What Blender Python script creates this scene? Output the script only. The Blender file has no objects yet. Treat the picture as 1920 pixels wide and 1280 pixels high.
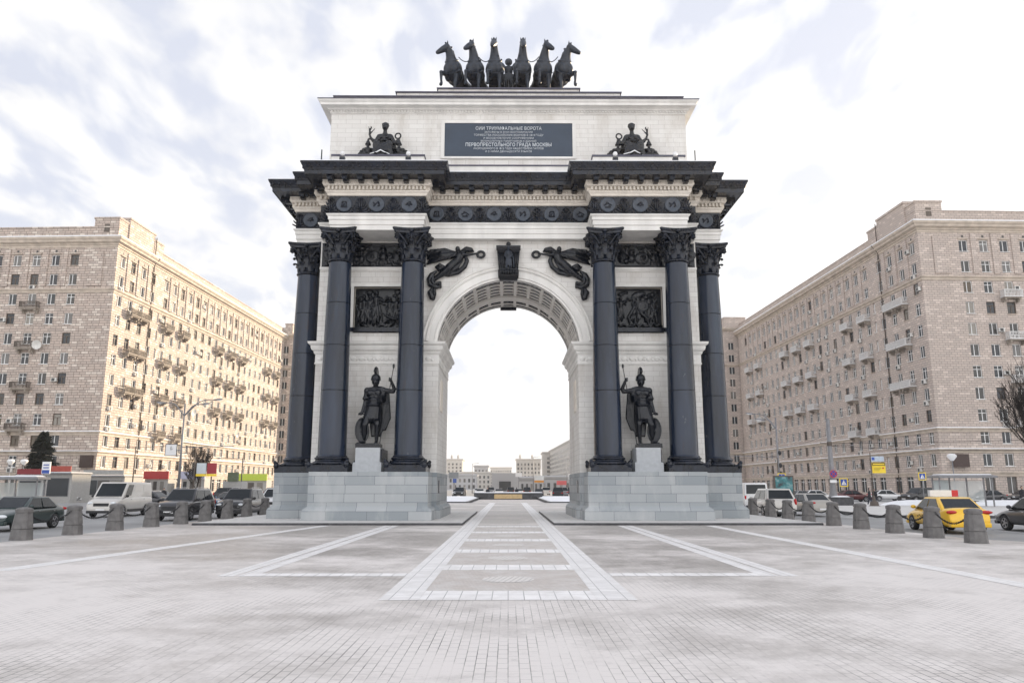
import bpy, bmesh, math, random
from mathutils import Vector, Matrix
R = math.radians
scene = bpy.context.scene
COL = scene.collection

# ---------------------------------------------------------------- camera, world, sun, exposure
# metres; z = 0 is the top of the low platform the arch stands on, camera at x = y = 0 looking along +Y
EYE = 1.574
cam_data = bpy.data.cameras.new('camera')
cam = bpy.data.objects.new('camera', cam_data); COL.objects.link(cam)
cam_data.sensor_width = 36.0
cam_data.lens = 1420.0 / 1920.0 * 36.0
cam_data.clip_start = 0.1; cam_data.clip_end = 9000
cam.location = (0, 0, EYE)
cam.rotation_euler = (R(90 + 10.84), 0, R(-0.28))
scene.camera = cam

SUN_AZ = R(47)      # from +X towards +Y
SUN_EL = R(15.5)
sun_dir = Vector((math.cos(SUN_EL) * math.cos(SUN_AZ), math.cos(SUN_EL) * math.sin(SUN_AZ), math.sin(SUN_EL)))
sd = bpy.data.lights.new('sun', 'SUN'); sun = bpy.data.objects.new('sun', sd); COL.objects.link(sun)
sd.energy = 5.0; sd.angle = R(0.6); sd.color = (1.0, 0.80, 0.56)
sun.rotation_euler = (-sun_dir).to_track_quat('-Z', 'Y').to_euler()

vs = scene.view_settings
vs.view_transform = 'Standard'; vs.look = 'None'; vs.exposure = 0.64; vs.gamma = 1.0; vs.use_curve_mapping = False
scene.cycles.max_bounces = 6; scene.cycles.diffuse_bounces = 3; scene.cycles.glossy_bounces = 3
scene.cycles.transparent_max_bounces = 6

def make_world():
    w = bpy.data.worlds.new("World"); scene.world = w; w.use_nodes = True
    nt = w.node_tree; nt.nodes.clear(); N = nt.nodes.new; L = nt.links.new
    out = N('ShaderNodeOutputWorld'); bg = N('ShaderNodeBackground'); bg.inputs['Strength'].default_value = 0.1
    sky = N('ShaderNodeTexSky'); sky.sky_type = 'NISHITA'; sky.sun_disc = False
    sky.sun_elevation = SUN_EL; sky.sun_rotation = math.pi / 2 - SUN_AZ
    sky.altitude = 150; sky.air_density = 1.0; sky.dust_density = 1.5; sky.ozone_density = 1.2
    tc = N('ShaderNodeTexCoord'); sep = N('ShaderNodeSeparateXYZ'); L(tc.outputs['Generated'], sep.inputs[0])
    def math_(op, a, b=None, clamp=False):
        n = N('ShaderNodeMath'); n.operation = op; n.use_clamp = clamp
        for i, v in enumerate((a, b)):
            if v is None: continue
            if isinstance(v, (int, float)): n.inputs[i].default_value = v
            else: L(v, n.inputs[i])
        return n.outputs[0]
    zz = math_('ADD', math_('MAXIMUM', sep.outputs[2], 0.0), 0.22)
    cx = math_('DIVIDE', sep.outputs[0], zz); cy = math_('DIVIDE', sep.outputs[1], zz)
    cv = N('ShaderNodeCombineXYZ'); L(cx, cv.inputs[0]); L(cy, cv.inputs[1])
    mp = N('ShaderNodeMapping'); mp.inputs['Rotation'].default_value = (0, 0, R(32)); mp.inputs['Scale'].default_value = (6.2, 3.6, 1)
    mp.inputs['Location'].default_value = (3.1, 0.7, 0)
    L(cv.outputs[0], mp.inputs[0])
    n1 = N('ShaderNodeTexNoise'); n1.inputs['Scale'].default_value = 1.15; n1.inputs['Detail'].default_value = 5; n1.inputs['Roughness'].default_value = 0.48
    n1.inputs['Distortion'].default_value = 0.25
    L(mp.outputs[0], n1.inputs['Vector'])
    r1 = N('ShaderNodeValToRGB'); r1.color_ramp.elements[0].position = 0.36; r1.color_ramp.elements[1].position = 0.60
    r1.color_ramp.interpolation = 'EASE'
    L(n1.outputs['Fac'], r1.inputs[0])
    # thicker, brighter cloud towards the sun side and low down, thinner at the upper left
    side = math_('MULTIPLY', sep.outputs[0], 0.16)
    low = math_('MULTIPLY', math_('SUBTRACT', 0.48, sep.outputs[2]), 1.25)
    cover = math_('ADD', math_('ADD', r1.outputs[0], side), low, True)
    cover = math_('MAXIMUM', cover, 0.12)
    n2 = N('ShaderNodeTexNoise'); n2.inputs['Scale'].default_value = 0.7; n2.inputs['Detail'].default_value = 3
    L(mp.outputs[0], n2.inputs['Vector'])
    # cloud radiance (divided by the 0.1 background strength)
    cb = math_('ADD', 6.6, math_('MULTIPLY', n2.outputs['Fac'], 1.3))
    cb = math_('ADD', cb, math_('MULTIPLY', math_('MAXIMUM', math_('MULTIPLY', sep.outputs[1], -1.0), 0.0), 6.5))  # extra sky glow added behind the camera, out of view, to light arch front and ground
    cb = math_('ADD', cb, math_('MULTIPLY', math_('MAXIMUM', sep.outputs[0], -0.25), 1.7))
    cc = N('ShaderNodeMix'); cc.data_type = 'RGBA'; cc.inputs[0].default_value = 1.0; cc.blend_type = 'MULTIPLY'
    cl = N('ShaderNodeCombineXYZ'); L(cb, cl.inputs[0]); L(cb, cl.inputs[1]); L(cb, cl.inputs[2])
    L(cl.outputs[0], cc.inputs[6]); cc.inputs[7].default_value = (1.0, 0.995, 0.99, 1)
    # thin veil over the blue gaps
    veil = N('ShaderNodeMix'); veil.data_type = 'RGBA'; veil.inputs[0].default_value = 0.88
    L(sky.outputs[0], veil.inputs[6]); veil.inputs[7].default_value = (4.95, 5.2, 6.05, 1)
    mx = N('ShaderNodeMix'); mx.data_type = 'RGBA'
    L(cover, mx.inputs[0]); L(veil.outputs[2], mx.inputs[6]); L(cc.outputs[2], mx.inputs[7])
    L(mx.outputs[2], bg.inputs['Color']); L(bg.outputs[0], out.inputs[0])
make_world()

# ---------------------------------------------------------------- helpers
rnd = random.Random(7)

def tag(o, label=None, cat=None, group=None, kind=None):
    if label: o['label'] = label
    if cat: o['category'] = cat
    if group: o['group'] = group
    if kind: o['kind'] = kind
    return o

def empty(name, loc=(0, 0, 0), rz=0.0, parent=None):
    o = bpy.data.objects.new(name, None); COL.objects.link(o)
    o.location = loc; o.rotation_euler = (0, 0, rz); o.empty_display_size = 0.3
    if parent: o.parent = parent
    return o

class MB:
    """collects faces and links them as one mesh object"""
    def __init__(s): s.v = []; s.f = []; s.m = []; s.mats = []; s.sm = []; s.T = Matrix.Identity(4)
    def mi(s, mat):
        if mat not in s.mats: s.mats.append(mat)
        return s.mats.index(mat)
    def add(s, vs_, fs_, mat, smooth=False):
        b = len(s.v); k = s.mi(mat)
        for p in vs_: s.v.append(tuple(s.T @ Vector(p)))
        for f in fs_:
            s.f.append([b + i for i in f]); s.m.append(k); s.sm.append(smooth)
    def box(s, x0, x1, y0, y1, z0, z1, mat):
        s.add([(x0, y0, z0), (x1, y0, z0), (x1, y1, z0), (x0, y1, z0), (x0, y0, z1), (x1, y0, z1), (x1, y1, z1), (x0, y1, z1)],
              [(0, 3, 2, 1), (4, 5, 6, 7), (0, 1, 5, 4), (1, 2, 6, 5), (2, 3, 7, 6), (3, 0, 4, 7)], mat)
    def obox(s, c, size, rot, mat):
        M = Matrix.Translation(c) @ rot.to_4x4(); vs_ = []
        for z in (-.5, .5):
            for x, y in ((-.5, -.5), (.5, -.5), (.5, .5), (-.5, .5)):
                vs_.append(M @ Vector((x * size[0], y * size[1], z * size[2])))
        s.add(vs_, [(0, 3, 2, 1), (4, 5, 6, 7), (0, 1, 5, 4), (1, 2, 6, 5), (2, 3, 7, 6), (3, 0, 4, 7)], mat)
    def beam(s, a, b, w, h, mat):
        a = Vector(a); b = Vector(b); d = b - a
        q = d.to_track_quat('Y', 'Z').to_matrix()
        s.obox((a + b) / 2, (w, d.length, h), q, mat)
    def quad(s, pts, mat): s.add(pts, [tuple(range(len(pts)))], mat)
    def lathe(s, prof, c, n, mat, smooth=True, caps=True, a0=0.0):
        vs_ = []; fs_ = []
        for (r, z) in prof:
            for i in range(n):
                a = a0 + 2 * math.pi * i / n
                vs_.append((c[0] + r * math.cos(a), c[1] + r * math.sin(a), c[2] + z))
        for j in range(len(prof) - 1):
            for i in range(n):
                k = (i + 1) % n
                fs_.append((j * n + i, j * n + k, (j + 1) * n + k, (j + 1) * n + i))
        s.add(vs_, fs_, mat, smooth)
        if caps:
            b = len(s.v)
            s.add([vs_[i] for i in range(n)] + [vs_[(len(prof) - 1) * n + i] for i in range(n)],
                  [tuple(reversed(range(n))), tuple(range(n, 2 * n))], mat)
    def tube(s, pts, rad, mat, n=8, smooth=True):
        pts = [Vector(p) for p in pts]
        if not isinstance(rad, (list, tuple)): rad = [rad] * len(pts)
        vs_ = []; fs_ = []; up = Vector((0, 0, 1))
        for i, p in enumerate(pts):
            d = (pts[min(i + 1, len(pts) - 1)] - pts[max(i - 1, 0)]).normalized()
            u = up if abs(d.dot(up)) < 0.95 else Vector((0, 1, 0))
            a = d.cross(u).normalized(); b = d.cross(a).normalized()
            for k in range(n):
                t = 2 * math.pi * k / n
                vs_.append(p + (a * math.cos(t) + b * math.sin(t)) * rad[i])
        for i in range(len(pts) - 1):
            for k in range(n):
                q = (k + 1) % n
                fs_.append((i * n + k, i * n + q, (i + 1) * n + q, (i + 1) * n + k))
        fs_.append(tuple(range(n))); fs_.append(tuple((len(pts) - 1) * n + k for k in reversed(range(n))))
        s.add(vs_, fs_, mat, smooth)
    def ell(s, c, r, mat, rot=None, n=10, m=7):
        vs_ = []; fs_ = []; c = Vector(c)
        for j in range(m + 1):
            ph = math.pi * j / m
            for i in range(n):
                a = 2 * math.pi * i / n
                p = Vector((r[0] * math.sin(ph) * math.cos(a), r[1] * math.sin(ph) * math.sin(a), r[2] * math.cos(ph)))
                if rot: p = rot @ p
                vs_.append(c + p)
        for j in range(m):
            for i in range(n):
                k = (i + 1) % n
                fs_.append((j * n + i, (j + 1) * n + i, (j + 1) * n + k, j * n + k))
        s.add(vs_, fs_, mat, True)
    def sweep(s, plan, prof, mat, cap0=False, cap1=False):
        """prof = [(outward offset, z)] swept round the closed counter-clockwise plan"""
        rings = [[(x, y, z) for x, y in offset(plan, d)] for d, z in prof]
        n = len(plan); vs_ = [p for r in rings for p in r]; fs_ = []
        for j in range(len(prof) - 1):
            for i in range(n):
                k = (i + 1) % n
                fs_.append((j * n + i, j * n + k, (j + 1) * n + k, (j + 1) * n + i))
        if cap0: fs_.append(tuple(reversed(range(n))))
        if cap1: fs_.append(tuple((len(prof) - 1) * n + i for i in range(n)))
        s.add(vs_, fs_, mat)
    def build(s, name, parent=None, loc=None, rz=0.0, merge=0.0, bevel=0.0, recalc=True):
        me = bpy.data.meshes.new(name); me.from_pydata(s.v, [], s.f)
        for m in s.mats: me.materials.append(m)
        me.polygons.foreach_set('material_index', s.m); me.polygons.foreach_set('use_smooth', s.sm)
        if recalc or merge or bevel:
            bm = bmesh.new(); bm.from_mesh(me)
            if merge: bmesh.ops.remove_doubles(bm, verts=bm.verts, dist=merge)
            if recalc: bmesh.ops.recalc_face_normals(bm, faces=bm.faces)
            if bevel:
                es = [e for e in bm.edges if len(e.link_faces) == 2 and e.calc_face_angle(0) > 0.6]
                bmesh.ops.bevel(bm, geom=es, offset=bevel, segments=2, affect='EDGES', profile=0.6)
            bm.to_mesh(me); bm.free()
        me.update()
        return link(name, me, parent, loc, rz)

def link(name, me, parent=None, loc=None, rz=0.0):
    o = bpy.data.objects.new(name, me); COL.objects.link(o)
    if parent: o.parent = parent
    if loc: o.location = loc
    if rz: o.rotation_euler = (0, 0, rz)
    return o

def offset(plan, d):
    out = []; n = len(plan)
    for i in range(n):
        p0 = Vector(plan[i - 1]); p1 = Vector(plan[i]); p2 = Vector(plan[(i + 1) % n])
        e1 = (p1 - p0).normalized(); e2 = (p2 - p1).normalized()
        n1 = Vector((e1.y, -e1.x)); n2 = Vector((e2.y, -e2.x))
        k = 1 + n1.dot(n2)
        q = p1 + (n1 + n2) * (d / max(k, 0.2))
        out.append((q.x, q.y))
    return out

def rect(x0, x1, y0, y1): return [(x0, y0), (x1, y0), (x1, y1), (x0, y1)]

def children_map():
    m = {}
    for o in bpy.data.objects:
        if o.parent: m.setdefault(o.parent, []).append(o)
    return m
def copy_tree(o, parent=None, kids=None):
    if kids is None: kids = children_map()
    c = o.copy(); COL.objects.link(c); c.parent = parent
    for ch in kids.get(o, []): copy_tree(ch, c, kids)
    return c
def copy_at(o, loc, rz=None, label=None, **kw):
    c = copy_tree(o); c.location = loc
    if rz is not None: c.rotation_euler = (0, 0, rz)
    if label: c['label'] = label
    for k, v in kw.items(): c[k] = v
    return c

class Sculpt:
    """tapered capsules and ellipsoids fused into one continuous surface"""
    def __init__(s): s.mb = MB()
    gain = 1.0
    def cap(s, a, ra, b, rb, flat=None):
        ra *= s.gain; rb *= s.gain
        a = Vector(a); b = Vector(b); mb = s.mb
        d = b - a; L_ = d.length
        if L_ < 1e-5: return s
        n = 10; pts = []; rs = []
        for k in range(5):
            t = k / 4; an = math.pi / 2 * (1 - t); pts.append(a - d / L_ * ra * math.sin(an)); rs.append(max(ra * math.cos(an), ra * .05))
        for k in range(5):
            t = k / 4; an = math.pi / 2 * t; pts.append(b + d / L_ * rb * math.sin(an)); rs.append(max(rb * math.cos(an), rb * .05))
        mb.tube(pts, rs, None, n=n)
        return s
    def chain(s, pts, rs):
        if not isinstance(rs, (list, tuple)): rs = [rs] * len(pts)
        for i in range(len(pts) - 1): s.cap(pts[i], rs[i], pts[i + 1], rs[i + 1])
        return s
    def ell(s, c, r, rot=None): s.mb.ell(c, r, None, rot, n=14, m=10); return s
    def box(s, *a): s.mb.box(*a, None); return s
    def disc(s, c, nrm, r, th, ry=None):
        q = Vector(nrm).to_track_quat('Z', 'Y').to_matrix()
        s.mb.ell(c, (r, ry or r, th), None, q, n=20, m=8); return s
    def ring(s, c, nrm, r, th, n=14, a0=0, a1=2 * math.pi, sx=1.0):
        q = Vector(nrm).to_track_quat('Z', 'Y').to_matrix(); pts = []
        for i in range(n + 1):
            t = a0 + (a1 - a0) * i / n
            pts.append(Vector(c) + q @ Vector((r * sx * math.cos(t), r * math.sin(t), 0)))
        s.chain(pts, th); return s
    def mesh(s, name, voxel, smooth=2, mats=(), scale=1.0, dec=None, colour=None):
        me = bpy.data.meshes.new('raw'); me.from_pydata(s.mb.v, [], s.mb.f)
        if scale != 1.0: me.transform(Matrix.Scale(scale, 4))
        bm = bmesh.new(); bm.from_mesh(me); bmesh.ops.recalc_face_normals(bm, faces=bm.faces); bm.to_mesh(me); bm.free()
        o = bpy.data.objects.new('raw', me); COL.objects.link(o)
        r = o.modifiers.new('r', 'REMESH'); r.mode = 'VOXEL'; r.voxel_size = voxel; r.adaptivity = 0
        if smooth:
            k = o.modifiers.new('s', 'SMOOTH'); k.iterations = smooth; k.factor = 0.5
        if dec:
            k = o.modifiers.new('d', 'DECIMATE'); k.ratio = dec
        dg = bpy.context.evaluated_depsgraph_get(); ev = o.evaluated_get(dg)
        out = bpy.data.meshes.new_from_object(ev)
        bpy.data.objects.remove(o); bpy.data.meshes.remove(me)
        out.name = name; out.materials.clear()
        for m in mats: out.materials.append(m)
        out.polygons.foreach_set('use_smooth', [True] * len(out.polygons))
        if colour:
            out.polygons.foreach_set('material_index', [colour(p.center) for p in out.polygons])
        else:
            out.polygons.foreach_set('material_index', [0] * len(out.polygons))
        return out

# ---------------------------------------------------------------- materials
def newmat(name):
    m = bpy.data.materials.new(name); m.use_nodes = True
    nt = m.node_tree; b = nt.nodes['Principled BSDF']
    return m, nt, b
def rgb(c): return (c[0], c[1], c[2], 1)
def plain(name, col, rough=0.6, metal=0.0, var=0.12, scale=4.0, bump=0.0, bscale=30.0, coat=0.0, streak=False, emit=0.0, spec=None):
    m, nt, b = newmat(name); N = nt.nodes.new; L = nt.links.new
    tc = N('ShaderNodeTexCoord'); no = N('ShaderNodeTexNoise'); no.inputs['Scale'].default_value = scale; no.inputs['Detail'].default_value = 6
    if streak:
        mp = N('ShaderNodeMapping'); mp.inputs['Scale'].default_value = (1, 1, 0.13); L(tc.outputs['Object'], mp.inputs[0]); L(mp.outputs[0], no.inputs['Vector'])
    else: L(tc.outputs['Object'], no.inputs['Vector'])
    mx = N('ShaderNodeMix'); mx.data_type = 'RGBA'
    mx.inputs[6].default_value = rgb([c * (1 - var) for c in col]); mx.inputs[7].default_value = rgb([min(1, c * (1 + var)) for c in col])
    rp = N('ShaderNodeMapRange'); rp.inputs[1].default_value = 0.3; rp.inputs[2].default_value = 0.7; L(no.outputs['Fac'], rp.inputs[0]); L(rp.outputs[0], mx.inputs[0])
    L(mx.outputs[2], b.inputs['Base Color'])
    b.inputs['Roughness'].default_value = rough; b.inputs['Metallic'].default_value = metal
    if spec is not None: b.inputs['Specular IOR Level'].default_value = spec
    if coat: b.inputs['Coat Weight'].default_value = coat; b.inputs['Coat Roughness'].default_value = 0.08
    if bump:
        n2 = N('ShaderNodeTexNoise'); n2.inputs['Scale'].default_value = bscale; n2.inputs['Detail'].default_value = 4; L(tc.outputs['Object'], n2.inputs['Vector'])
        bp = N('ShaderNodeBump'); bp.inputs['Strength'].default_value = bump; bp.inputs['Distance'].default_value = 0.03
        L(n2.outputs['Fac'], bp.inputs['Height']); L(bp.outputs[0], b.inputs['Normal'])
    if emit:
        L(mx.outputs[2], b.inputs['Emission Color']); b.inputs['Emission Strength'].default_value = emit
    return m

def blocks(name, c1, c2, joint, bw, bh, mortar=0.012, rough=0.75, stain=0.25, stain_col=(0.35, 0.33, 0.30), bump=0.35, sq=False, jf=1.0, patch=None):
    """masonry: courses on upright faces whatever way they look, with block to block colour change and weather stains"""
    m, nt, b = newmat(name); N = nt.nodes.new; L = nt.links.new
    tc = N('ShaderNodeTexCoord'); sp = N('ShaderNodeSeparateXYZ'); L(tc.outputs['Object'], sp.inputs[0])
    sn = N('ShaderNodeSeparateXYZ'); L(tc.outputs['Normal'], sn.inputs[0])
    ab = N('ShaderNodeMath'); ab.operation = 'ABSOLUTE'; L(sn.outputs[0], ab.inputs[0])
    gt = N('ShaderNodeMath'); gt.operation = 'GREATER_THAN'; gt.inputs[1].default_value = 0.7; L(ab.outputs[0], gt.inputs[0])
    mu = N('ShaderNodeMix'); mu.data_type = 'FLOAT'; L(gt.outputs[0], mu.inputs[0]); L(sp.outputs[0], mu.inputs[2]); L(sp.outputs[1], mu.inputs[3])
    cb = N('ShaderNodeCombineXYZ'); L(mu.outputs[0], cb.inputs[0]); L(sp.outputs[2], cb.inputs[1])
    br = N('ShaderNodeTexBrick'); L(cb.outputs[0], br.inputs['Vector'])
    br.inputs['Scale'].default_value = 1.0; br.inputs['Brick Width'].default_value = bw; br.inputs['Row Height'].default_value = bh
    br.inputs['Mortar Size'].default_value = mortar; br.inputs['Mortar Smooth'].default_value = 0.2; br.inputs['Bias'].default_value = 0.0
    br.offset = 0.43; br.squash = 1.35 if sq else 1.0; br.squash_frequency = 3
    br.inputs['Color1'].default_value = rgb(c1); br.inputs['Color2'].default_value = rgb(c2)
    br.inputs['Mortar'].default_value = rgb([a * jf + (1 - jf) * bb for a, bb in zip(joint, c1)])
    col = br.outputs['Color']
    if patch:
        b2 = N('ShaderNodeTexBrick'); L(cb.outputs[0], b2.inputs['Vector']); b2.inputs['Scale'].default_value = 1.0
        b2.inputs['Brick Width'].default_value = bw; b2.inputs['Row Height'].default_value = bh; b2.offset = 0.43
        b2.inputs['Mortar Size'].default_value = 0.0; b2.inputs['Color1'].default_value = (0, 0, 0, 1); b2.inputs['Color2'].default_value = (1, 1, 1, 1)
        wn = N('ShaderNodeValToRGB'); wn.color_ramp.elements[0].position = patch[1]; wn.color_ramp.elements[1].position = patch[1] + 0.02
        L(b2.outputs['Color'], wn.inputs[0])
        pm = N('ShaderNodeMix'); pm.data_type = 'RGBA'; L(wn.outputs[0], pm.inputs[0]); L(col, pm.inputs[6]); pm.inputs[7].default_value = rgb(patch[0]); 
        jm = N('ShaderNodeMix'); jm.data_type = 'RGBA'; L(br.outputs['Fac'], jm.inputs[0]); L(pm.outputs[2], jm.inputs[6]); jm.inputs[7].default_value = br.inputs['Mortar'].default_value
        col = jm.outputs[2]
    mp = N('ShaderNodeMapping'); mp.inputs['Scale'].default_value = (0.8, 0.8, 0.25); L(tc.outputs['Object'], mp.inputs[0])
    no = N('ShaderNodeTexNoise'); no.inputs['Scale'].default_value = 1.2; no.inputs['Detail'].default_value = 7; no.inputs['Roughness'].default_value = 0.65
    L(mp.outputs[0], no.inputs['Vector'])
    rp = N('ShaderNodeMapRange'); rp.inputs[1].default_value = 0.48; rp.inputs[2].default_value = 0.75; rp.inputs[4].default_value = stain; L(no.outputs['Fac'], rp.inputs[0])
    mx = N('ShaderNodeMix'); mx.data_type = 'RGBA'; L(rp.outputs[0], mx.inputs[0]); L(col, mx.inputs[6]); mx.inputs[7].default_value = rgb(stain_col)
    L(mx.outputs[2], b.inputs['Base Color']); b.inputs['Roughness'].default_value = rough
    n3 = N('ShaderNodeTexNoise'); n3.inputs['Scale'].default_value = 25; n3.inputs['Detail'].default_value = 4; L(tc.outputs['Object'], n3.inputs['Vector'])
    ad = N('ShaderNodeMath'); ad.operation = 'MULTIPLY_ADD'; L(br.outputs['Fac'], ad.inputs[0]); ad.inputs[1].default_value = -1.0
    L(n3.outputs['Fac'], ad.inputs[2])
    bp = N('ShaderNodeBump'); bp.inputs['Strength'].default_value = bump; bp.inputs['Distance'].default_value = 0.02
    L(ad.outputs[0], bp.inputs['Height']); L(bp.outputs[0], b.inputs['Normal'])
    return m

WHITE = plain('white limestone', (0.74, 0.71, 0.67), 0.75, var=0.06, scale=2.0, bump=0.15, bscale=14)
WALL = blocks('white stone blocks', (0.80, 0.785, 0.755), (0.74, 0.72, 0.69), (0.55, 0.53, 0.50), 0.80, 0.27, 0.010, stain=0.8, stain_col=(0.52, 0.48, 0.43), bump=0.25)
TRIM = plain('cream cut stone', (0.80, 0.74, 0.66), 0.75, var=0.10, scale=3.0, bump=0.2, bscale=18)
TRIMW = plain('pale cut stone', (0.79, 0.775, 0.745), 0.75, var=0.11, scale=1.5, bump=0.2, bscale=18, streak=True)
GRAN = blocks('pale grey granite', (0.42, 0.44, 0.45), (0.27, 0.30, 0.32), (0.12, 0.13, 0.15), 1.45, 0.415, 0.009, stain=0.5, stain_col=(0.62, 0.62, 0.61), bump=0.3, sq=True)
GRAN2 = plain('plain grey granite', (0.42, 0.44, 0.46), 0.6, var=0.08, scale=6, bump=0.1)
IRON = plain('dark cast iron', (0.009, 0.0125, 0.022), 0.27, spec=.42, var=0.6, scale=3.0, bump=0.12, bscale=22)
IRONS = plain('painted iron shaft', (0.020, 0.031, 0.055), 0.24, spec=.45, var=0.5, scale=1.4, bump=0.05, bscale=10, streak=True)
BRONZE = plain('dark bronze', (0.007, 0.009, 0.014), 0.27, spec=.45, var=0.35, scale=5.0, bump=0.15, bscale=25)
BRONZE2 = plain('weathered bronze', (0.022, 0.029, 0.043), 0.42, spec=.4, var=0.4, scale=4.0, bump=0.15, bscale=25)
def worn_iron():
    m = plain('painted iron shaft', (0.014, 0.022, 0.041), 0.22, spec=.5, var=0.5, scale=1.4, bump=0.05, bscale=10, streak=True)
    nt = m.node_tree; N = nt.nodes.new; L = nt.links.new; b = nt.nodes['Principled BSDF']
    src = b.inputs['Base Color'].links[0].from_socket; tc = N('ShaderNodeTexCoord'); oi = N('ShaderNodeObjectInfo')
    def layer(src, scale, mscale, lo, hi, amt, col):
        mp = N('ShaderNodeMapping'); mp.inputs['Scale'].default_value = mscale; L(tc.outputs['Object'], mp.inputs[0])
        cx = N('ShaderNodeVectorMath'); cx.operation = 'ADD'; L(mp.outputs[0], cx.inputs[0])
        sc = N('ShaderNodeVectorMath'); sc.operation = 'SCALE'; sc.inputs[0].default_value = (31, 17, 9); L(oi.outputs['Random'], sc.inputs['Scale']); L(sc.outputs[0], cx.inputs[1])
        n = N('ShaderNodeTexNoise'); n.inputs['Scale'].default_value = scale; n.inputs['Detail'].default_value = 8; n.inputs['Roughness'].default_value = 0.7; L(cx.outputs[0], n.inputs['Vector'])
        r = N('ShaderNodeMapRange'); r.inputs[1].default_value = lo; r.inputs[2].default_value = hi; r.inputs[4].default_value = amt; L(n.outputs['Fac'], r.inputs[0])
        x = N('ShaderNodeMix'); x.data_type = 'RGBA'; L(r.outputs[0], x.inputs[0]); L(src, x.inputs[6]); x.inputs[7].default_value = rgb(col); return x.outputs[2]
    o = layer(src, .8, (1, 1, .12), .52, .74, .6, (.040, .062, .088))     # dusty streaks
    o = layer(o, 2.5, (1, 1, .35), .66, .70, .45, (.16, .17, .18))          # scuffs and flaked paint
    o = layer(o, 1.3, (1, 1, .2), .62, .72, .5, (.035, .022, .018))         # rust bleed
    L(o, b.inputs['Base Color']); return m
IRONS = worn_iron()
MEDAL = plain('medallion iron', (0.050, 0.064, 0.088), 0.38, var=0.3, scale=6, spec=.5)
LEAD = plain('lead flashing', (0.075, 0.075, 0.11), 0.5, var=0.2)
SNOW = plain('snow', (0.86, 0.87, 0.89), 0.8, var=0.05, scale=1.0, bump=0.5, bscale=4)
LETTER = plain('pale letters', (0.66, 0.70, 0.74), 0.5, var=0.05)
PLAQUE = plain('slate blue plaque', (0.030, 0.048, 0.078), 0.42, var=0.10, scale=1.5)
BLACK = plain('black rubber', (0.02, 0.02, 0.022), 0.7)
DKGLASS = plain('dark car glass', (0.012, 0.016, 0.02), 0.08, var=0.1, spec=.3)
CHROME = plain('bright metal', (0.6, 0.6, 0.62), 0.25, metal=0.9)
GALV = plain('grey lamp metal', (0.22, 0.22, 0.23), 0.45, metal=0.4)
WHITEP = plain('white paint', (0.8, 0.8, 0.8), 0.4, var=0.03)
REDP = plain('red paint', (0.55, 0.03, 0.03), 0.4)
YELP = plain('yellow sign paint', (0.85, 0.62, 0.03), 0.4, var=0.03)
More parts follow.
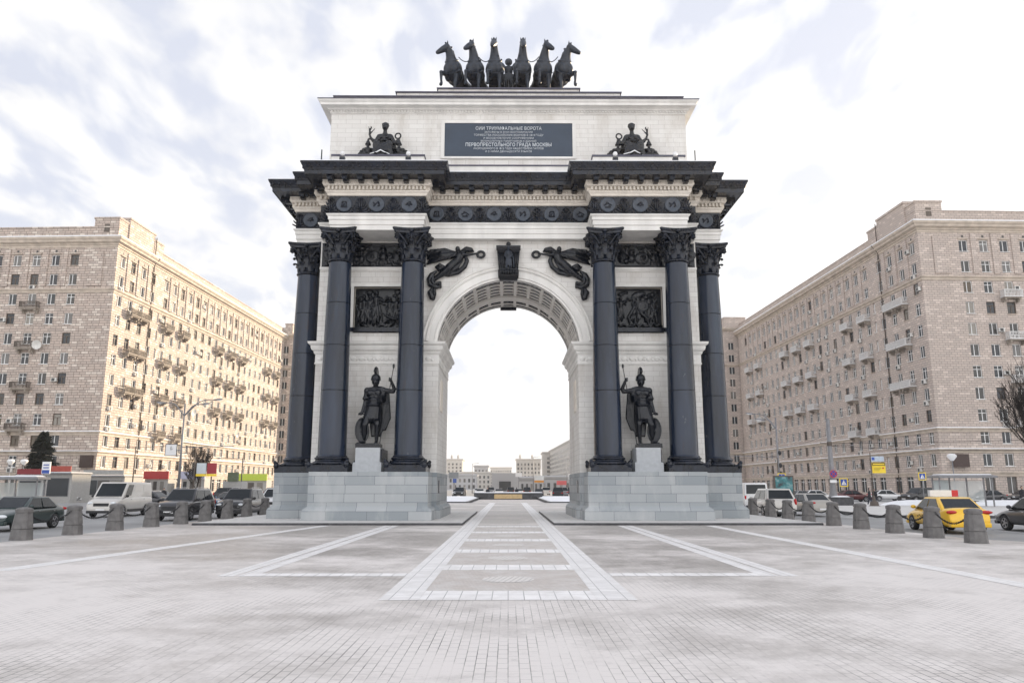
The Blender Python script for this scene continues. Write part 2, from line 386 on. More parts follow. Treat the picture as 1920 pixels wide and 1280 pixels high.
# ---------------------------------------------------------------- ground
PLAZA = -0.10; ROAD = -0.28
def ground_mat():
    m, nt, b = newmat('pale paving dusted with snow'); N = nt.nodes.new; L = nt.links.new
    tc = N('ShaderNodeTexCoord')
    br = N('ShaderNodeTexBrick'); L(tc.outputs['Object'], br.inputs['Vector']); br.inputs['Scale'].default_value = 1
    mp0 = N('ShaderNodeMapping'); mp0.inputs['Rotation'].default_value = (0, 0, R(90)); L(tc.outputs['Object'], mp0.inputs[0]); L(mp0.outputs[0], br.inputs['Vector'])
    br.inputs['Brick Width'].default_value = 0.21; br.inputs['Row Height'].default_value = 0.105; br.inputs['Mortar Size'].default_value = 0.005; br.inputs['Mortar Smooth'].default_value = 0.3
    br.inputs['Color1'].default_value = (0.455, 0.42, 0.39, 1); br.inputs['Color2'].default_value = (0.375, 0.345, 0.32, 1); br.inputs['Mortar'].default_value = (0.40, 0.375, 0.35, 1)
    # snow and salt dust
    def noise(sc, det, ro, mapscale=None):
        n = N('ShaderNodeTexNoise'); n.inputs['Scale'].default_value = sc; n.inputs['Detail'].default_value = det; n.inputs['Roughness'].default_value = ro
        if mapscale:
            q = N('ShaderNodeMapping'); q.inputs['Scale'].default_value = mapscale; L(tc.outputs['Object'], q.inputs[0]); L(q.outputs[0], n.inputs['Vector'])
        else: L(tc.outputs['Object'], n.inputs['Vector'])
        return n.outputs['Fac']
    big = noise(0.22, 5, 0.6, (0.8, 1.0, 1)); mid = noise(1.6, 6, 0.65); fine = noise(16, 5, 0.7)
    def mth(op, a, b_, c=False):
        n = N('ShaderNodeMath'); n.operation = op; n.use_clamp = c
        for i, v in enumerate((a, b_)):
            if isinstance(v, (int, float)): n.inputs[i].default_value = v
            else: L(v, n.inputs[i])
        return n.outputs[0]
    tot = mth('ADD', mth('MULTIPLY', big, 1.6), mth('ADD', mth('MULTIPLY', mid, 0.55), mth('MULTIPLY', fine, 0.35)))
    # more dust in the open foreground, swept cleaner towards the arch
    sy = N('ShaderNodeSeparateXYZ'); L(tc.outputs['Object'], sy.inputs[0])
    near = N('ShaderNodeMapRange'); near.inputs[1].default_value = 9.0; near.inputs[2].default_value = 24.0; near.inputs[3].default_value = 0.16; near.inputs[4].default_value = -0.10
    L(sy.outputs[1], near.inputs[0])
    tot = mth('ADD', tot, near.outputs[0])
    rp = N('ShaderNodeMapRange'); rp.inputs[1].default_value = 1.06; rp.inputs[2].default_value = 1.44; rp.inputs[3].default_value = 0.0; rp.inputs[4].default_value = 0.90; L(tot, rp.inputs[0])
    jf = rp.outputs[0]
    mx = N('ShaderNodeMix'); mx.data_type = 'RGBA'; L(jf, mx.inputs[0]); L(br.outputs['Color'], mx.inputs[6]); mx.inputs[7].default_value = (0.80, 0.755, 0.725, 1)
    # the joints show dark only where they are swept clean; grit and slush stains lie over all
    jm = N('ShaderNodeMapRange'); jm.inputs[1].default_value = 0.42; jm.inputs[2].default_value = 0.62; jm.inputs[3].default_value = 0.04; jm.inputs[4].default_value = 0.95
    L(noise(0.9, 5, 0.7, (1.0, 0.5, 1)), jm.inputs[0])
    jy = N('ShaderNodeMapRange'); jy.inputs[1].default_value = 10.0; jy.inputs[2].default_value = 17.0; jy.inputs[3].default_value = 1.0; jy.inputs[4].default_value = 0.30; L(sy.outputs[1], jy.inputs[0])
    jx = N('ShaderNodeMix'); jx.data_type = 'RGBA'; L(mth('MULTIPLY', br.outputs['Fac'], mth('MULTIPLY', jm.outputs[0], jy.outputs[0])), jx.inputs[0]); L(mx.outputs[2], jx.inputs[6]); jx.inputs[7].default_value = (0.10, 0.095, 0.09, 1)
    gr = N('ShaderNodeMapRange'); gr.inputs[1].default_value = 0.60; gr.inputs[2].default_value = 0.72; gr.inputs[4].default_value = 0.45; L(noise(3.1, 8, 0.75), gr.inputs[0])
    gx = N('ShaderNodeMix'); gx.data_type = 'RGBA'; L(gr.outputs[0], gx.inputs[0]); L(jx.outputs[2], gx.inputs[6]); gx.inputs[7].default_value = (0.30, 0.28, 0.26, 1)
    L(gx.outputs[2], b.inputs['Base Color'])
    rr = N('ShaderNodeMapRange'); rr.inputs[3].default_value = 0.45; rr.inputs[4].default_value = 0.8; L(jf, rr.inputs[0]); L(rr.outputs[0], b.inputs['Roughness'])
    bp = N('ShaderNodeBump'); bp.inputs['Strength'].default_value = 0.5; bp.inputs['Distance'].default_value = 0.006
    L(mth('SUBTRACT', mth('MULTIPLY', fine, 0.4), br.outputs['Fac']), bp.inputs['Height']); L(bp.outputs[0], b.inputs['Normal'])
    return m
PAVE = ground_mat()
def slab_mat(name, c, bw, bh, rot=0):
    m, nt, b = newmat(name); N = nt.nodes.new; L = nt.links.new
    tc = N('ShaderNodeTexCoord'); mp = N('ShaderNodeMapping'); mp.inputs['Rotation'].default_value = (0, 0, R(rot)); L(tc.outputs['Object'], mp.inputs[0])
    br = N('ShaderNodeTexBrick'); L(mp.outputs[0], br.inputs['Vector']); br.inputs['Scale'].default_value = 1; br.offset = 0
    br.inputs['Brick Width'].default_value = bw; br.inputs['Row Height'].default_value = bh; br.inputs['Mortar Size'].default_value = 0.008
    br.inputs['Color1'].default_value = rgb([x * 1.03 for x in c]); br.inputs['Color2'].default_value = rgb([x * 0.93 for x in c]); br.inputs['Mortar'].default_value = rgb([x * 0.45 for x in c])
    no = N('ShaderNodeTexNoise'); no.inputs['Scale'].default_value = 2.2; no.inputs['Detail'].default_value = 8; no.inputs['Roughness'].default_value = 0.7; L(tc.outputs['Object'], no.inputs['Vector'])
    rp = N('ShaderNodeMapRange'); rp.inputs[1].default_value = 0.42; rp.inputs[2].default_value = 0.68; rp.inputs[4].default_value = 0.75; L(no.outputs['Fac'], rp.inputs[0])
    mx = N('ShaderNodeMix'); mx.data_type = 'RGBA'; L(rp.outputs[0], mx.inputs[0]); L(br.outputs['Color'], mx.inputs[6]); mx.inputs[7].default_value = (0.68, 0.66, 0.64, 1)
    L(mx.outputs[2], b.inputs['Base Color']); b.inputs['Roughness'].default_value = 0.7
    return m
SLAB = slab_mat('white granite slabs', (0.90, 0.88, 0.87), 0.30, 0.17)
SLABX = slab_mat('white granite cross slabs', (0.92, 0.90, 0.89), 0.247, 0.52)
SLABP = slab_mat('platform granite', (0.60, 0.59, 0.57), 1.0, 0.6)
COBL = slab_mat('pale cobbles', (0.80, 0.76, 0.72), 0.10, 0.10, 12)
COBBLE = slab_mat('pinkish cobbles', (0.66, 0.60, 0.555), 0.10, 0.10, 37)
ASPH = plain('worn grey asphalt', (0.30, 0.30, 0.30), 0.8, var=0.22, scale=0.25, bump=0.2, bscale=60)
KERB = plain('dark kerb granite', (0.07, 0.07, 0.075), 0.7, var=0.3)
KERBG = plain('grey kerb stone', (0.42, 0.41, 0.40), 0.7, var=0.2)
FARG = plain('far snowy ground', (0.62, 0.62, 0.62), 0.85, var=0.12, scale=0.05)
LINEP = plain('white road paint', (0.78, 0.78, 0.78), 0.6, var=0.08)

def sheet(name, pts, z, mat, label=None):
    mb = MB(); mb.quad([(x, y, z) for x, y in pts], mat); o = mb.build(name); tag(o, kind='structure'); return o
def solid(name, pts, z0, z1, mtop, mside):
    mb = MB(); n = len(pts); mb.quad([(x, y, z1) for x, y in pts], mtop)
    for i in range(n):
        a = pts[i]; c = pts[(i + 1) % n]
        mb.quad([(a[0], a[1], z0), (c[0], c[1], z0), (c[0], c[1], z1), (a[0], a[1], z1)], mside)
    o = mb.build(name); tag(o, kind='structure'); return o

sheet('ground', [(-2500, -300), (2500, -300), (2500, 5000), (-2500, 5000)], ROAD - 0.03, FARG)
sheet('road', [(-90, -60), (90, -60), (90, 420), (-90, 420)], ROAD, ASPH)
# the paved square with its rounded corner on the right
plz = [(-15.6, -30), (14.9 + 12, -30), (26.9, 16.2), (20.5, 19.2), (17.2, 22.2), (15.2, 25.5), (15.0, 30), (15.2, 60), (15.2, 82), (-15.2, 82), (-15.2, 45), (-15.6, 20)]
solid('pavement', plz, ROAD - 0.01, PLAZA, PAVE, KERBG)
mb = MB()
def strip(x0a, x1a, ya, x0b, x1b, yb, mat=None, z=PLAZA + 0.004): mb.quad([(x0a, ya, z), (x1a, ya, z), (x1b, yb, z), (x0b, yb, z)], mat or SLAB)
for s in (-1, 1):
    strip(s * 1.95, s * 1.35, 11.9, s * 1.95, s * 1.35, 81.9)
    strip(s * 5.55, s * 5.23, 15.0, s * 5.42, s * 5.12, 34.0); strip(s * 5.17, s * 4.85, 15.0, s * 5.06, s * 4.76, 34.0)
    strip(s * 1.954, s * 4.846, 15.0, s * 1.954, s * 4.846, 15.5, SLABX)
strip(-10.6, -10.1, 16.0, -8.2, -7.75, 34.0)
strip(8.7, 9.15, 12.6, 8.6, 9.05, 34.0)
for y in (11.9, 16.1, 20.25, 24.4, 28.6, 32.8):
    strip(-1.346, 1.346, y, -1.346, 1.346, y + 1.05, SLABX)
o = mb.build('paving_bands'); tag(o, kind='structure')
mb = MB()
for y0, y1 in ((12.95, 16.1), (17.15, 20.25), (21.3, 24.4), (25.45, 28.6), (29.65, 32.8)):
    strip(-1.346, 1.346, y0 + .003, -1.346, 1.346, y1 - .003, COBBLE)
o = mb.build('cobbled_path'); tag(o, kind='structure')
mb = MB()
for y0 in (12.95, 17.15, 21.3, 25.45, 29.65):
    c = (0, y0 + 1.55); pts = [(c[0] + .48 * math.cos(a * math.pi / 16), c[1] + .48 * math.sin(a * math.pi / 16), PLAZA + .008) for a in range(32)]
    mb.quad(pts, COBL)
o = mb.build('paving_discs'); tag(o, kind='structure')
for s in (-1, 1):
    pts = [(s * 2.02, 34.35), (s * 13.95, 34.35), (s * 13.95, 51), (s * 2.02, 51)]
    if s < 0: pts = pts[::-1]
    mbp = MB(); mbp.sweep(pts, [(0.0, PLAZA - .003), (0.0, PLAZA + .075), (-0.02, 0.0)], KERB)
    q = offset(pts, -0.02); mbp.quad([(x, y, 0.0) for x, y in q], SLABP)
    o = mbp.build('platform'); tag(o, kind='structure')
# snow lawns and the forecourt seen through the arch
for s in (-1, 1):
    pts = [(s * 4.4, 84), (s * 30, 84), (s * 30, 122), (s * 4.4, 122), (s * 4.4, 96)]
    pts = [(s * 4.4, 84), (s * 34, 84), (s * 34, 124), (s * 4.3, 124)]
    if s < 0: pts = pts[::-1]
    mbp = MB(); mbp.sweep(pts, [(0.0, ROAD), (0.0, -0.02)], KERB); mbp.quad([(x, y, -0.02) for x, y in pts], KERBG); o = mbp.build('lawn_kerb'); tag(o, kind='structure')
    mbp = MB(); q = offset(pts, -0.25); random.seed(3)
    mbp.sweep(q, [(0.0, -0.016), (-0.5, 0.10)], SNOW, cap1=True); o = mbp.build('snow'); tag(o, kind='structure')
sheet('path', [(-4.2, 82.2), (4.2, 82.2), (4.2, 128), (-4.2, 128)], ROAD + 0.005, COBBLE)
# far kerb and pavement on the right side of the carriageway, snow bank on it
def ramp_snow(name, pts, z0, h, inset):
    mbp = MB(); mbp.sweep(pts, [(0, z0), (-inset * .4, z0 + h * .6), (-inset, z0 + h)], SNOW, cap1=True); o = mbp.build(name); tag(o, kind='structure'); return o
isl = [(22.5, 47), (30, 46), (60, 60), (60, 88), (31, 84), (25.4, 66)]
solid('traffic_island', isl, ROAD + .002, ROAD + 0.16, SLABP, KERB)
ramp_snow('snow', [(34.5, 72), (56, 66), (57, 80), (40, 82)], ROAD + .164, 0.35, 2.2)
ramp_snow('snow', [(25.6, 73.5), (31.5, 72.6), (32, 82), (27, 80)], ROAD + .164, 0.35, 1.6)
# pavements along the two apartment blocks
solid('pavement', [(57, 96), (140, 96), (140, 103), (64.5, 106), (61.5, 215), (56.0, 215)], ROAD + .002, ROAD + .15, SLABP, KERBG)
solid('pavement', [(-140, 104), (-57, 104), (-54, 220), (-60.5, 220), (-64, 116), (-140, 112)], ROAD + .002, ROAD + .15, SLABP, KERBG)
# lane lines
mb = MB()
for x in (-24.6, 20.9):
    for k in range(14):
        mb.quad([(x, 14 + k * 8, ROAD + .004), (x + .13, 14 + k * 8, ROAD + .004), (x + .13, 17.5 + k * 8, ROAD + .004), (x, 17.5 + k * 8, ROAD + .004)], LINEP)
mb.quad([(18.0, 22.4, ROAD + .004), (21.0, 19.4, ROAD + .004), (21.25, 19.5, ROAD + .004), (18.25, 22.5, ROAD + .004)], LINEP)
mb.quad([(19.6, 22.6, ROAD + .004), (22.6, 19.6, ROAD + .004), (22.85, 19.7, ROAD + .004), (19.85, 22.7, ROAD + .004)], LINEP)
o = mb.build('road_markings'); tag(o, kind='structure')
# ---------------------------------------------------------------- the arch
YC = 42.75                                  # centre line of the arch in depth
def full_plan(front):                       # front = [(x, y)] from the left to the right end of the front, mirrored in depth
    return front + [(x, 2 * YC - y) for x, y in reversed(front)]
ENT = full_plan([(-11.8, 42.15), (-11.8, 40.05), (-10.2, 40.05), (-10.2, 39.05), (-9.42, 39.05), (-9.42, 37.65), (-4.36, 37.65), (-4.36, 39.05),
                 (4.36, 39.05), (4.36, 37.65), (9.42, 37.65), (9.42, 39.05), (10.2, 39.05), (10.2, 40.05), (11.8, 40.05), (11.8, 42.15)])
# put the recess in the middle of each side
k = ENT.index((11.8, 42.15)); ENT[k + 1:k + 1] = [(10.45, 42.15), (10.45, 2 * YC - 42.15)]
ENT += [(-10.45, 2 * YC - 42.15), (-10.45, 42.15)]

ARCH = tag(empty('triumphal_arch', (0, YC, 0)), 'white stone triumphal arch with dark iron columns, reliefs and cornices', 'arch')
def A(mb, name, parent=None, **kw):         # arch parts are modelled in world metres and hung under the arch
    for i, v in enumerate(mb.v): mb.v[i] = (v[0], v[1] - YC, v[2])
    return mb.build(name, parent or ARCH, **kw)

# plinths -------------------------------------------------------------
for s in (-1, 1):
    def mir(p): return p if s > 0 else [(-x, y) for x, y in reversed(p)]
    f = [(3.66, 39.35), (3.86, 39.35), (3.86, 37.08), (9.62, 37.08), (9.62, 39.62), (12.05, 39.62)]
    plan = f + [(x, 2 * YC - y) for x, y in reversed(f)]
    plan = mir(plan)
    mb = MB()
    mb.sweep(plan, [(0.22, 0.0), (0.22, 0.42), (0.16, 0.52), (0.02, 0.62), (0.0, 0.66), (0.0, 2.28)], GRAN)
    mb.quad([(x, y, 2.28) for x, y in plan], GRAN2)
    A(mb, 'plinth', merge=.0005)
    mb = MB()                                # little bronze plate and white strip on the passage side
    mb.box(*sorted((s * 3.655, s * 3.63)), 40.3, 40.75, 1.25, 1.9, IRON)
    A(mb, 'plate')
    # masonry piers with string course and ornament band
    pl = mir([(3.70, 39.6), (10.2, 39.6), (10.2, 2 * YC - 39.6), (3.70, 2 * YC - 39.6)])
    mb = MB()
    mb.sweep(pl, [(0.0, 2.28), (0.0, 7.92)], WALL)
    mb.sweep(pl, [(0.0, 7.92), (0.05, 7.93), (0.05, 8.0), (0.025, 8.01), (0.025, 8.44), (0.06, 8.46), (0.10, 8.54), (0.10, 8.60), (0.20, 8.68), (0.24, 8.80), (0.24, 8.88), (0.36, 8.98), (.38, 9.10), (0.0, 9.16)], TRIMW)
    A(mb, 'pier')
    mb = MB(); q = offset(pl, 0.025)
    for i in range(4):                        # scrolls of the band and the bead row under the cornice
        a = Vector(q[i]); b_ = Vector(q[(i + 1) % 4]); L_ = (b_ - a).length; d = (b_ - a) / L_; nn = Vector((d.y, -d.x))
        k = 0.12
        while k < L_ - .1:
            c = a + d * k; mb.ell((c.x + nn.x * .09, c.y + nn.y * .09, 8.63), (.045, .045, .045), TRIMW, n=6, m=4); k += 0.13
        k = 0.25
        while k < L_ - .2:
            c = a + d * k; mb.ell((c.x, c.y, 8.22), (.04 + .12 * abs(d.x), .04 + .12 * abs(d.y), .13), TRIMW, n=8, m=5)
            mb.ell((c.x + d.x * .22, c.y + d.y * .22, 8.16), (.03 + .05 * abs(d.x), .03 + .05 * abs(d.y), .07), TRIMW, n=6, m=4); k += 0.44
    A(mb, 'string_course', recalc=False)

# spandrel wall with the round opening ---------------------------------
CZ = 8.74; RI = 3.80; RO = 4.56; NSEG = 56
yF, yB = 39.6, 2 * YC - 39.6
mb = MB()
def arc(r, n=NSEG, a0=0.0, a1=math.pi, cz=CZ): return [(-r * math.cos(a0 + (a1 - a0) * i / n), cz + r * math.sin(a0 + (a1 - a0) * i / n)) for i in range(n + 1)]
ar = arc(RI + .1)
a_lo = math.asin((9.12 - CZ) / (RI + .1)); ar = arc(RI + .1, NSEG, a_lo, math.pi - a_lo)
top = 14.75
for y in (yF, yB):
    for i in range(NSEG):
        (x0, z0), (x1, z1) = ar[i], ar[i + 1]
        mb.quad([(x0, y, z0), (x1, y, z1), (x1, y, top), (x0, y, top)], WALL)
xl = ar[0][0]
# panels are real recesses: the wall beside the arch is laid as a grid with the square relief left open
def wallgrid(xs, zs, y, holes, depth, back):
    for i in range(len(xs) - 1):
        for j in range(len(zs) - 1):
            if (i, j) in holes:
                x0, x1, z0, z1 = xs[i], xs[i + 1], zs[j], zs[j + 1]
                for p in ([(x0, y, z0), (x0, y + depth, z0), (x0, y + depth, z1), (x0, y, z1)], [(x1, y, z0), (x1, y + depth, z0), (x1, y + depth, z1), (x1, y, z1)],
                          [(x0, y, z0), (x1, y, z0), (x1, y + depth, z0), (x0, y + depth, z0)], [(x0, y, z1), (x1, y, z1), (x1, y + depth, z1), (x0, y + depth, z1)]):
                    mb.quad(p, TRIM)
                mb.quad([(x0, y + depth, z0), (x1, y + depth, z0), (x1, y + depth, z1), (x0, y + depth, z1)], back)
            else:
                mb.quad([(xs[i], y, zs[j]), (xs[i + 1], y, zs[j]), (xs[i + 1], y, zs[j + 1]), (xs[i], y, zs[j + 1])], WALL)
for s in (-1, 1):
    xs = [s * v for v in (-xl, 5.62, 8.30, 10.2)]; zs = [9.16, 9.62, 12.15, top]
    wallgrid(xs, zs, yF, {(1, 1)}, 0.42, IRON)
    mb.quad([(s * -xl, yB, 9.16), (s * 10.2, yB, 9.16), (s * 10.2, yB, top), (s * -xl, yB, top)], WALL)
    mb.quad([(s * 10.2, yF, 9.16), (s * 10.2, yB, 9.16), (s * 10.2, yB, top), (s * 10.2, yF, top)], WALL)
A(mb, 'wall', merge=.0005, recalc=False)
# moulded square frame round each relief
for s in (-1, 1):
    mb = MB(); x0, x1 = sorted((s * 5.62, s * 8.30)); z0, z1 = 9.62, 12.15
    for (w, p) in ((0.16, 0.05), (0.07, 0.085)):
        mb.box(x0 - w, x0, yF - p, yF + .1, z0 - .0, z1 + w, TRIMW); mb.box(x1, x1 + w, yF - p, yF + .1, z0 - .0, z1 + w, TRIMW)
        mb.box(x0, x1, yF - p, yF + .1, z1, z1 + w, TRIMW)
    A(mb, 'panel_frame')
    mb = MB(); mb.box(x0 - .12, x1 + .12, yF - .2, yF + .3, 9.66, 9.88, IRON); A(mb, 'panel_sill')

# archivolt
def ringsweep(mb, prof, mat, a0=a_lo, n=NSEG):
    """prof = [(radius, y)] swept along the half circle"""
    rows = []
    for i in range(n + 1):
        a = a0 + (math.pi - 2 * a0) * i / n
        rows.append([(-r * math.cos(a), y, CZ + r * math.sin(a)) for r, y in prof])
    m_ = len(prof); vs_ = [p for r in rows for p in r]; fs_ = []
    for i in range(n):
        for j in range(m_ - 1): fs_.append((i * m_ + j, i * m_ + j + 1, (i + 1) * m_ + j + 1, (i + 1) * m_ + j))
    mb.add(vs_, fs_, mat)
mb = MB()
for sgn, y in ((1, yF), (-1, yB)):
    if sgn < 0: A(mb, 'archivolt', recalc=False); mb = MB()
    P = lambda d: y - sgn * d
    ringsweep(mb, [(RI, P(-.30)), (RI, P(.10)), (RI + .10, P(.10)), (RI + .12, P(.17)), (RI + .17, P(.17)), (RI + .19, P(.12)), (RI + .50, P(.12)), (RI + .52, P(.20)), (RI + .58, P(.24)), (RI + .60, P(.15)), (RI + .68, P(.15)), (RI + .70, P(.23)), (RO, P(.26)), (RO + .02, P(0))], TRIMW)
for i in range(98):
    a = a_lo + .02 + (math.pi - 2 * a_lo - .04) * i / 97
    mb.ell((-(RI + .64) * math.cos(a), yB + .15, CZ + (RI + .64) * math.sin(a)), (.04, .04, .04), TRIMW, n=6, m=4)
A(mb, 'archivolt', recalc=False)

# coffered vault: dark shell behind, pale ribs in front
mb = MB(); ringsweep(mb, [(RI + .05, yF + .02), (RI + .05, yB - .02)], IRON)
A(mb, 'vault', recalc=False)
mb = MB()
bands = [(39.6, 39.70), (40.50, 40.68), (41.14, 41.32), (41.78, 41.98), (42.44, 42.62), (43.05, 43.95), (44.0, 44.35), (45.05, 45.3), (45.78, 45.9)]
for y0, y1 in bands:
    th = .0 if y0 != 43.05 else -.10
    ringsweep(mb, [(RI + .05, y0), (RI + th, y0), (RI + th, y1), (RI + .05, y1)], WHITE)
def rib(ac, w, y0, y1):
    da = w / 2 / RI; n = 1; vs_ = []
    for a in (ac - da, ac + da):
        for r in (RI, RI + .05):
            for y in (y0, y1): vs_.append((-r * math.cos(a), y, CZ + r * math.sin(a)))
    mb.add(vs_, [(0, 1, 3, 2), (4, 6, 7, 5), (0, 4, 5, 1), (2, 3, 7, 6), (0, 2, 6, 4), (1, 5, 7, 3)], WHITE)
PIT = math.pi / 15.5
for k in range(-8, 8):
    a = math.pi / 2 + (k + .5) * PIT
    if not (a_lo + .02 < a < math.pi - a_lo - .02): continue
    rib(a, .17, 40.42, 45.05)
    if k in (-1, 0, -3, 2, -4, 3, -6, 5, -8, 7): rib(a, .17, 39.6, 40.42)
    if k in (-1, 0, -3, 2, -5, 4, -7, 6): rib(a, .17, 45.3, 45.85)
A(mb, 'vault_ribs')
mb = MB()                                         # iron rosettes and palm sprays in the coffers
for k in range(-7, 8):
    a = math.pi / 2 + k * PIT
    q = Matrix.Rotation(a - math.pi / 2, 3, 'Y')
    for y in (40.91, 41.55, 42.21):
        p = Vector((-(RI + .05) * math.cos(a), y, CZ + (RI + .05) * math.sin(a)))
        for dx in (-.27, .27): mb.ell(p + q @ Vector((dx, 0, -.01)), (.04, .04, .04), TRIM, q, n=6, m=4)
        mb.ell(p, (.2, .12, .03), BRONZE2, q, n=8, m=5)
    for y in (40.07, 44.7, 45.55):
        for t in range(5):
            p = Vector((-(RI + .05) * math.cos(a), y, CZ + (RI + .05) * math.sin(a)))
            mb.ell(p + q @ Vector(((t - 2) * .13, 0, -.01)), (.05, .22, .04), IRON, q @ Matrix.Rotation(.5 * (1 if t % 2 else -1), 3, 'Z'), n=6, m=4)
A(mb, 'coffer_ornaments', recalc=False)

# entablature ----------------------------------------------------------
mb = MB(); mb.sweep(ENT, [(-.10, 14.72), (-.10, 14.98), (-.05, 15.0), (-.05, 15.24), (0.0, 15.27), (0.0, 15.42), (.08, 15.50), (.09, 15.56), (0, 15.57)], TRIMW, cap0=True)
A(mb, 'architrave')
mb = MB(); mb.sweep(ENT, [(-.02, 15.572), (-.02, 16.53)], IRON)
q = offset(ENT, -.02)
# palm and torch reliefs of the frieze
def leaf(c, ang, L_, W_, y, mat=IRON, ax='y'):
    rot = Matrix.Rotation(-ang, 3, 'Y')
    mb.ell((c[0] + math.cos(ang) * L_ / 2, y, c[1] + math.sin(ang) * L_ / 2), (L_ / 2, .045, W_), mat, rot, n=8, m=6)
def frieze_unit(x, y):                        # torch with palm fans, between two medallions
    mb.tube([(x - .05, y - .03, 15.64), (x - .05, y - .03, 16.42)], [.035, .06], IRON, n=6); mb.tube([(x + .05, y - .03, 15.64), (x + .05, y - .03, 16.42)], [.035, .06], IRON, n=6)
    for sgn in (-1, 1):
        for t in range(4):
            an = R(28 + t * 17); an = an if sgn > 0 else math.pi - an
            leaf((x + sgn * .10, 15.68 + t * .12), an, .36, .045, y - .03)
def wreath(x, y):
    for sgn in (-1, 1):
        for t in range(3):
            an = R(200 + t * 25) if sgn < 0 else R(-20 - t * 25)
            leaf((x + sgn * (.42 - t * .1), 15.88 - t * .07), an + math.pi * 0, .22, .06, y - .04)
med_front = [6.90 - 1.70, 6.90, 6.90 + 1.70]; med_mid = [-3.9, -2.34, -.78, .78, 2.34, 3.9]
for s in (-1, 1):
    for x in med_front: wreath(s * x, 37.67)
    for x in (4.5, 6.05, 7.75, 9.3): frieze_unit(s * x, 37.67)
    wreath(s * 10.95, 40.07)
    for x in (10.32, 11.58): frieze_unit(s * x, 40.07)
    frieze_unit(s * 9.85, 39.07)
for x in (-3.12, -1.56, 0, 1.56, 3.12): frieze_unit(x, 39.07)
for x in med_mid: wreath(x, 39.07)
FRIEZE = A(mb, 'frieze', recalc=False)
EMB = [[((-.18, -.02), (.18, -.02)), ((-.12, .05), (.12, .05)), ((0, -.1), (0, .14))],
       [((-.15, -.12), (.1, .15)), ((.12, .1), (.16, -.1)), ((-.05, 0), (-.18, .1))],
       [((-.1, -.15), (-.1, .12)), ((-.1, .12), (.12, .12)), ((.12, .12), (.12, -.15)), ((-.16, -.15), (.18, -.15))],
       [((-.2, -.05), (0, .08)), ((0, .08), (.2, -.05)), ((-.15, -.14), (.15, -.14))]]
def medallion_mesh(v):
    mb = MB(); pr = [(0.0, -.10), (.30, -.10), (.34, -.12), (.39, -.12), (.41, -.09), (.41, .02)]
    M_ = Matrix.Rotation(R(90), 4, 'X'); mb.T = M_
    mb.lathe([(max(r, .001), -z) for r, z in pr], (0, 0, 0), 28, MEDAL, caps=False)
    mb.T = Matrix.Identity(4)
    for (a, b_) in EMB[v]:
        mb.tube([(a[0], -.11, a[1]), (b_[0], -.11, b_[1])], [.04, .035], IRON, n=6)
    for t in range(3): mb.ell((random.uniform(-.12, .12), -.11, random.uniform(-.12, .12)), (.05, .03, .05), IRON, n=6, m=4)
    return mb.build('medallion')
random.seed(5)
MEDS = [medallion_mesh(v) for v in range(4)]
med_spots = [(s * x, 37.67) for s in (-1, 1) for x in med_front] + [(x, 39.07) for x in med_mid] + [(s * 10.95, 40.07) for s in (-1, 1)]
for i, (x, y) in enumerate(med_spots):
    src = MEDS[i % 4]; o = src if i < 4 else src.copy()
    if i >= 4: COL.objects.link(o)
    o.parent = FRIEZE; o.location = (x, y - YC, 16.06)
# pale bed moulding with its dentils
mb = MB(); mb.sweep(ENT, [(0, 16.532), (.06, 16.56), (.08, 16.66), (.16, 16.74), (.18, 16.80), (.05, 16.81), (.05, 17.03), (.26, 17.04), (.28, 17.10), (.30, 17.34)], TRIM)
def along(plan, d, pitch, cb, end=0.0):
    q = offset(plan, d); n = len(q)
    for i in range(n):
        a = Vector(q[i]); b_ = Vector(q[(i + 1) % n]); L_ = (b_ - a).length - 2 * end
        if L_ < pitch * .6: continue
        dr = (b_ - a).normalized(); nn = Vector((dr.y, -dr.x)); m_ = max(1, int(L_ / pitch)); 
        for k in range(m_):
            c = a + dr * (end + (k + .5) * L_ / m_)
            if c.y > YC + 1.5 and abs(nn.x) < .5: continue      # rear side of the arch never shows its fine teeth
            cb(c, dr, nn)
def dent(c, dr, nn):
    hx = .05 * abs(dr.x) + .10 * abs(nn.x); hy = .05 * abs(dr.y) + .10 * abs(nn.y)
    mb.box(c.x + nn.x * .05 - hx, c.x + nn.x * .05 + hx, c.y + nn.y * .05 - hy, c.y + nn.y * .05 + hy, 16.83, 17.02, TRIM)
along(ENT, .08, .195, dent)
def egg(c, dr, nn): mb.ell((c.x, c.y, 17.2), (.06, .06, .09), TRIM, n=6, m=4)
along(ENT, .29, .195, egg)
A(mb, 'bed_moulding', recalc=False)
mb = MB(); mb.sweep(ENT, [(.28, 17.342), (.40, 17.342), (.40, 17.36), (1.02, 17.36), (1.02, 17.33), (1.05, 17.33), (1.06, 17.54), (1.10, 17.56), (1.13, 17.66), (1.20, 17.80), (1.25, 17.90), (1.25, 17.975), (.4, 18.10), (-.2, 18.12)], IRON, cap1=True)
def modil(c, dr, nn):
    def bx(d0, d1, w, z0, z1):
        p = [c + nn * d0 - dr * w, c + nn * d1 + dr * w]
        mb.box(min(p[0].x, p[1].x), max(p[0].x, p[1].x), min(p[0].y, p[1].y), max(p[0].y, p[1].y), z0, z1, IRON)
    bx(0, .60, .15, 17.24, 17.358); bx(0, .34, .125, 17.10, 17.24); bx(.50, .56, .11, 17.17, 17.24)
    e = c + nn * .52; mb.tube([Vector((e.x, e.y, 17.20)) - Vector((dr.x, dr.y, 0)) * .12, Vector((e.x, e.y, 17.20)) + Vector((dr.x, dr.y, 0)) * .12], .07, BRONZE2, n=8)
along(ENT, .31, .76, modil, .1)
def lip(c, dr, nn): mb.ell((c.x, c.y, 17.72), (.05, .05, .10), IRON, n=6, m=4)
along(ENT, 1.16, .30, lip)
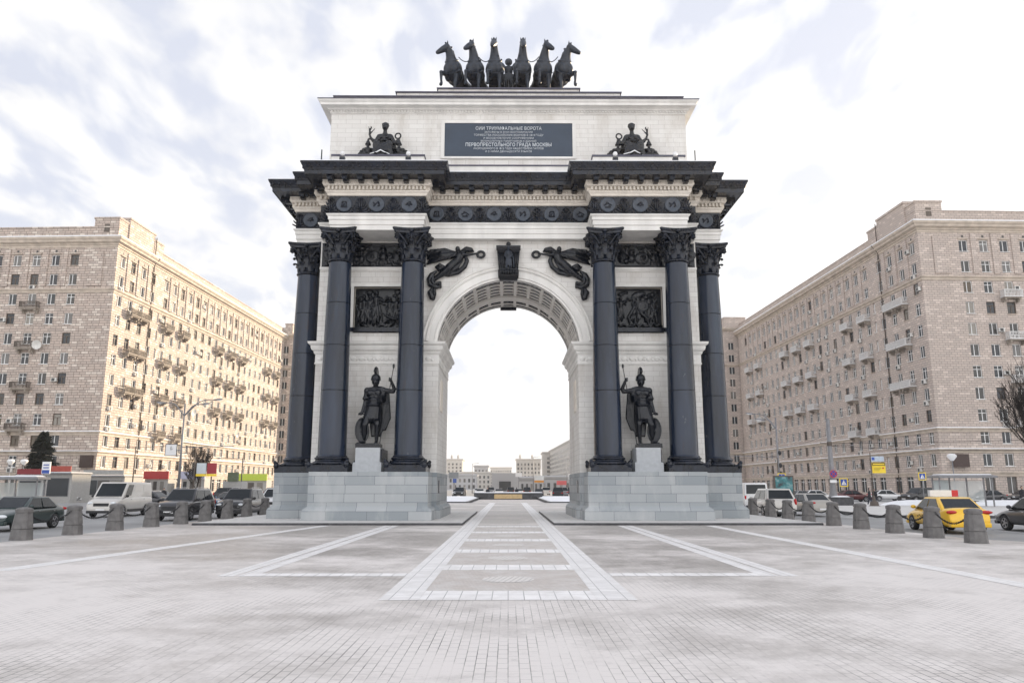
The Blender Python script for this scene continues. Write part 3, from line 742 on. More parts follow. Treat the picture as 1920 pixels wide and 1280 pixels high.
CORN = A(mb, 'cornice', recalc=False)
mb = MB(); mb.sweep(ENT, [(1.22, 17.985), (1.2, 18.03), (.4, 18.15)], SNOW, cap1=False); A(mb, 'snow_cover')

# attic ----------------------------------------------------------------
AT = full_plan([(-9.98, 39.6), (9.98, 39.6)])
mb = MB(); mb.sweep(AT, [(0, 18.0), (0, 22.2)], WALL); A(mb, 'attic')
mb = MB(); mb.sweep(AT, [(0, 22.2), (.05, 22.21), (.05, 22.26), (.03, 22.27), (.03, 22.37), (.16, 22.39), (.20, 22.46), (.30, 22.50), (.52, 22.51), (.53, 22.64), (.60, 22.70), (.66, 22.80), (0, 22.93)], TRIMW)
def dent2(c, dr, nn):
    mb.box(c.x - .05 * abs(dr.x) - .05 * abs(nn.x), c.x + .05 * abs(dr.x) + .05 * abs(nn.x), c.y - .05, c.y + .05, 22.28, 22.38, TRIMW)
along(AT, .05, .17, dent2)
A(mb, 'attic_cornice', recalc=False)
mb = MB(); mb.sweep(AT, [(.662, 22.79), (.68, 22.84), (.3, 22.9)], LEAD)
for pl, z0, z1 in ((full_plan([(-9.95, 40.0), (9.95, 40.0)]), 22.8, 23.52), (full_plan([(-6.45, 40.3), (6.45, 40.3)]), 23.4, 23.95), (full_plan([(-4.1, 40.6), (4.1, 40.6)]), 23.8, 24.36)):
    mb.sweep(pl, [(0, z0), (0, z1 - .08)], WALL)
    mb.sweep(pl, [(0, z1 - .08), (.08, z1 - .07), (.09, z1), (0, z1 + .03)], LEAD, cap1=True)
A(mb, 'attic_steps')
# low stone course and blocking pieces under the seated groups
mb = MB(); mb.box(-4.3, 4.3, 39.15, 39.7, 18.1, 18.88, TRIMW); mb.box(-4.3, 4.3, 39.10, 39.7, 18.88, 18.95, LEAD); A(mb, 'attic_base')
for s in (-1, 1):
    x0, x1 = sorted((s * 4.48, s * 9.5))
    mb = MB(); mb.box(x0 + .04, x1 - .04, 38.05, 39.65, 18.05, 18.95, TRIMW); mb.box(x0, x1, 38.0, 39.65, 18.95, 19.05, LEAD); A(mb, 'statue_base')

# inscription ----------------------------------------------------------
mb = MB(); mb.box(-3.58, 3.58, 39.54, 39.62, 19.62, 21.62, PLAQUE)
PLQ = A(mb, 'plaque')
mb = MB()
for (x0, x1, z0, z1) in ((-3.78, -3.582, 19.5, 21.8), (3.582, 3.78, 19.5, 21.8), (-3.582, 3.582, 21.622, 21.8), (-3.582, 3.582, 19.5, 19.618)): mb.box(x0, x1, 39.5, 39.62, z0, z1, TRIMW)
A(mb, 'plaque_frame')
LINES = [("СИИ ТРИУМФАЛЬНЫЕ ВОРОТА", 21.30, .20, 3.7), ("ЗАЛОЖЕНЫ В ЗНАК ВОСПОМИНАНИЯ", 21.08, .105, 2.7), ("ТОРЖЕСТВА РОССИЙСКИХ ВОИНОВ В 1814 ГОДУ", 20.90, .12, 3.9),
         ("И ВОЗОБНОВЛЕНИЯ СООРУЖЕНИЕМ", 20.72, .11, 2.8), ("ВЕЛИКОЛЕПНЫХ ПАМЯТНИКОВ И ЗДАНИЙ", 20.54, .11, 3.1), ("ПЕРВОПРЕСТОЛЬНОГО ГРАДА МОСКВЫ", 20.32, .21, 4.8),
         ("РАЗРУШЕННОГО В 1812 ГОДУ НАШЕСТВИЕМ ГАЛЛОВ", 20.10, .12, 3.9), ("И С НИМИ ДВУНАДЕСЯТИ ЯЗЫКОВ", 19.92, .11, 2.6)]
for t, z, h, w in LINES:
    cu = bpy.data.curves.new('text', 'FONT'); cu.body = t; cu.align_x = 'CENTER'; cu.align_y = 'CENTER'; cu.size = h * 1.35; cu.extrude = .008; cu.offset = .001 if h > .2 else -.0015; cu.resolution_u = 3
    to = bpy.data.objects.new('text', cu); COL.objects.link(to)
    dg = bpy.context.evaluated_depsgraph_get(); me = bpy.data.meshes.new_from_object(to.evaluated_get(dg))
    bpy.data.objects.remove(to)
    xs_ = [v.co.x for v in me.vertices]; sc = w / (max(xs_) - min(xs_))
    for v in me.vertices: v.co = Vector((v.co.x * sc, -v.co.z, v.co.y))
    me.materials.clear(); me.materials.append(LETTER); me.name = 'lettering'
    o = link('lettering', me, PLQ, (0, 39.525 - YC, z))

# columns ---------------------------------------------------------------
def capital_mesh():
    mb = MB(); H = 1.72
    mb.lathe([(.58, 0), (.64, .02), (.66, .07), (.62, .12), (.56, .14), (.55, .5), (.56, .9), (.62, 1.2), (.72, 1.42), (.74, 1.46)], (0, 0, 0), 24, IRON)
    def acan(ang, z0, h, w, r0, curl):
        """acanthus leaf: rises along the bell and rolls outward at the tip"""
        prof = [(0, 0), (.02, .3 * h), (.03, .6 * h), (.07, .82 * h), (.15 * curl + .04, .97 * h), (.27 * curl + .04, 1.0 * h), (.33 * curl + .04, .91 * h), (.31 * curl + .03, .84 * h)]
        wd = [.75, .95, 1.0, .95, .8, .65, .5, .35]; vs_ = []; fs_ = []
        ca, sa = math.cos(ang), math.sin(ang)
        for (dr, z), ww in zip(prof, wd):
            for k, (u, lift) in enumerate(((-1, -.03), (-.62, .035), (0, .015), (.62, .035), (1, -.03))):
                rr = r0 + dr + lift; t = u * w * ww
                vs_.append((rr * ca - t * sa, rr * sa + t * ca, z0 + z))
            for k, u in enumerate((-1, -.62, 0, .62, 1)):
                rr = r0 + dr - .07; t = u * w * ww * .9
                vs_.append((rr * ca - t * sa, rr * sa + t * ca, z0 + z - .02))
        n = len(prof)
        for i in range(n - 1):
            for k in range(4):
                a = i * 10 + k; fs_.append((a, a + 1, a + 11, a + 10)); fs_.append((a + 5, a + 15, a + 16, a + 6))
            fs_.append((i * 10, i * 10 + 10, i * 10 + 15, i * 10 + 5)); fs_.append((i * 10 + 4, i * 10 + 9, i * 10 + 19, i * 10 + 14))
        a = (n - 1) * 10; fs_.append((a, a + 1, a + 2, a + 3, a + 4, a + 9, a + 8, a + 7, a + 6, a + 5))
        mb.add(vs_, fs_, IRON, True)
    for k in range(8):
        acan(k * math.pi / 4 + math.pi / 8, .14, .52, .19, .57, .75); acan(k * math.pi / 4, .36, .72, .17, .59, .8)
    for k in range(4):                            # corner volutes and the inner scrolls
        a = math.pi / 4 + k * math.pi / 2
        for sd in (-1, 1):
            pts = []; rr = []
            for t in range(15):
                f = t / 14
                if f < .45:
                    g = f / .45; r_ = .62 + .42 * g ** 1.5; z = .86 + .58 * g; off = sd * (.26 - .2 * g)
                else:
                    g = (f - .45) / .55; th_ = math.pi / 2 - g * 2.9 * math.pi; q_ = .16 * (1 - g * .75)
                    r_ = 1.04 + q_ * math.cos(th_); z = 1.28 + q_ * math.sin(th_); off = sd * .06
                pts.append((r_ * math.cos(a) - off * math.sin(a), r_ * math.sin(a) + off * math.cos(a), z)); rr.append(.06 if f < .5 else .05)
            mb.tube(pts, rr, IRON, n=6)
        b_ = k * math.pi / 2
        for sd in (-1, 1):
            pts = []
            for t in range(10):
                g = t / 9; th_ = -math.pi / 2 + g * 2.2 * math.pi; q_ = .13 * (1 - .6 * g)
                u = sd * (.15 + q_ * math.cos(th_)); z = 1.27 + q_ * math.sin(th_)
                pts.append((.76 * math.cos(b_) - u * math.sin(b_), .76 * math.sin(b_) + u * math.cos(b_), z))
            mb.tube(pts, .035, IRON, n=5)
        mb.ell((.80 * math.cos(b_), .80 * math.sin(b_), 1.57), (.13, .13, .12), IRON, n=8, m=6)
        mb.tube([(.70 * math.cos(b_), .70 * math.sin(b_), .95), (.78 * math.cos(b_), .78 * math.sin(b_), 1.5)], .05, IRON, n=6)
    def aba(sc):                                   # abacus with hollow sides and cut corners
        pts = []
        for k in range(4):
            a0 = -math.pi / 4 - math.pi / 2 + k * math.pi / 2
            c, s_ = math.cos(k * math.pi / 2), math.sin(k * math.pi / 2)
            for t in range(9):
                u = -0.90 + 1.80 * t / 8; v = .98 - .20 * (1 - (u / .90) ** 2)
                x, y = u, -v
                pts.append((sc * (x * c - y * s_), sc * (x * s_ + y * c)))
        return pts
    prof = [(.90, 1.46), (.92, 1.56), (.97, 1.60), (1.0, 1.66), (1.0, 1.72)]
    rings = [[(x, y, z) for x, y in aba(f)] for f, z in prof]; n = len(rings[0]); fs_ = []
    for j in range(len(rings) - 1):
        for i in range(n): fs_.append((j * n + i, j * n + (i + 1) % n, (j + 1) * n + (i + 1) % n, (j + 1) * n + i))
    fs_.append(tuple(reversed(range(n)))); fs_.append(tuple((len(rings) - 1) * n + i for i in range(n)))
    mb.add([p for r in rings for p in r], fs_, IRON)
    return mb
def make_column():
    mb = MB(); pr = []
    zs_ = [3.06, 3.12, 6.30, 6.305, 6.335, 6.34, 8.60, 8.605, 8.635, 8.64, 10.81, 10.815, 10.845, 10.85, 12.9, 13.0]
    def rad(z):
        t = (z - 3.06) / 9.94; return .70 - .125 * t ** 1.7
    for z in zs_:
        r = rad(z)
        if z in (6.305, 6.335, 8.605, 8.635, 10.815, 10.845): r -= .022
        if z == 3.06: r += .05
        pr.append((r, z - 2.28))
    full = []
    for i in range(len(pr) - 1):
        full.append(pr[i]); (r0, z0), (r1, z1) = pr[i], pr[i + 1]
        if z1 - z0 > 1:
            for t in (.25, .5, .75): full.append((rad(z0 + 2.28 + (z1 - z0) * t), z0 + (z1 - z0) * t))
    full.append(pr[-1])
    cuts = [6.32, 8.62, 10.83]
    for (za, zb_) in ((3.06, 6.30), (6.335, 8.605), (8.635, 10.815), (10.845, 13.0)):
        seg = [(rad(za) - .012, za - 2.28)] + [(rad(za + (zb_ - za) * t / 8), za + .008 + (zb_ - za - .016) * t / 8 - 2.28) for t in range(9)] + [(rad(zb_) - .012, zb_ - 2.28)]
        mb.lathe(seg[:2], (0, 0, 0), 40, IRONS, caps=False); mb.lathe(seg[1:-1], (0, 0, 0), 40, IRONS, caps=False); mb.lathe(seg[-2:], (0, 0, 0), 40, IRONS, caps=False)
    for z in cuts: mb.lathe([(rad(z) - .03, z - 2.31), (rad(z) - .03, z - 2.25)], (0, 0, 0), 40, IRON, caps=False)
    mb.lathe([(rad(3.06) + .05, .76), (rad(3.06) + .05, .80), (rad(3.06), .83)], (0, 0, 0), 40, IRONS, caps=False)
    col = mb.build('column', ARCH)
    mb = capital_mesh(); cap_ = mb.build('capital', col, (0, 0, 13.02 - 2.28))
    mb = MB()
    mb.box(-1.0, 1.0, -1.0, 1.0, 0, .22, IRON); mb.box(-.95, .95, -.95, .95, .22, .33, IRON)
    tor = [(.86, .33)] + [(.86 + .09 * math.sin(t * math.pi / 8), .42 - .09 * math.cos(t * math.pi / 8)) for t in range(1, 8)] + [(.84, .52), (.79, .56), (.79, .61)] + [(.79 + .055 * math.sin(t * math.pi / 6), .665 - .055 * math.cos(t * math.pi / 6)) for t in range(1, 6)] + [(.78, .72), (.75, .78)]
    mb.lathe(tor, (0, 0, 0), 36, IRON)
    for sx in (-1, 1):
        for sy in (-1, 1):
            mb.ell((sx * .93, sy * .93, .36), (.14, .14, .20), IRON, n=8, m=6); mb.ell((sx * .98, sy * .98, .52), (.09, .09, .10), IRON, n=8, m=6)
            mb.ell((sx * .82, sy * .82, .36), (.18, .18, .08), IRON, n=8, m=6)
    mb.build('column_base', col, (0, 0, 0))
    return col
COLM = make_column()
spots = [(s * x, y) for s in (-1, 1) for x, y in ((5.0, 38.22), (8.8, 38.22), (11.1, 40.72), (11.1, 2 * YC - 40.72), (8.8, 2 * YC - 38.22), (5.0, 2 * YC - 38.22))]
for i, (x, y) in enumerate(spots):
    o = COLM if i == 0 else copy_tree(COLM, ARCH)
    o.location = (x, y - YC, 2.28); o.rotation_euler = (0, 0, (i * 2 % 3) * math.pi / 2)

# relief figures ---------------------------------------------------------
def fig(S, x, z, h, y, lean=0.0, arm=0, seed=0, drape=True):
    """standing figure in half relief: feet at (x, z), height h"""
    q = random.Random(seed); u = h
    P = lambda a, b_, d=0: (x + (a + lean * b_) * u, y - d * u, z + b_ * u)
    S.ell(P(0, .93, .08), (.062 * u, .07 * u, .078 * u)); S.cap(P(0, .88, .05), .03 * u, P(0, .8, .05), .04 * u)
    S.cap(P(0, .74, .06), .105 * u, P(.0, .55, .05), .085 * u); S.cap(P(-.07, .77, .05), .055 * u, P(.07, .77, .05), .055 * u)
    S.cap(P(.03, .5, .05), .08 * u, P(.06, .27, .06), .055 * u); S.cap(P(.06, .27, .06), .05 * u, P(.06, .03, .04), .03 * u)
    S.cap(P(-.03, .5, .05), .08 * u, P(-.08, .27, .08), .055 * u); S.cap(P(-.08, .27, .08), .05 * u, P(-.07, .03, .03), .03 * u)
    if drape:
        for k in range(6):
            a = -.10 + .04 * k; S.cap(P(a, .58, .09), .018 * u, P(a * 1.4 + q.uniform(-.03, .03), q.uniform(.05, .22), .08), .024 * u)
    if arm == 1: S.chain([P(.1, .77, .06), P(.22, .68, .1), P(.3, .84, .1)], [.04 * u, .033 * u, .025 * u])
    elif arm == 2: S.chain([P(-.1, .77, .06), P(-.24, .72, .1), P(-.36, .8, .1)], [.04 * u, .033 * u, .025 * u])
    else: S.chain([P(.1, .77, .06), P(.17, .6, .1), P(.08, .5, .13)], [.04 * u, .033 * u, .025 * u])
    S.chain([P(-.1, .77, .06), P(-.16, .6, .09), P(-.1, .48, .12)], [.04 * u, .033 * u, .025 * u])

def square_relief(kind):
    S = Sculpt(); y = 0.0; S.box(-1.38, 1.38, -.02, .16, 0.0, 2.35)
    q = random.Random(kind)
    if kind == 0:
        for k, (x, h, l, ar_) in enumerate(((-1.12, 1.5, .04, 0), (-.85, 1.72, -.02, 1), (-.62, 1.6, .05, 0), (-.18, 1.95, 0, 1), (.62, 1.5, -.05, 2), (.92, 1.65, .03, 0), (1.15, 1.4, 0, 2))):
            fig(S, x, .28 if h > 1.6 else .38, h, y, l, ar_, k)
        for t in range(9):                         # fallen figure with heavy drapery in the foreground
            S.cap((-.1 + t * .14, -.16, .18 + .12 * math.sin(t)), .06, (.35 + t * .1, -.18, .5 - .05 * t + .1 * math.sin(t * 2)), .05)
        S.ell((1.05, -.2, .72), (.11, .11, .13)); S.chain([(.9, -.2, .6), (.5, -.22, .75), (.2, -.2, .95)], [.07, .06, .04]); S.ell((-.75, -.18, .25), (.2, .1, .12), Matrix.Rotation(.5, 3, 'Y'))
    else:
        fig(S, -.95, .55, 1.35, y, .04, 1, 3); fig(S, -.1, .5, 1.7, y, .12, 2, 4); fig(S, .55, .5, 1.6, y, .10, 1, 5); fig(S, 1.0, .4, 1.45, y, -.05, 0, 8)
        S.ell((.1, -.12, 2.0), (.45, .12, .2), Matrix.Rotation(-.3, 3, 'Y')); S.disc((.3, -.2, 1.35), (0, 1, 0), .30, .06); S.ring((.3, -.24, 1.35), (0, 1, 0), .30, .03)
        S.chain([(-.15, -.15, 1.3), (-.5, -.18, .75), (-.35, -.12, .2)], [.11, .08, .05]); S.chain([(.2, -.15, 1.0), (.5, -.18, .7), (.75, -.12, .15)], [.11, .08, .05])
        for t in range(8): S.chain([(-1.3 + t * .33, -.15, .15 + .1 * (t % 2)), (-1.1 + t * .33, -.18, .45 - .1 * (t % 3)), (-.9 + t * .33, -.14, .2)], [.06, .07, .05])
        S.ell((-1.1, -.2, .6), (.11, .1, .13)); S.ell((-.2, -.2, .3), (.1, .1, .12))
        S.chain([(1.2, -.1, 2.1), (.9, -.12, 1.5)], .03)
    for t in range(14): S.ell((q.uniform(-1.2, 1.2), -.03, q.uniform(1.2, 2.2)), (q.uniform(.06, .2), .06, q.uniform(.05, .15)))
    return S.mesh('square_relief', .026, 1, [BRONZE])
for s in (-1, 1):
    me = square_relief(0 if s < 0 else 1); o = link('square_relief', me, ARCH, (s * 6.96, 40.0 - YC, 9.80)); o.scale = (.965, 1, .99)

def long_relief(seed):
    S = Sculpt(); q = random.Random(seed); S.box(-2.82, 2.82, -.02, .12, 0, 1.36)
    S.box(-2.82, 2.82, -.06, .1, 0, .05); S.box(-2.82, 2.82, -.06, .1, 1.3, 1.36)
    for t in range(9):
        x = -2.45 + t * .61 + q.uniform(-.1, .1); z = .62 + q.uniform(-.12, .12)
        k = t % 4
        if k == 0:
            S.disc((x, -.06, z), (q.uniform(-.2, .2), 1, .1), .34, .09); S.ring((x, -.11, z), (0, 1, 0), .32, .03); S.ell((x, -.15, z), (.09, .05, .09))
        elif k == 1:                                # armour
            S.ell((x, -.05, z), (.22, .15, .28)); S.ell((x, -.07, z + .38), (.13, .12, .16)); S.cap((x, -.05, z + .5), .03, (x, -.05, z + .66), .02)
            for r_ in range(5): S.cap((x - .18 + r_ * .09, -.08, z - .25), .04, (x - .2 + r_ * .1, -.05, z - .45), .03)
        elif k == 2:
            S.disc((x, -.04, z - .1), (.3, 1, 0), .26, .07, .36); S.ell((x + .25, -.08, z - .35), (.16, .12, .13)); S.ring((x, -.08, z - .1), (.3, 1, 0), .2, .025)
        else:
            S.ell((x, -.05, z - .1), (.2, .13, .25)); S.ell((x, -.07, z + .25), (.14, .12, .15))
    for t in range(16):
        x = q.uniform(-2.6, 2.6); a = q.uniform(-.9, .9); L_ = .55
        S.cap((x - L_ * math.sin(a), 0, .7 - L_ * math.cos(a)), .025, (x + L_ * math.sin(a), -.03, .7 + L_ * math.cos(a)), .035)
    for t in range(26): S.ell((q.uniform(-2.6, 2.6), -.03, q.uniform(.1, 1.2)), (q.uniform(.06, .14), .06, q.uniform(.05, .12)))
    for s_ in (-2.55, 2.55):
        for t in range(5): S.ell((s_, -.06, .15 + .26 * t), (.14, .07, .14))
    return S.mesh('long_relief', .03, 1, [BRONZE])
for s in (-1, 1):
    o = link('long_relief', long_relief(20 + s), ARCH, (s * 7.3, 39.56 - YC, 13.22))
mb = MB()
for s in (-1, 1):
    x0, x1 = sorted((s * 4.42, s * 10.2)); mb.box(x0, x1, 39.48, 39.62, 13.10, 13.22, TRIMW); mb.box(x0 + .05, x1 - .05, 39.53, 39.62, 13.02, 13.10, TRIMW)
A(mb, 'relief_sill')

# flying victories in the spandrels (traced to their pose, modelled in half relief)
def victory():
    S = Sculpt(); S.gain = 1.2; V = lambda cx, cy, d=.1: ((cx - 787) * .00637, -d, 14.31 - (cy - 205) * .00654)
    S.ell(V(355, 222, .22), (.13, .14, .16)); S.chain([V(356, 245, .18), V(362, 265, .18)], [.07, .1])
    S.chain([V(372, 285, .18), V(360, 320, .2), V(320, 350, .2), V(285, 385, .2)], [.20, .17, .19, .21])
    S.ell(V(352, 290, .30), (.09, .07, .08)); S.ell(V(388, 300, .30), (.09, .07, .08))
    S.chain([V(285, 385, .2), V(235, 425, .2), V(165, 475, .14), V(140, 505, .12)], [.20, .15, .10, .06])
    S.chain([V(300, 395, .15), V(225, 440, .14), V(150, 470, .12)], [.15, .11, .07])
    S.chain([V(400, 265, .2), V(440, 272, .2), V(490, 265, .2), V(530, 255, .2)], [.09, .07, .05, .04])
    S.ring(V(552, 265, .14), (0, 1, 0), .17, .06, sx=1.15, n=14)
    S.chain([V(330, 275, .2), V(300, 285, .24), V(285, 300, .24)], [.08, .06, .05])
    # wings
    for (a, b_, w) in (((340, 275), (95, 345), .10), ((340, 268), (110, 325), .12), ((335, 262), (100, 300), .12), ((330, 255), (105, 280), .10), ((320, 248), (120, 262), .09)):
        S.chain([V(*a, .12), V((a[0] + b_[0]) / 2, (a[1] + b_[1]) / 2 - 8, .16), V(*b_, .08)], [w, w * 1.1, w * .45])
    S.chain([V(330, 245, .1), V(240, 225, .14), V(170, 240, .14), V(110, 250, .1), V(95, 270, .08)], [.06, .09, .10, .09, .05])
    for t in range(3): S.chain([V(290 - 60 * t, 235 - 4 * t, .14), V(245 - 60 * t, 222 + 6 * t, .2), V(215 - 50 * t, 238 + 8 * t, .12)], .06)
    S.chain([V(390, 240, .1), V(430, 222, .14), V(465, 225, .12), V(485, 235, .08)], [.10, .14, .12, .05]); S.ell(V(440, 230, .1), (.28, .1, .12))
    # billowing robe, then the long tail that drops to the springing
    S.chain([V(420, 275, .1), V(435, 320, .14), V(415, 370, .14), V(360, 420, .12), V(280, 440, .1), V(230, 440, .1)], [.06, .10, .11, .10, .08, .05])
    for t in range(5): S.chain([V(395 - 12 * t, 320 + 12 * t, .2), V(350 - 14 * t, 390 + 7 * t, .24), V(260 - 10 * t, 425 + 6 * t, .14)], [.045, .06, .04])
    S.ell(V(215, 385, .12), (.26, .14, .20)); S.chain([V(175, 375, .14), V(205, 360, .2), V(240, 375, .18), V(215, 410, .2)], [.07, .09, .08, .06])
    S.chain([V(170, 415, .12), V(135, 440, .14), V(118, 480, .14), V(125, 520, .12), V(170, 545, .12), V(205, 540, .1)], [.07, .11, .13, .13, .11, .06])
    S.chain([V(150, 440, .15), V(140, 490, .22), V(160, 520, .2), V(210, 505, .14), V(215, 545, .1)], [.06, .08, .08, .07, .05])
    S.chain([V(140, 560, .1), V(125, 590, .13), V(140, 630, .12), V(155, 645, .1)], [.07, .12, .12, .07]); S.chain([V(160, 560, .12), V(165, 600, .16), V(160, 640, .1)], [.07, .09, .06])
    return S.mesh('winged_victory', .024, 1, [BRONZE])
vm = victory()
o = link('winged_victory', vm, ARCH, (0, 39.58 - YC, 0))
vm2 = vm.copy(); vm2.transform(Matrix.Scale(-1, 4, (1, 0, 0))); vm2.flip_normals(); link('winged_victory', vm2, ARCH, (0, 39.58 - YC, 0))

# keystone with its small figure
mb = MB()
pts = [(12.46, .12, .46), (12.62, .42, .55), (12.9, .50, .56), (13.0, .40, .52), (13.9, .30, .60), (14.12, .42, .62), (14.2, .44, .62)]
vs_ = []; fs_ = []
for z, d, w in pts: vs_ += [(-w, 39.62, z), (-w, 39.5 - d, z), (w, 39.5 - d, z), (w, 39.62, z)]
for i in range(len(pts) - 1):
    for k in range(3): fs_.append((i * 4 + k, i * 4 + k + 1, i * 4 + k + 5, i * 4 + k + 4))
fs_ += [(0, 3, 2, 1), tuple((len(pts) - 1) * 4 + k for k in range(4))]
mb.add(vs_, fs_, BRONZE); mb.box(-.66, .66, 39.0, 39.62, 14.2, 14.3, BRONZE)
for t in range(-4, 5):
    if abs(t) > 1: mb.tube([(t * .12, 39.12, 13.05), (t * .13, 39.17, 13.95)], [.05, .06], BRONZE, n=6)
for t in range(-3, 4): mb.tube([(t * .13, 39.0, 12.68), (t * .14, 38.95, 12.92)], .06, BRONZE, n=6)
KEY = A(mb, 'keystone')
S = Sculpt(); fig(S, 0, 13.0, 1.25, 0, 0, 0, 2); S.chain([(.12, -.05, 13.95), (.26, -.1, 13.6), (.3, -.05, 13.1)], .04)
link('keystone_figure', S.mesh('keystone_figure', .024, 1, [BRONZE2]), KEY, (0, 39.12 - YC, 0))
mb = MB(); mb.ell((0, 39.2, 14.42), (.13, .13, .14), BRONZE, n=10, m=8); A(mb, 'keystone_head', KEY)
mb = MB(); mb.box(-.5, .5, 45.85, 46.1, 12.35, 13.6, IRON); A(mb, 'keystone')
# bench-mark plates on the piers' passage sides
for s in (-1, 1):
    x0, x1 = sorted((s * 3.70, s * 3.655)); mb = MB(); mb.box(x0, x1, 41.0, 42.2, 5.6, 7.3, TRIM); A(mb, 'passage_panel')
# lightning rods standing on the cornice ends and small floodlights
for s in (-1, 1):
    mb = MB(); mb.tube([(s * 10.35, 39.3, 18.1), (s * 10.35, 39.3, 19.9)], .035, IRON, n=6); mb.box(s * 10.35 - .12, s * 10.35 + .12, 39.2, 39.35, 18.6, 18.75, IRON); A(mb, 'lightning_rod')
for x in (-8.7, -5.25, 5.6, 8.75):
    mb = MB(); mb.tube([(x, 37.2, 18.1), (x, 37.2, 18.45)], .03, IRON, n=6); mb.box(x - .14, x + .14, 37.1, 37.3, 18.3, 18.5, IRON); mb.box(x - .2, x + .2, 37.05, 37.35, 18.06, 18.14, IRON); mb.ell((x, 37.2, 18.72), (.13, .13, .13), WHITEP, n=8, m=6); A(mb, 'floodlight')
# ---------------------------------------------------------------- statues
def warrior():
    """one continuous figure of a helmeted warrior (about 3.4 m); returns the meshes of body, shield, spear and cloak"""
    P = lambda cx, cy, y=0.0: ((cx - 320) * .00446, y, (945 - cy) * .00452)
    S = Sculpt()
    # head, helmet and crest
    S.ell(P(388, 250, -.10), (.20, .23, .25)); S.ell(P(388, 212, -.06), (.245, .29, .24)); S.ell(P(388, 228, -.08), (.27, .32, .06))
    S.cap(P(388, 250, -.32), .04, P(388, 272, -.33), .05); S.cap(P(372, 240, -.29), .035, P(368, 275, -.22), .05); S.cap(P(404, 240, -.29), .035, P(408, 275, -.22), .05)
    S.ell(P(388, 288, -.22), (.09, .10, .08))
    for t in range(9):
        a = -1.0 + t * .28; S.cap(P(388, 185, .0), .06, (P(388, 0)[0], math.sin(a) * .42 - .02, P(388, 185)[2] + math.cos(a) * .40), .085)
    S.cap(P(386, 300, -.03), .13, P(384, 330, 0), .16)
    # trunk with moulded breastplate
    S.cap(P(330, 350), .20, P(440, 342), .20); S.ell(P(380, 400, 0), (.40, .28, .34)); S.ell(P(376, 470, 0), (.34, .25, .28)); S.ell(P(372, 530, 0), (.36, .28, .22))
    S.ell(P(340, 378, -.20), (.19, .12, .14)); S.ell(P(418, 374, -.20), (.19, .12, .14))
    for k in range(3):
        for sx in (-1, 1): S.ell(P(377 + sx * 22, 425 + k * 32, -.22), (.09, .06, .065))
    S.ring(P(374, 512, 0), (0, 0, 1), .35, .05, sx=1.0); S.ring(P(376, 405, -.02), (0, .1, 1), .38, .025)
    # skirt of pleats
    S.cap(P(370, 540), .33, P(352, 640, -.02), .36)
    for t in range(18):
        a = t * 2 * math.pi / 18; ca, sa = math.cos(a), math.sin(a)
        x0, z0 = P(372, 545)[0], P(372, 545)[2]; x1, z1 = P(352, 668)[0], P(352, 668)[2]
        S.cap((x0 + .33 * ca, .27 * sa, z0), .06, (x1 + .40 * ca, .32 * sa, z1), .07)
    # legs: the one under the shield bent, the other straight
    S.chain([P(330, 600, -.05), P(290, 735, -.28), P(282, 780, -.2), P(275, 920, .0)], [.23, .155, .15, .085])
    S.ell(P(288, 735, -.34), (.12, .10, .13)); S.ell(P(285, 810, -.10), (.14, .16, .26)); S.chain([P(275, 925, .02), P(235, 938, -.32)], [.10, .07]); S.ell(P(228, 940, -.36), (.13, .12, .06))
    S.chain([P(410, 600, .02), P(418, 735, -.06), P(418, 780, .0), P(410, 920, .1)], [.22, .15, .14, .085])
    S.ell(P(418, 730, -.12), (.11, .10, .12)); S.ell(P(420, 805, .06), (.13, .15, .25)); S.chain([P(410, 925, .1), P(412, 938, -.2)], [.10, .08]); S.ell(P(412, 940, -.24), (.10, .14, .06))
    # arm on the shield
    S.ell(P(292, 352, .02), (.18, .19, .19)); S.chain([P(288, 360, .02), P(272, 485, .04), P(250, 590, -.15)], [.15, .11, .075]); S.ell(P(275, 430, .02), (.14, .14, .16))
    S.ring(P(278, 440, .02), (0, .1, 1), .15, .035)
    S.ell(P(236, 612, -.2), (.10, .09, .08))
    for k in range(5): S.chain([P(236, 606, -.22 - .0), P(222 + 0 * k, 606 + 0 * k, -.30 + .055 * k), P(214, 622, -.30 + .055 * k)], [.04, .034, .028])
    # raised arm closed round the spear
    S.ell(P(466, 345, .02), (.18, .19, .18)); S.chain([P(470, 345, .02), P(585, 358, .0), P(600, 330, -.03), P(566, 245, -.16)], [.15, .115, .10, .07])
    S.ell(P(556, 232, -.17), (.09, .09, .09))
    for k in range(4): S.chain([P(560, 215 + 11 * k, -.14), P(545, 213 + 11 * k, -.28), P(566, 216 + 11 * k, -.30)], [.034, .032, .026])
    S.chain([P(552, 222, -.14), P(575, 214, -.24)], [.035, .03])
    # drapery over the shoulder
    for k in range(5): S.chain([P(440 + k * 9, 320, -.10), P(455 + k * 9, 400, -.16 + .03 * k), P(462 + 6 * k, 470, .0 + .05 * k)], [.05, .06, .05])
    body = S.mesh('body', .032, 1, [BRONZE])
    S = Sculpt()
    S.disc(P(252, 795, -.06), (.55, -1, .12), .36, .06, .68); S.ring(P(252, 795, -.08), (.55, -1, .12), .60, .035, sx=.58, n=26)
    S.disc(P(252, 795, -.12), (.55, -1, .12), .1, .06)
    shield = S.mesh('shield', .03, 1, [BRONZE])
    S = Sculpt(); S.cap(P(452, 948, -.10), .028, P(590, 100, -.24), .022)
    S.ell(P(592, 78, -.25), (.06, .035, .13)); S.cap(P(592, 78, -.25), .03, P(594, 55, -.25), .008)
    spear = S.mesh('spear', .018, 0, [BRONZE])
    S = Sculpt()
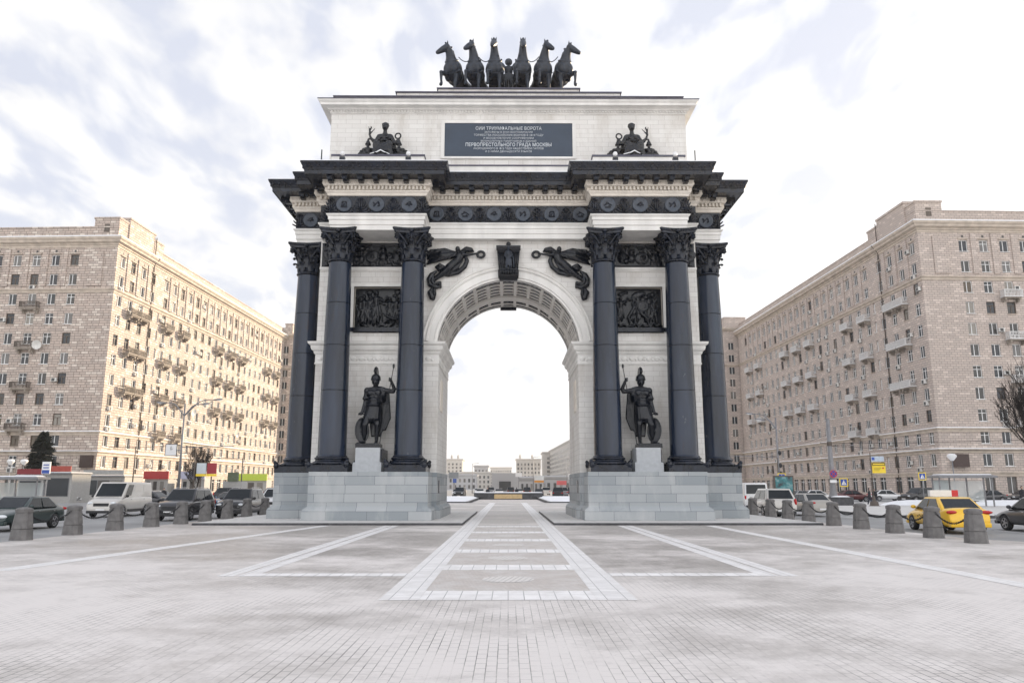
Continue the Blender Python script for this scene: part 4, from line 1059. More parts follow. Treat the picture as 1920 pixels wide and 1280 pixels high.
    for k in range(9):
        xx = 440 + k * 12
        S.chain([P(430 + k * 12, 340, .12 + .02 * (k % 2)), P(xx - 4, 500, .26 + .05 * (k % 2)), P(xx - 2 + 4 * (k % 3), 650, .28 + .05 * (k % 2)), P(xx - 8 - k * 4, 760 + 8 * (k % 3), .24), P(xx - 22 - k * 6, 845 - 12 * abs(k - 3), .2)], [.06, .075, .085, .08, .04])
    for k in range(6): S.chain([P(330 + k * 20, 480, .26), P(335 + k * 22, 690, .34), P(350 + k * 18, 850, .28)], [.06, .09, .06])
    cloak = S.mesh('cloak', .034, 1, [BRONZE])
    return body, shield, spear, cloak
wm = warrior()
def mirrored(me):
    m2 = me.copy(); m2.transform(Matrix.Scale(-1, 4, (1, 0, 0))); m2.flip_normals(); m2.name = me.name; return m2
for s in (-1, 1):
    t = tag(empty('warrior_statue', (s * 7.03, 38.25, 3.66)), 'bronze helmeted warrior on a grey pedestal, spear towards the %s pier' % ('left' if s < 0 else 'right'), 'statue', 'warrior statues between the columns')
    for me, n in zip(wm, ('body', 'shield', 'spear', 'cloak')):
        link(n, me if s < 0 else mirrored(me), t)
    mb = MB(); mb.box(-.56 + s * -.02, .62 + s * -.02, -.5, .55, -.20, .02, BRONZE); mb.build('base', t, bevel=.02)
    mb = MB(); mb.box(s * 6.9 - .60, s * 6.9 + .60, 37.55, 38.9, 2.75, 3.46, GRAN2); mb.box(s * 6.9 - .60, s * 6.9 + .60, 37.55, 38.9, 2.75, 2.752, GRAN2)
    mb.box(s * 6.9 - .70, s * 6.9 + .70, 37.45, 39.0, 2.28, 2.748, GRAN2); mb.box(s * 6.9 - .58, s * 6.9 + .68, 37.75, 39.5, 2.3, 3.40, IRON)
    A(mb, 'pedestal')

def goddess():
    P = lambda cx, cy, y=0.0: ((cx - 945) * .00735, y, (525 - cy) * .0079)
    S = Sculpt(); S.gain = 1.15
    S.ell(P(950, 288, -.12), (.17, .18, .20)); S.ell(P(950, 272, -.04), (.21, .20, .18)); S.ell(P(950, 262, .06), (.12, .14, .12)); S.cap(P(950, 292, -.27), .03, P(950, 298, -.29), .035)
    for k in range(7): S.ell(P(930 + k * 7, 268 - 3 * (3 - abs(k - 3)), -.16), (.045, .05, .05))
    S.cap(P(950, 310, -.08), .09, P(948, 338, -.03), .12); S.cap(P(915, 350, 0), .13, P(985, 350, 0), .13)
    S.ell(P(947, 370, -.02), (.30, .22, .26)); S.ell(P(930, 368, -.2), (.10, .09, .09)); S.ell(P(966, 368, -.2), (.10, .09, .09)); S.ell(P(947, 410, 0), (.27, .23, .22)); S.ring(P(947, 392, -.02), (0, 0, 1), .26, .035)
    # lap, knees and the skirt falling to the feet
    S.chain([P(920, 430, -.05), P(902, 442, -.55), P(900, 505, -.52)], [.22, .20, .15]); S.chain([P(970, 430, -.05), P(990, 440, -.5), P(985, 505, -.42)], [.22, .20, .15])
    for k in range(11): S.chain([P(890 + k * 11, 440 + 4 * abs(k - 5) / 5, -.55 - .06 * (k % 2)), P(884 + k * 12.5, 485, -.62 - .06 * (k % 2)), P(878 + k * 13.5, 520, -.6)], [.06, .07, .08])
    for k in range(5): S.ring(P(945, 440 + k * 9, -.45), (0, -.5, 1), .34 + .02 * k, .04, a0=math.pi, a1=2 * math.pi)
    S.ell(P(900, 520, -.78), (.08, .15, .05)); S.ell(P(975, 520, -.72), (.08, .15, .05))
    S.ell(P(945, 480, .1), (.62, .4, .5))
    # raised arm with palm, sleeve
    S.chain([P(905, 352, 0), P(878, 400, -.08), P(846, 372, -.12), P(838, 350, -.14)], [.13, .10, .07, .05]); S.ell(P(836, 343, -.14), (.07, .07, .08))
    for k in range(5): S.chain([P(885, 380, 0), P(872 + 3 * k, 420, .04 * k), P(870 + 4 * k, 455, .05 * k)], [.07, .07, .05])
    for a, b_, c, d in ((836, 340, 828, 285), (838, 338, 845, 280), (842, 338, 878, 298), (836, 330, 852, 290), (834, 335, 832, 300)): S.cap(P(a, b_, -.16), .035, P(c, d, -.16), .018)
    S.chain([P(990, 352, 0), P(1022, 405, -.08), P(1044, 392, -.16)], [.13, .10, .06]); S.ell(P(1046, 388, -.16), (.07, .07, .07))
    for k in range(5): S.chain([P(1005, 380, 0), P(1012 + 3 * k, 420, .04 * k), P(1010 + 4 * k, 460, .05 * k)], [.07, .07, .05])
    S.ring(P(1048, 356, -.16), (.1, 1, 0), .155, .04, n=18)
    # trophies of arms on either side, cloth over the plinth
    for sx, cx in ((-1, 826), (1, 1056)):
        S.ell(P(cx, 408, -.1), (.13, .14, .16)); S.cap(P(cx, 390, -.1), .07, P(cx, 366, -.1), .015); S.ring(P(cx, 416, -.1), (0, 0, 1), .14, .03); S.ell(P(cx, 430, -.14), (.09, .08, .09))
        S.ell(P(cx, 468, -.1), (.25, .2, .24)); S.ell(P(cx - 14, 458, -.26), (.1, .07, .09)); S.ell(P(cx + 14, 458, -.26), (.1, .07, .09)); S.cap(P(cx - 30, 455, -.08), .1, P(cx + 30, 455, -.08), .1)
        for k in range(7): S.cap(P(cx - 30 + k * 10, 485, -.18), .05, P(cx - 34 + k * 11, 520, -.2), .05)
        S.disc(P(cx + sx * 52, 495, .0), (sx * .5, -1, .2), .30, .06); S.ring(P(cx + sx * 52, 495, -.02), (sx * .5, -1, .2), .28, .03)
        S.chain([P(cx + sx * 30, 470, 0), P(cx + sx * 52, 462, 0), P(cx + sx * 72, 500, .05)], [.08, .08, .06])
    return S.mesh('body', .03, 1, [BRONZE])
gm = goddess()
for s in (-1, 1):
    t = tag(empty('seated_statue', (s * 6.80, 38.75, 19.05)), 'bronze seated goddess raising a palm above two trophies, %s of the inscription' % ('left' if s < 0 else 'right'), 'statue', 'seated goddesses on the attic')
    link('body', gm if s < 0 else mirrored(gm), t)
    S = Sculpt()
    S.chain([(-.62, -.78, .02), (-.25, -.82, .10), (-.05, -.85, .20), (.15, -.82, .10), (.4, -.75, .02)], [.025, .035, .035, .03, .025])
    me = S.mesh('snow_cover', .02, 1, [SNOW]); link('snow_cover', me, t)

# the six horses, the chariot and its driver ------------------------------
def horse(turn, up, lift, seed):
    """rearing horse facing -Y: chest high, neck arched, head turned by `turn`"""
    S = Sculpt(); q = random.Random(seed)
    S.ell((0, -.50, 1.36), (.40, .40, .42)); S.ell((0, -.05, 1.22), (.34, .62, .38)); S.ell((0, .45, 1.15), (.33, .5, .38)); S.ell((0, .80, 1.18), (.32, .36, .38))
    S.ell((-.15, -.74, 1.30), (.17, .16, .24)); S.ell((.15, -.74, 1.30), (.17, .16, .24))
    for sx in (-1, 1): S.ell((sx * .22, .82, 1.05), (.17, .28, .36)); S.ell((sx * .22, -.5, 1.22), (.15, .2, .36))
    # neck
    hx = math.sin(turn); nk = [(0, -.62, 1.52), (.02 * hx, -.74, 1.80), (.08 * hx, -.80, 2.02), (.16 * hx, -.84, 2.18 + up)]
    S.chain(nk, [.31, .205, .165, .14]); S.chain([(0, -.50, 1.62), (.0, -.60, 1.9), (.06 * hx, -.68, 2.12), (.12 * hx, -.76, 2.26 + up)], [.19, .12, .09, .075])
    poll = Vector((.17 * hx, -.90, 2.24 + up)); d = Vector((math.sin(turn) * .42, -math.cos(turn) * .30, -.30)); sd_ = Vector((math.cos(turn), math.sin(turn), 0)); f = Vector((math.sin(turn), -math.cos(turn), 0))
    S.chain([poll, poll + d * .45, poll + d * .92, poll + d * 1.02], [.14, .13, .095, .085]); S.ell(poll + d * .28 - Vector((0, 0, .05)), (.09, .10, .11)); S.cap(poll + d * .3 - Vector((0, 0, .10)), .07, poll + d * .86 - Vector((0, 0, .08)), .04)
    for k in (-1, 1):
        S.ell(poll + d * .34 + sd_ * .085 * k + f * .05, (.035, .035, .035)); S.ell(poll + d * 1.0 + sd_ * .045 * k + f * .03, (.03, .03, .03))
        S.cap(poll + sd_ * .07 * k + Vector((0, 0, .05)), .05, poll + sd_ * .10 * k + Vector((0, 0, .25)), .014)
    S.cap(poll + Vector((0, 0, .06)), .05, poll + f * .06 + Vector((0, 0, .17)), .04)
    for k in range(12):                            # mane along the crest
        g = k / 11; c = Vector((.14 * hx * g, -.46 - .28 * g, 1.72 + .58 * g + up * g)); S.cap(c, .055, c + Vector((q.choice((-1, 1)) * .05 - hx * .08, .06, .03)), .04)
    S.ring((0, -.66, 1.66), (0, -.55, 1), .27, .03)                              # harness collar and girth
    S.ring((0, -.2, 1.22), (0, 1, .1), .385, .025, sx=.93); S.ring((0, -.62, 1.2), (0, -1, 1.2), .37, .025)
    S.chain([poll + d * .62 + sd_ * .09, poll + sd_ * .13, poll - sd_ * .13, poll + d * .62 - sd_ * .09], .018)
    # forelegs
    sl = lift
    S.chain([(sl * .20, -.62, 1.12), (sl * .24, -1.0, .98), (sl * .25, -1.16, .93), (sl * .26, -1.12, .60), (sl * .26, -1.08, .50)], [.135, .095, .075, .05, .055]); S.ell((sl * .25, -1.17, .92), (.075, .08, .085))
    S.cap((sl * .26, -1.08, .50), .055, (sl * .26, -1.15, .40), .075)
    o_ = -sl
    S.chain([(o_ * .20, -.62, 1.08), (o_ * .20, -.70, .68), (o_ * .20, -.72, .58), (o_ * .20, -.74, .22), (o_ * .20, -.76, .14)], [.13, .085, .07, .048, .055]); S.ell((o_ * .20, -.72, .60), (.07, .075, .085)); S.cap((o_ * .20, -.76, .13), .055, (o_ * .20, -.82, .04), .08)
    # hind legs with stifle and hock
    for sx, dy in ((-1, 0), (1, .16)):
        S.chain([(sx * .2, .78 + dy * .3, 1.0), (sx * .22, .58 + dy, .78), (sx * .21, .98 + dy, .50), (sx * .20, .92 + dy, .18), (sx * .20, .87 + dy, .12)], [.2, .13, .07, .05, .055]); S.cap((sx * .2, .87 + dy, .12), .055, (sx * .2, .80 + dy, .04), .08)
    S.chain([(0, 1.12, 1.25), (.02, 1.35, 1.2), (.04, 1.45, .85), (.02, 1.42, .5)], [.07, .1, .1, .04])
    return S.mesh('body', .032, 1, [BRONZE2], scale=1.46)
specs = [(-3.16, -.85, -.05, -1, -.30, 'far left'), (-1.94, -.5, .02, -1, -.14, ''), (-.80, -.12, .10, -1, -.04, ''), (.80, .05, .10, -1, .04, ''), (1.98, .5, .02, -1, .14, ''), (3.12, .85, -.05, -1, .30, '')]
lab = ['outermost bronze horse on the left, head turned to the left, one foreleg pawing out', 'second bronze horse from the left, head half turned left', 'bronze horse just left of the winged charioteer, looking straight ahead',
       'bronze horse just right of the winged charioteer, looking straight ahead', 'second bronze horse from the right, head half turned right', 'outermost bronze horse on the right, head turned to the right']
for i, (x, tn, up, lf, rz, _) in enumerate(specs):
    me = horse(tn, up, lf if i != 5 else 1, i)
    t = tag(empty('horse_statue', (x, 42.75, 24.40), rz), lab[i], 'horse statue', 'bronze horses of the chariot team')
    link('body', me, t)
t = tag(empty('chariot_statue', (0, 42.7, 24.55)), 'bronze winged charioteer standing in a chariot, both arms raised, between the middle horses', 'statue')
S = Sculpt(); S.ell((0, 0, 2.72), (.16, .18, .2)); S.ring((0, .02, 2.76), (0, 1, .2), .20, .04); S.cap((0, 0, 2.55), .08, (0, 0, 2.4), .1); S.cap((-.2, 0, 2.35), .12, (.2, 0, 2.35), .12); S.ell((0, 0, 2.1), (.26, .2, .35)); S.cap((0, 0, 1.8), .24, (0, 0, 1.1), .34)
for k in range(9): S.cap((-.24 + .06 * k, -.2, 1.8), .05, (-.34 + .085 * k, -.26, .9), .06)
for s in (-1, 1):
    S.chain([(s * .24, 0, 2.35), (s * .42, -.1, 2.2), (s * .44, -.2, 2.72)], [.1, .075, .045]); S.ell((s * .44, -.2, 2.78), (.06, .06, .07))
    S.chain([(s * .12, .15, 2.3), (s * .4, .3, 2.75), (s * .52, .35, 2.3), (s * .5, .35, 1.7), (s * .4, .3, 1.2)], [.08, .12, .14, .12, .05])
link('body', S.mesh('body', .03, 1, [BRONZE2]), t)
S = Sculpt()
for k in range(9):
    a = math.pi + k * math.pi / 8; S.cap((.55 * math.cos(a), .6 * math.sin(a) + .2, .35), .10, (.75 * math.cos(a), .65 * math.sin(a) + .2, 1.25), .10)
S.box(-.7, .7, -.3, .9, .3, .42); S.cap((0, -.4, .3), .07, (0, -1.2, .2), .06)
link('chariot_body', S.mesh('chariot_body', .045, 1, [BRONZE]), t)
mb = MB()
for s in (-1, 1):
    mb.T = Matrix.Translation((s * .9, .3, .45)) @ Matrix.Rotation(R(90), 4, 'Y')
    mb.lathe([(.36, -.04), (.45, -.05), (.45, .05), (.36, .04), (.36, -.04)], (0, 0, 0), 20, BRONZE, caps=False)
    for k in range(4): mb.T = Matrix.Translation((s * .9, .3, .45)) @ Matrix.Rotation(k * math.pi / 4, 4, 'X'); mb.tube([(0, 0, -.4), (0, 0, .4)], .03, BRONZE, n=6)
    mb.T = Matrix.Identity(4); mb.build('wheel', t); mb = MB()
# reins drooping from horse to horse
hs = [s_[0] for s_ in specs]
for i in range(5):
    if i == 2: pairs = [((-.62, 41.4, 27.0), (-.28, 43.7, 26.9)), ((.62, 41.4, 27.0), (.28, 43.7, 26.9))]
    else: pairs = [((hs[i] + .15, 41.6, 26.95), (hs[i + 1] - .15, 41.6, 27.0))]
    for a, b_ in pairs:
        pts = []
        for k in range(9):
            g = k / 8; p = Vector(a).lerp(Vector(b_), g); p.z -= .32 * 4 * g * (1 - g) * (.6 if i == 2 else 1); pts.append(p)
        mb = MB(); mb.tube(pts, .028, BRONZE2, n=5); o = mb.build('rein')
        tag(o, ['thin drooping bronze rein between the two leftmost horses', 'thin drooping bronze rein between the second and third horses from the left', 'thin bronze rein running back from a middle horse to the charioteer', 'thin drooping bronze rein between the fourth and fifth horses from the left', 'thin drooping bronze rein between the two rightmost horses'][i], 'rein', 'reins of the chariot team')
# ---------------------------------------------------------------- apartment blocks
BRK_L = blocks('weathered facing blocks', (0.54, 0.445, 0.385), (0.42, 0.355, 0.315), (0.14, 0.11, 0.095), 0.95, 0.42, 0.035, stain=0.35, stain_col=(0.30, 0.26, 0.23), bump=0.6, patch=((0.66, 0.58, 0.51), 0.78), sq=True)
BRK_R = blocks('beige facing tiles', (0.56, 0.475, 0.42), (0.46, 0.395, 0.355), (0.19, 0.155, 0.14), 0.85, 0.36, 0.025, stain=0.3, stain_col=(0.38, 0.33, 0.30), bump=0.5, patch=((0.64, 0.55, 0.49), 0.84))
STR = plain('building stone trim', (0.50, 0.43, 0.36), 0.8, var=0.2, scale=1.0, bump=0.2)
ROOFM = plain('dark roof metal', (0.12, 0.11, 0.11), 0.6)
def glass_mat():
    m, nt, b = newmat('window glass'); N = nt.nodes.new; L = nt.links.new
    oi = N('ShaderNodeObjectInfo'); rp = N('ShaderNodeValToRGB'); L(oi.outputs['Random'], rp.inputs[0]); rp.color_ramp.interpolation = 'CONSTANT'
    e = rp.color_ramp.elements; e[0].position = 0; e[0].color = (.03, .033, .04, 1); e[1].position = .35; e[1].color = (.06, .058, .055, 1)
    for p, c in ((.60, (.15, .145, .14)), (.74, (.035, .04, .045)), (.88, (.26, .24, .21)), (.95, (.10, .075, .05))):
        x = e.new(p); x.color = rgb(c)
    L(rp.outputs[0], b.inputs['Base Color']); b.inputs['Roughness'].default_value = .08; b.inputs['Specular IOR Level'].default_value = .45
    return m
GLASS = glass_mat()
FRAMEW = plain('white window frame', (0.78, 0.78, 0.77), 0.5, var=0.05)
FRAMED = plain('dark brown window frame', (0.10, 0.07, 0.05), 0.5, var=0.1)
ACW = plain('air conditioner casing', (0.66, 0.65, 0.62), 0.5, var=0.08)
ACD = plain('air conditioner grille', (0.06, 0.06, 0.06), 0.6)
BALC = plain('balcony concrete', (0.30, 0.26, 0.22), 0.8, var=0.2, scale=2)
BALM = plain('balcony railing', (0.10, 0.08, 0.065), 0.6)
BALG = plain('grey balcony railing', (0.66, 0.65, 0.64), 0.6)

def window_mesh(w, h, kind):
    """flat in x-z, outside towards -Y: panes, frame, mullion, transom, sill"""
    mb = MB(); fm = FRAMED if kind == 2 else FRAMEW; t = .09
    mb.box(-w / 2, w / 2, .06, .10, 0, h, GLASS)
    for a, b_ in ((-w / 2, -w / 2 + t), (w / 2 - t, w / 2)): mb.box(a, b_, 0.0, .058, 0, h, fm)
    mb.box(-w / 2 + t, w / 2 - t, 0.0, .058, 0, t, fm); mb.box(-w / 2 + t, w / 2 - t, 0, .058, h - t, h, fm)
    if kind == 1: mb.box(-.16, -.06, .005, .058, t, h - t, fm); 
    else:
        mb.box(-.055, .055, .005, .058, t, h * .66, fm); mb.box(-w / 2 + t, w / 2 - t, .004, .057, h * .66, h * .66 + .08, fm)
        if kind == 0: mb.box(-.04, .04, .005, .058, h * .66 + .08, h - t, fm)
    mb.box(-w / 2 - .08, w / 2 + .08, -.30, .05, -.07, -.004, fm if kind != 2 else STR)
    me_o = mb.build('window'); me = me_o.data; bpy.data.objects.remove(me_o); return me
WINM = [window_mesh(1.38, 1.85, k) for k in range(3)]; WINT = [window_mesh(1.38, 2.1, k) for k in range(3)]; WINS = window_mesh(.55, 1.7, 1)
def ac_mesh():
    mb = MB(); mb.box(-.42, .42, -.40, -.05, 0, .6, ACW); mb.box(-.32, .20, -.412, -.40, .06, .54, ACD); mb.tube([(.25, -.2, .3), (.55, -.05, .5), (.55, .0, .9)], .03, ACD, n=5)
    mb.box(-.3, -.26, -.38, .0, -.06, 0, ACD); mb.box(.26, .3, -.38, .0, -.06, 0, ACD)
    o = mb.build('ac'); me = o.data; bpy.data.objects.remove(o); return me
ACM = ac_mesh()
def balcony_mesh(w, rail, glazed=False):
    mb = MB(); d = 1.15
    mb.box(-w / 2, w / 2, -d, .0, 0, .18, BALC if rail is BALM else rail); mb.box(-w / 2 + .15, w / 2 - .15, -d + .15, 0, -.16, 0, BALC)
    for x in (-w / 2 + .35, w / 2 - .35): mb.box(x - .16, x + .16, -d * .8, 0, -.45, -.16, BALC); mb.box(x - .15, x + .15, -d * .45, 0, -.72, -.45, BALC)
    for x in (-w / 2, w / 2 - .1): mb.box(x, x + .1, -d, -d + .12, .18, 1.15, rail); 
    mb.box(-w / 2, w / 2, -d, -d + .10, 1.08, 1.18, rail); mb.box(-w / 2, -w / 2 + .08, -d + .1, 0, 1.08, 1.18, rail); mb.box(w / 2 - .08, w / 2, -d + .1, 0, 1.08, 1.18, rail)
    n = int(w / .22)
    for k in range(1, n): mb.box(-w / 2 + k * w / n - .035, -w / 2 + k * w / n + .035, -d + .02, -d + .08, .18, 1.08, rail)
    for s in (-1, 1):
        for k in range(1, 5): mb.box(s * (w / 2 - .04) - .03, s * (w / 2 - .04) + .03, -d + k * .22, -d + k * .22 + .05, .18, 1.08, rail)
    if glazed: mb.box(-w / 2 + .1, w / 2 - .1, -d + .12, -d + .2, .3, 1.0, FRAMEW)
    o = mb.build('balcony'); me = o.data; bpy.data.objects.remove(o); return me
BALS = [balcony_mesh(2.9, BALM), balcony_mesh(2.9, BALG), balcony_mesh(2.9, BALG, True)]

def facade(mb, org, dr, nn, length, bands_, cols_by_row, wallm, depth=.28):
    """org: corner at z = 0, dr along the wall, nn outward.  rows = [(z0, z1, [(u0, u1), ...])] openings; the wall is cut round them"""
    us = sorted({0.0, length} | {round(u, 3) for r in cols_by_row for c in r[2] for u in c})
    zs = sorted({bands_[0], bands_[1]} | {round(z, 3) for r in cols_by_row for z in r[:2]})
    hole = set()
    for z0, z1, cs in cols_by_row:
        j = zs.index(round(z0, 3)); j2 = zs.index(round(z1, 3))
        for u0, u1 in cs:
            i = us.index(round(u0, 3)); i2 = us.index(round(u1, 3))
            for a in range(i, i2):
                for b_ in range(j, j2): hole.add((a, b_))
            p = lambda u, z, d=0: (org[0] + dr[0] * u - nn[0] * d, org[1] + dr[1] * u - nn[1] * d, z)
            for q in ([p(u0, z0), p(u0, z0, depth), p(u0, z1, depth), p(u0, z1)], [p(u1, z0), p(u1, z0, depth), p(u1, z1, depth), p(u1, z1)],
                      [p(u0, z0), p(u1, z0), p(u1, z0, depth), p(u0, z0, depth)], [p(u0, z1), p(u1, z1), p(u1, z1, depth), p(u0, z1, depth)]): mb.quad(q, wallm)
    # merge free cells of a row into long quads
    for j in range(len(zs) - 1):
        i = 0
        while i < len(us) - 1:
            if (i, j) in hole: i += 1; continue
            k = i
            while k < len(us) - 1 and (k, j) not in hole: k += 1
            p = lambda u, z: (org[0] + dr[0] * u, org[1] + dr[1] * u, z)
            mb.quad([p(us[i], zs[j]), p(us[k], zs[j]), p(us[k], zs[j + 1]), p(us[i], zs[j + 1])], wallm); i = k

def apartment(name, loc, rz, sg, wallm, label, seed, side_len=84.0, front_len=34.0):
    """local frame: the street corner is the origin, the long side runs along +Y, the front along sg*(-X)... sg=-1: block lies to -X"""
    q = random.Random(seed)
    B = tag(empty(name, loc, rz), label, 'building')
    H = 42.3; mb = MB()
    zr = [(4.55 + 3.3 * k, 6.4 + 3.3 * k) for k in range(11)]
    side_cols = [1.9 + 3.45 * k for k in range(4)] + [17.2 + 3.32 * k for k in range(20)]
    blank = 6.2
    fr_cols = [blank + .9 + 3.25 * k for k in range(9)]
    side_rows = []; front_rows = []
    for k, (z0, z1) in enumerate(zr):
        side_rows.append((z0, z1, [(c - .69, c + .69) for c in side_cols] + ([(14.9 - .28, 14.9 + .28)] if k < 9 else [])))
        front_rows.append((z0, z1, [(c - .69, c + .69) for c in fr_cols]))
    # shop openings at street level
    side_rows.append((.6, 3.3, [(c - .95, c + .95) for c in side_cols[1:]])); front_rows.append((.6, 3.0, [(c - .75, c + .75) for c in fr_cols]))
    if sg < 0:
        S0, Sd, Sn = (0, 0), (0, 1), (1, 0); F0, Fd, Fn = (0, 0), (-1, 0), (0, -1)
    else:
        S0, Sd, Sn = (0, 0), (0, 1), (-1, 0); F0, Fd, Fn = (0, 0), (1, 0), (0, -1)
    facade(mb, S0, Sd, Sn, side_len, (ROAD, H), side_rows, wallm)
    facade(mb, F0, Fd, Fn, front_len, (ROAD, H), front_rows, wallm)
    w = front_len * (-1 if sg < 0 else 1)
    mb.quad([(w, 0, ROAD), (w, side_len, ROAD), (w, side_len, H), (w, 0, H)], wallm); mb.quad([(0, side_len, ROAD), (w, side_len, ROAD), (w, side_len, H), (0, side_len, H)], wallm)
    # dark rooms behind the glass
    ix = 1.0 * (-1 if sg < 0 else 1)
    mb.box(min(ix, w - ix), max(ix, w - ix), 1.0, side_len - 1, .2, H - 1, ROOFM)
    mb.build('wall', B, recalc=False)
    plan = rect(min(0, w), max(0, w), 0, side_len)
    mb = MB()
    mb.sweep(plan, [(0, 40.6), (.10, 40.62), (.10, 41.0), (.25, 41.05), (.25, 41.25), (.70, 41.45), (.75, 41.75), (.95, 41.95), (1.0, 42.2), (1.0, 42.32), (.2, 42.5)], STR, cap1=True); mb.build('cornice', B)
    mb = MB(); mb.sweep(plan, [(1.003, 42.24), (1.05, 42.30), (1.02, 42.42), (.3, 42.56)], SNOW); mb.build('snow_cover', B)
    for z, d in ((33.4, .35), (10.05, .32), (6.95, .42), (3.55, .25)):
        mb = MB(); mb.sweep(plan, [(0, z - .5), (.12, z - .46), (.12, z - .2), (d * .7, z - .1), (d, z), (d, z + .14), (0, z + .2)], STR)
        if z in (6.95, 10.05): mb.sweep(plan, [(d + .003, z + .10), (d + .02, z + .16), (.02, z + .27)], SNOW)
        mb.build('string_course', B)
    # parapet and the raised corner
    mb = MB(); pp = offset(plan, -.35); mb.sweep(pp, [(0, 42.4), (0, 44.2), (.1, 44.22), (.1, 44.4), (-.6, 44.45)], wallm, cap1=True); mb.build('parapet', B)
    tw = 7.8 * (-1 if sg < 0 else 1); a = .3 * (-1 if sg < 0 else 1)
    mb = MB()
    for pl, z1 in ((rect(min(a, tw * .58), max(a, tw * .58), .3, 15.5), 46.0), (rect(min(a * .3, tw * .55), max(a * .3, tw * .55), 3.2, 11.8), 46.9)):
        mb.sweep(pl, [(0, 42.45), (0, z1 - .35), (.12, z1 - .33), (.12, z1), (0, z1 + .05)], wallm, cap1=True)
    for (x0, y0, w_, dd) in ((tw * .30, .26, .9, 0),): mb.box(x0 - .45, x0 + .45, y0, y0 + .1, 43.4, 44.8, BALM)
    mb.build('corner_parapet', B)
    mb = MB()
    for k in range(len(side_cols) - 1):              # pilaster strips between the two top storeys' windows
        if k == 3: continue
        u = (side_cols[k] + side_cols[k + 1]) / 2; x = 0
        mb.box(min(0, Sn[0] * .16), max(0, Sn[0] * .16), u - .45, u + .45, 34.0, 40.5, wallm)
    for k in range(len(fr_cols) - 1):
        u = (fr_cols[k] + fr_cols[k + 1]) / 2 * Fd[0]; mb.box(u - .45, u + .45, -.16, 0, 34.0, 40.5, wallm)
    mb.box(min(Fd[0] * 2.2, Fd[0] * 4.6), max(Fd[0] * 2.2, Fd[0] * 4.6), -.14, 0, 34.0, 40.0, wallm)
    for u in side_cols: mb.box(min(0, Sn[0] * .03), max(0, Sn[0] * .03), u - .16, u + .16, 40.75 - .9, 40.75 - .55, ACD); mb.box(min(0, Sn[0] * .22), max(0, Sn[0] * .22), u - .85, u + .85, 39.52, 39.66, STR)
    for u in fr_cols: mb.box(u * Fd[0] - .16, u * Fd[0] + .16, -.03, 0, 39.85, 40.2, ACD); mb.box(u * Fd[0] - .85, u * Fd[0] + .85, -.22, 0, 39.52, 39.66, STR)
    mb.build('pilasters', B, recalc=False)
    # windows: the hundred that show largest are parts, the rest one part
    spots = []
    sang = math.pi / 2 if sg < 0 else -math.pi / 2
    for k, (z0, z1) in enumerate(zr):
        for c in fr_cols: spots.append((c * .55, (c * Fd[0], .14, z0), 0.0, k, 'f'))
        for c in side_cols: spots.append((c, (-Sn[0] * .14, c, z0), sang, k, 's'))
        if k < 9: spots.append((14.9, (-Sn[0] * .14, 14.9, z0), sang, k, 'n'))
    spots.sort(key=lambda s: s[0]); rest = MB()
    for i, (_, p, r, k, t) in enumerate(spots):
        kind = 2 if q.random() < (.30 if wallm is BRK_L or sg < 0 else .16) else q.choice((0, 1, 1))
        me = WINS if t == 'n' else WINM[kind]
        if i < 100:
            link('window', me, B, p, r)
        else:
            rest.T = Matrix.Translation(p) @ Matrix.Rotation(r, 4, 'Z')
            vs_ = [v.co for v in me.vertices]
            for mi, m_ in enumerate(me.materials):
                g = m_
                fs_ = [tuple(pl.vertices) for pl in me.polygons if pl.material_index == mi]
                used = sorted({v for f in fs_ for v in f}); mp = {v: j for j, v in enumerate(used)}
                if m_ is GLASS: g = REST_GLASS[q.randrange(4)]
                rest.add([vs_[v] for v in used], [tuple(mp[v] for v in f) for f in fs_], g)
    o = rest.build('far_windows', B, recalc=False); o['kind'] = 'stuff'
    # street level shop glazing
    mb = MB()
    for c in side_cols[1:]: 
        mb = MB(); x0, x1 = sorted((-Sn[0] * .25, -Sn[0] * .2)); mb.box(x0, x1, c - .95, c + .95, .6, 3.3, REST_GLASS[0]); mb.box(*sorted((-Sn[0] * .18, -Sn[0] * .10)), c - .04, c + .04, .6, 3.3, FRAMEW)
        mb.box(*sorted((-Sn[0] * .18, -Sn[0] * .10)), c - .9, c + .9, 2.5, 2.6, FRAMEW); mb.build('shop_window', B, recalc=False)
    for c in fr_cols: mb = MB(); mb.box(c * Fd[0] - .75, c * Fd[0] + .75, .2, .25, .6, 3.0, REST_GLASS[1]); mb.box(c * Fd[0] - .04, c * Fd[0] + .04, .1, .18, .6, 3.0, FRAMEW); mb.build('shop_window', B, recalc=False)
    # balconies
    nb = 0
    pairs = [(1, 2), (4, 5), (6, 7), (11, 12), (13, 14), (15, 16), (20, 21), (22, 23)]
    for row in (8, 6, 4, 2):
        for j, (c0, c1) in enumerate(pairs):
            if row == 2 and j > 4: continue
            if row == 2 and j == 0: pass
            u = (side_cols[c0] + side_cols[c1]) / 2 + (q.random() < .5) * .0
            wds = (u - .9,) if j else (u - 1.3, u + 1.75)
            if row == 2 and j not in (1, 2): continue
            for uu in wds:
                link('balcony', q.choice(BALS[:1] if sg < 0 else BALS[1:]), B, (Sn[0] * .0, uu, zr[row][0] - .85), sang)
        link('balcony', BALS[0] if sg < 0 else BALS[1], B, ((fr_cols[2] - .2) * Fd[0], 0, zr[row][0] - .85), 0)
        if row % 4 == 0: link('balcony', BALS[0] if sg < 0 else BALS[1], B, ((fr_cols[5] + .2) * Fd[0], 0, zr[row][0] - .85), 0)
    # air conditioners and dishes
    n = 0
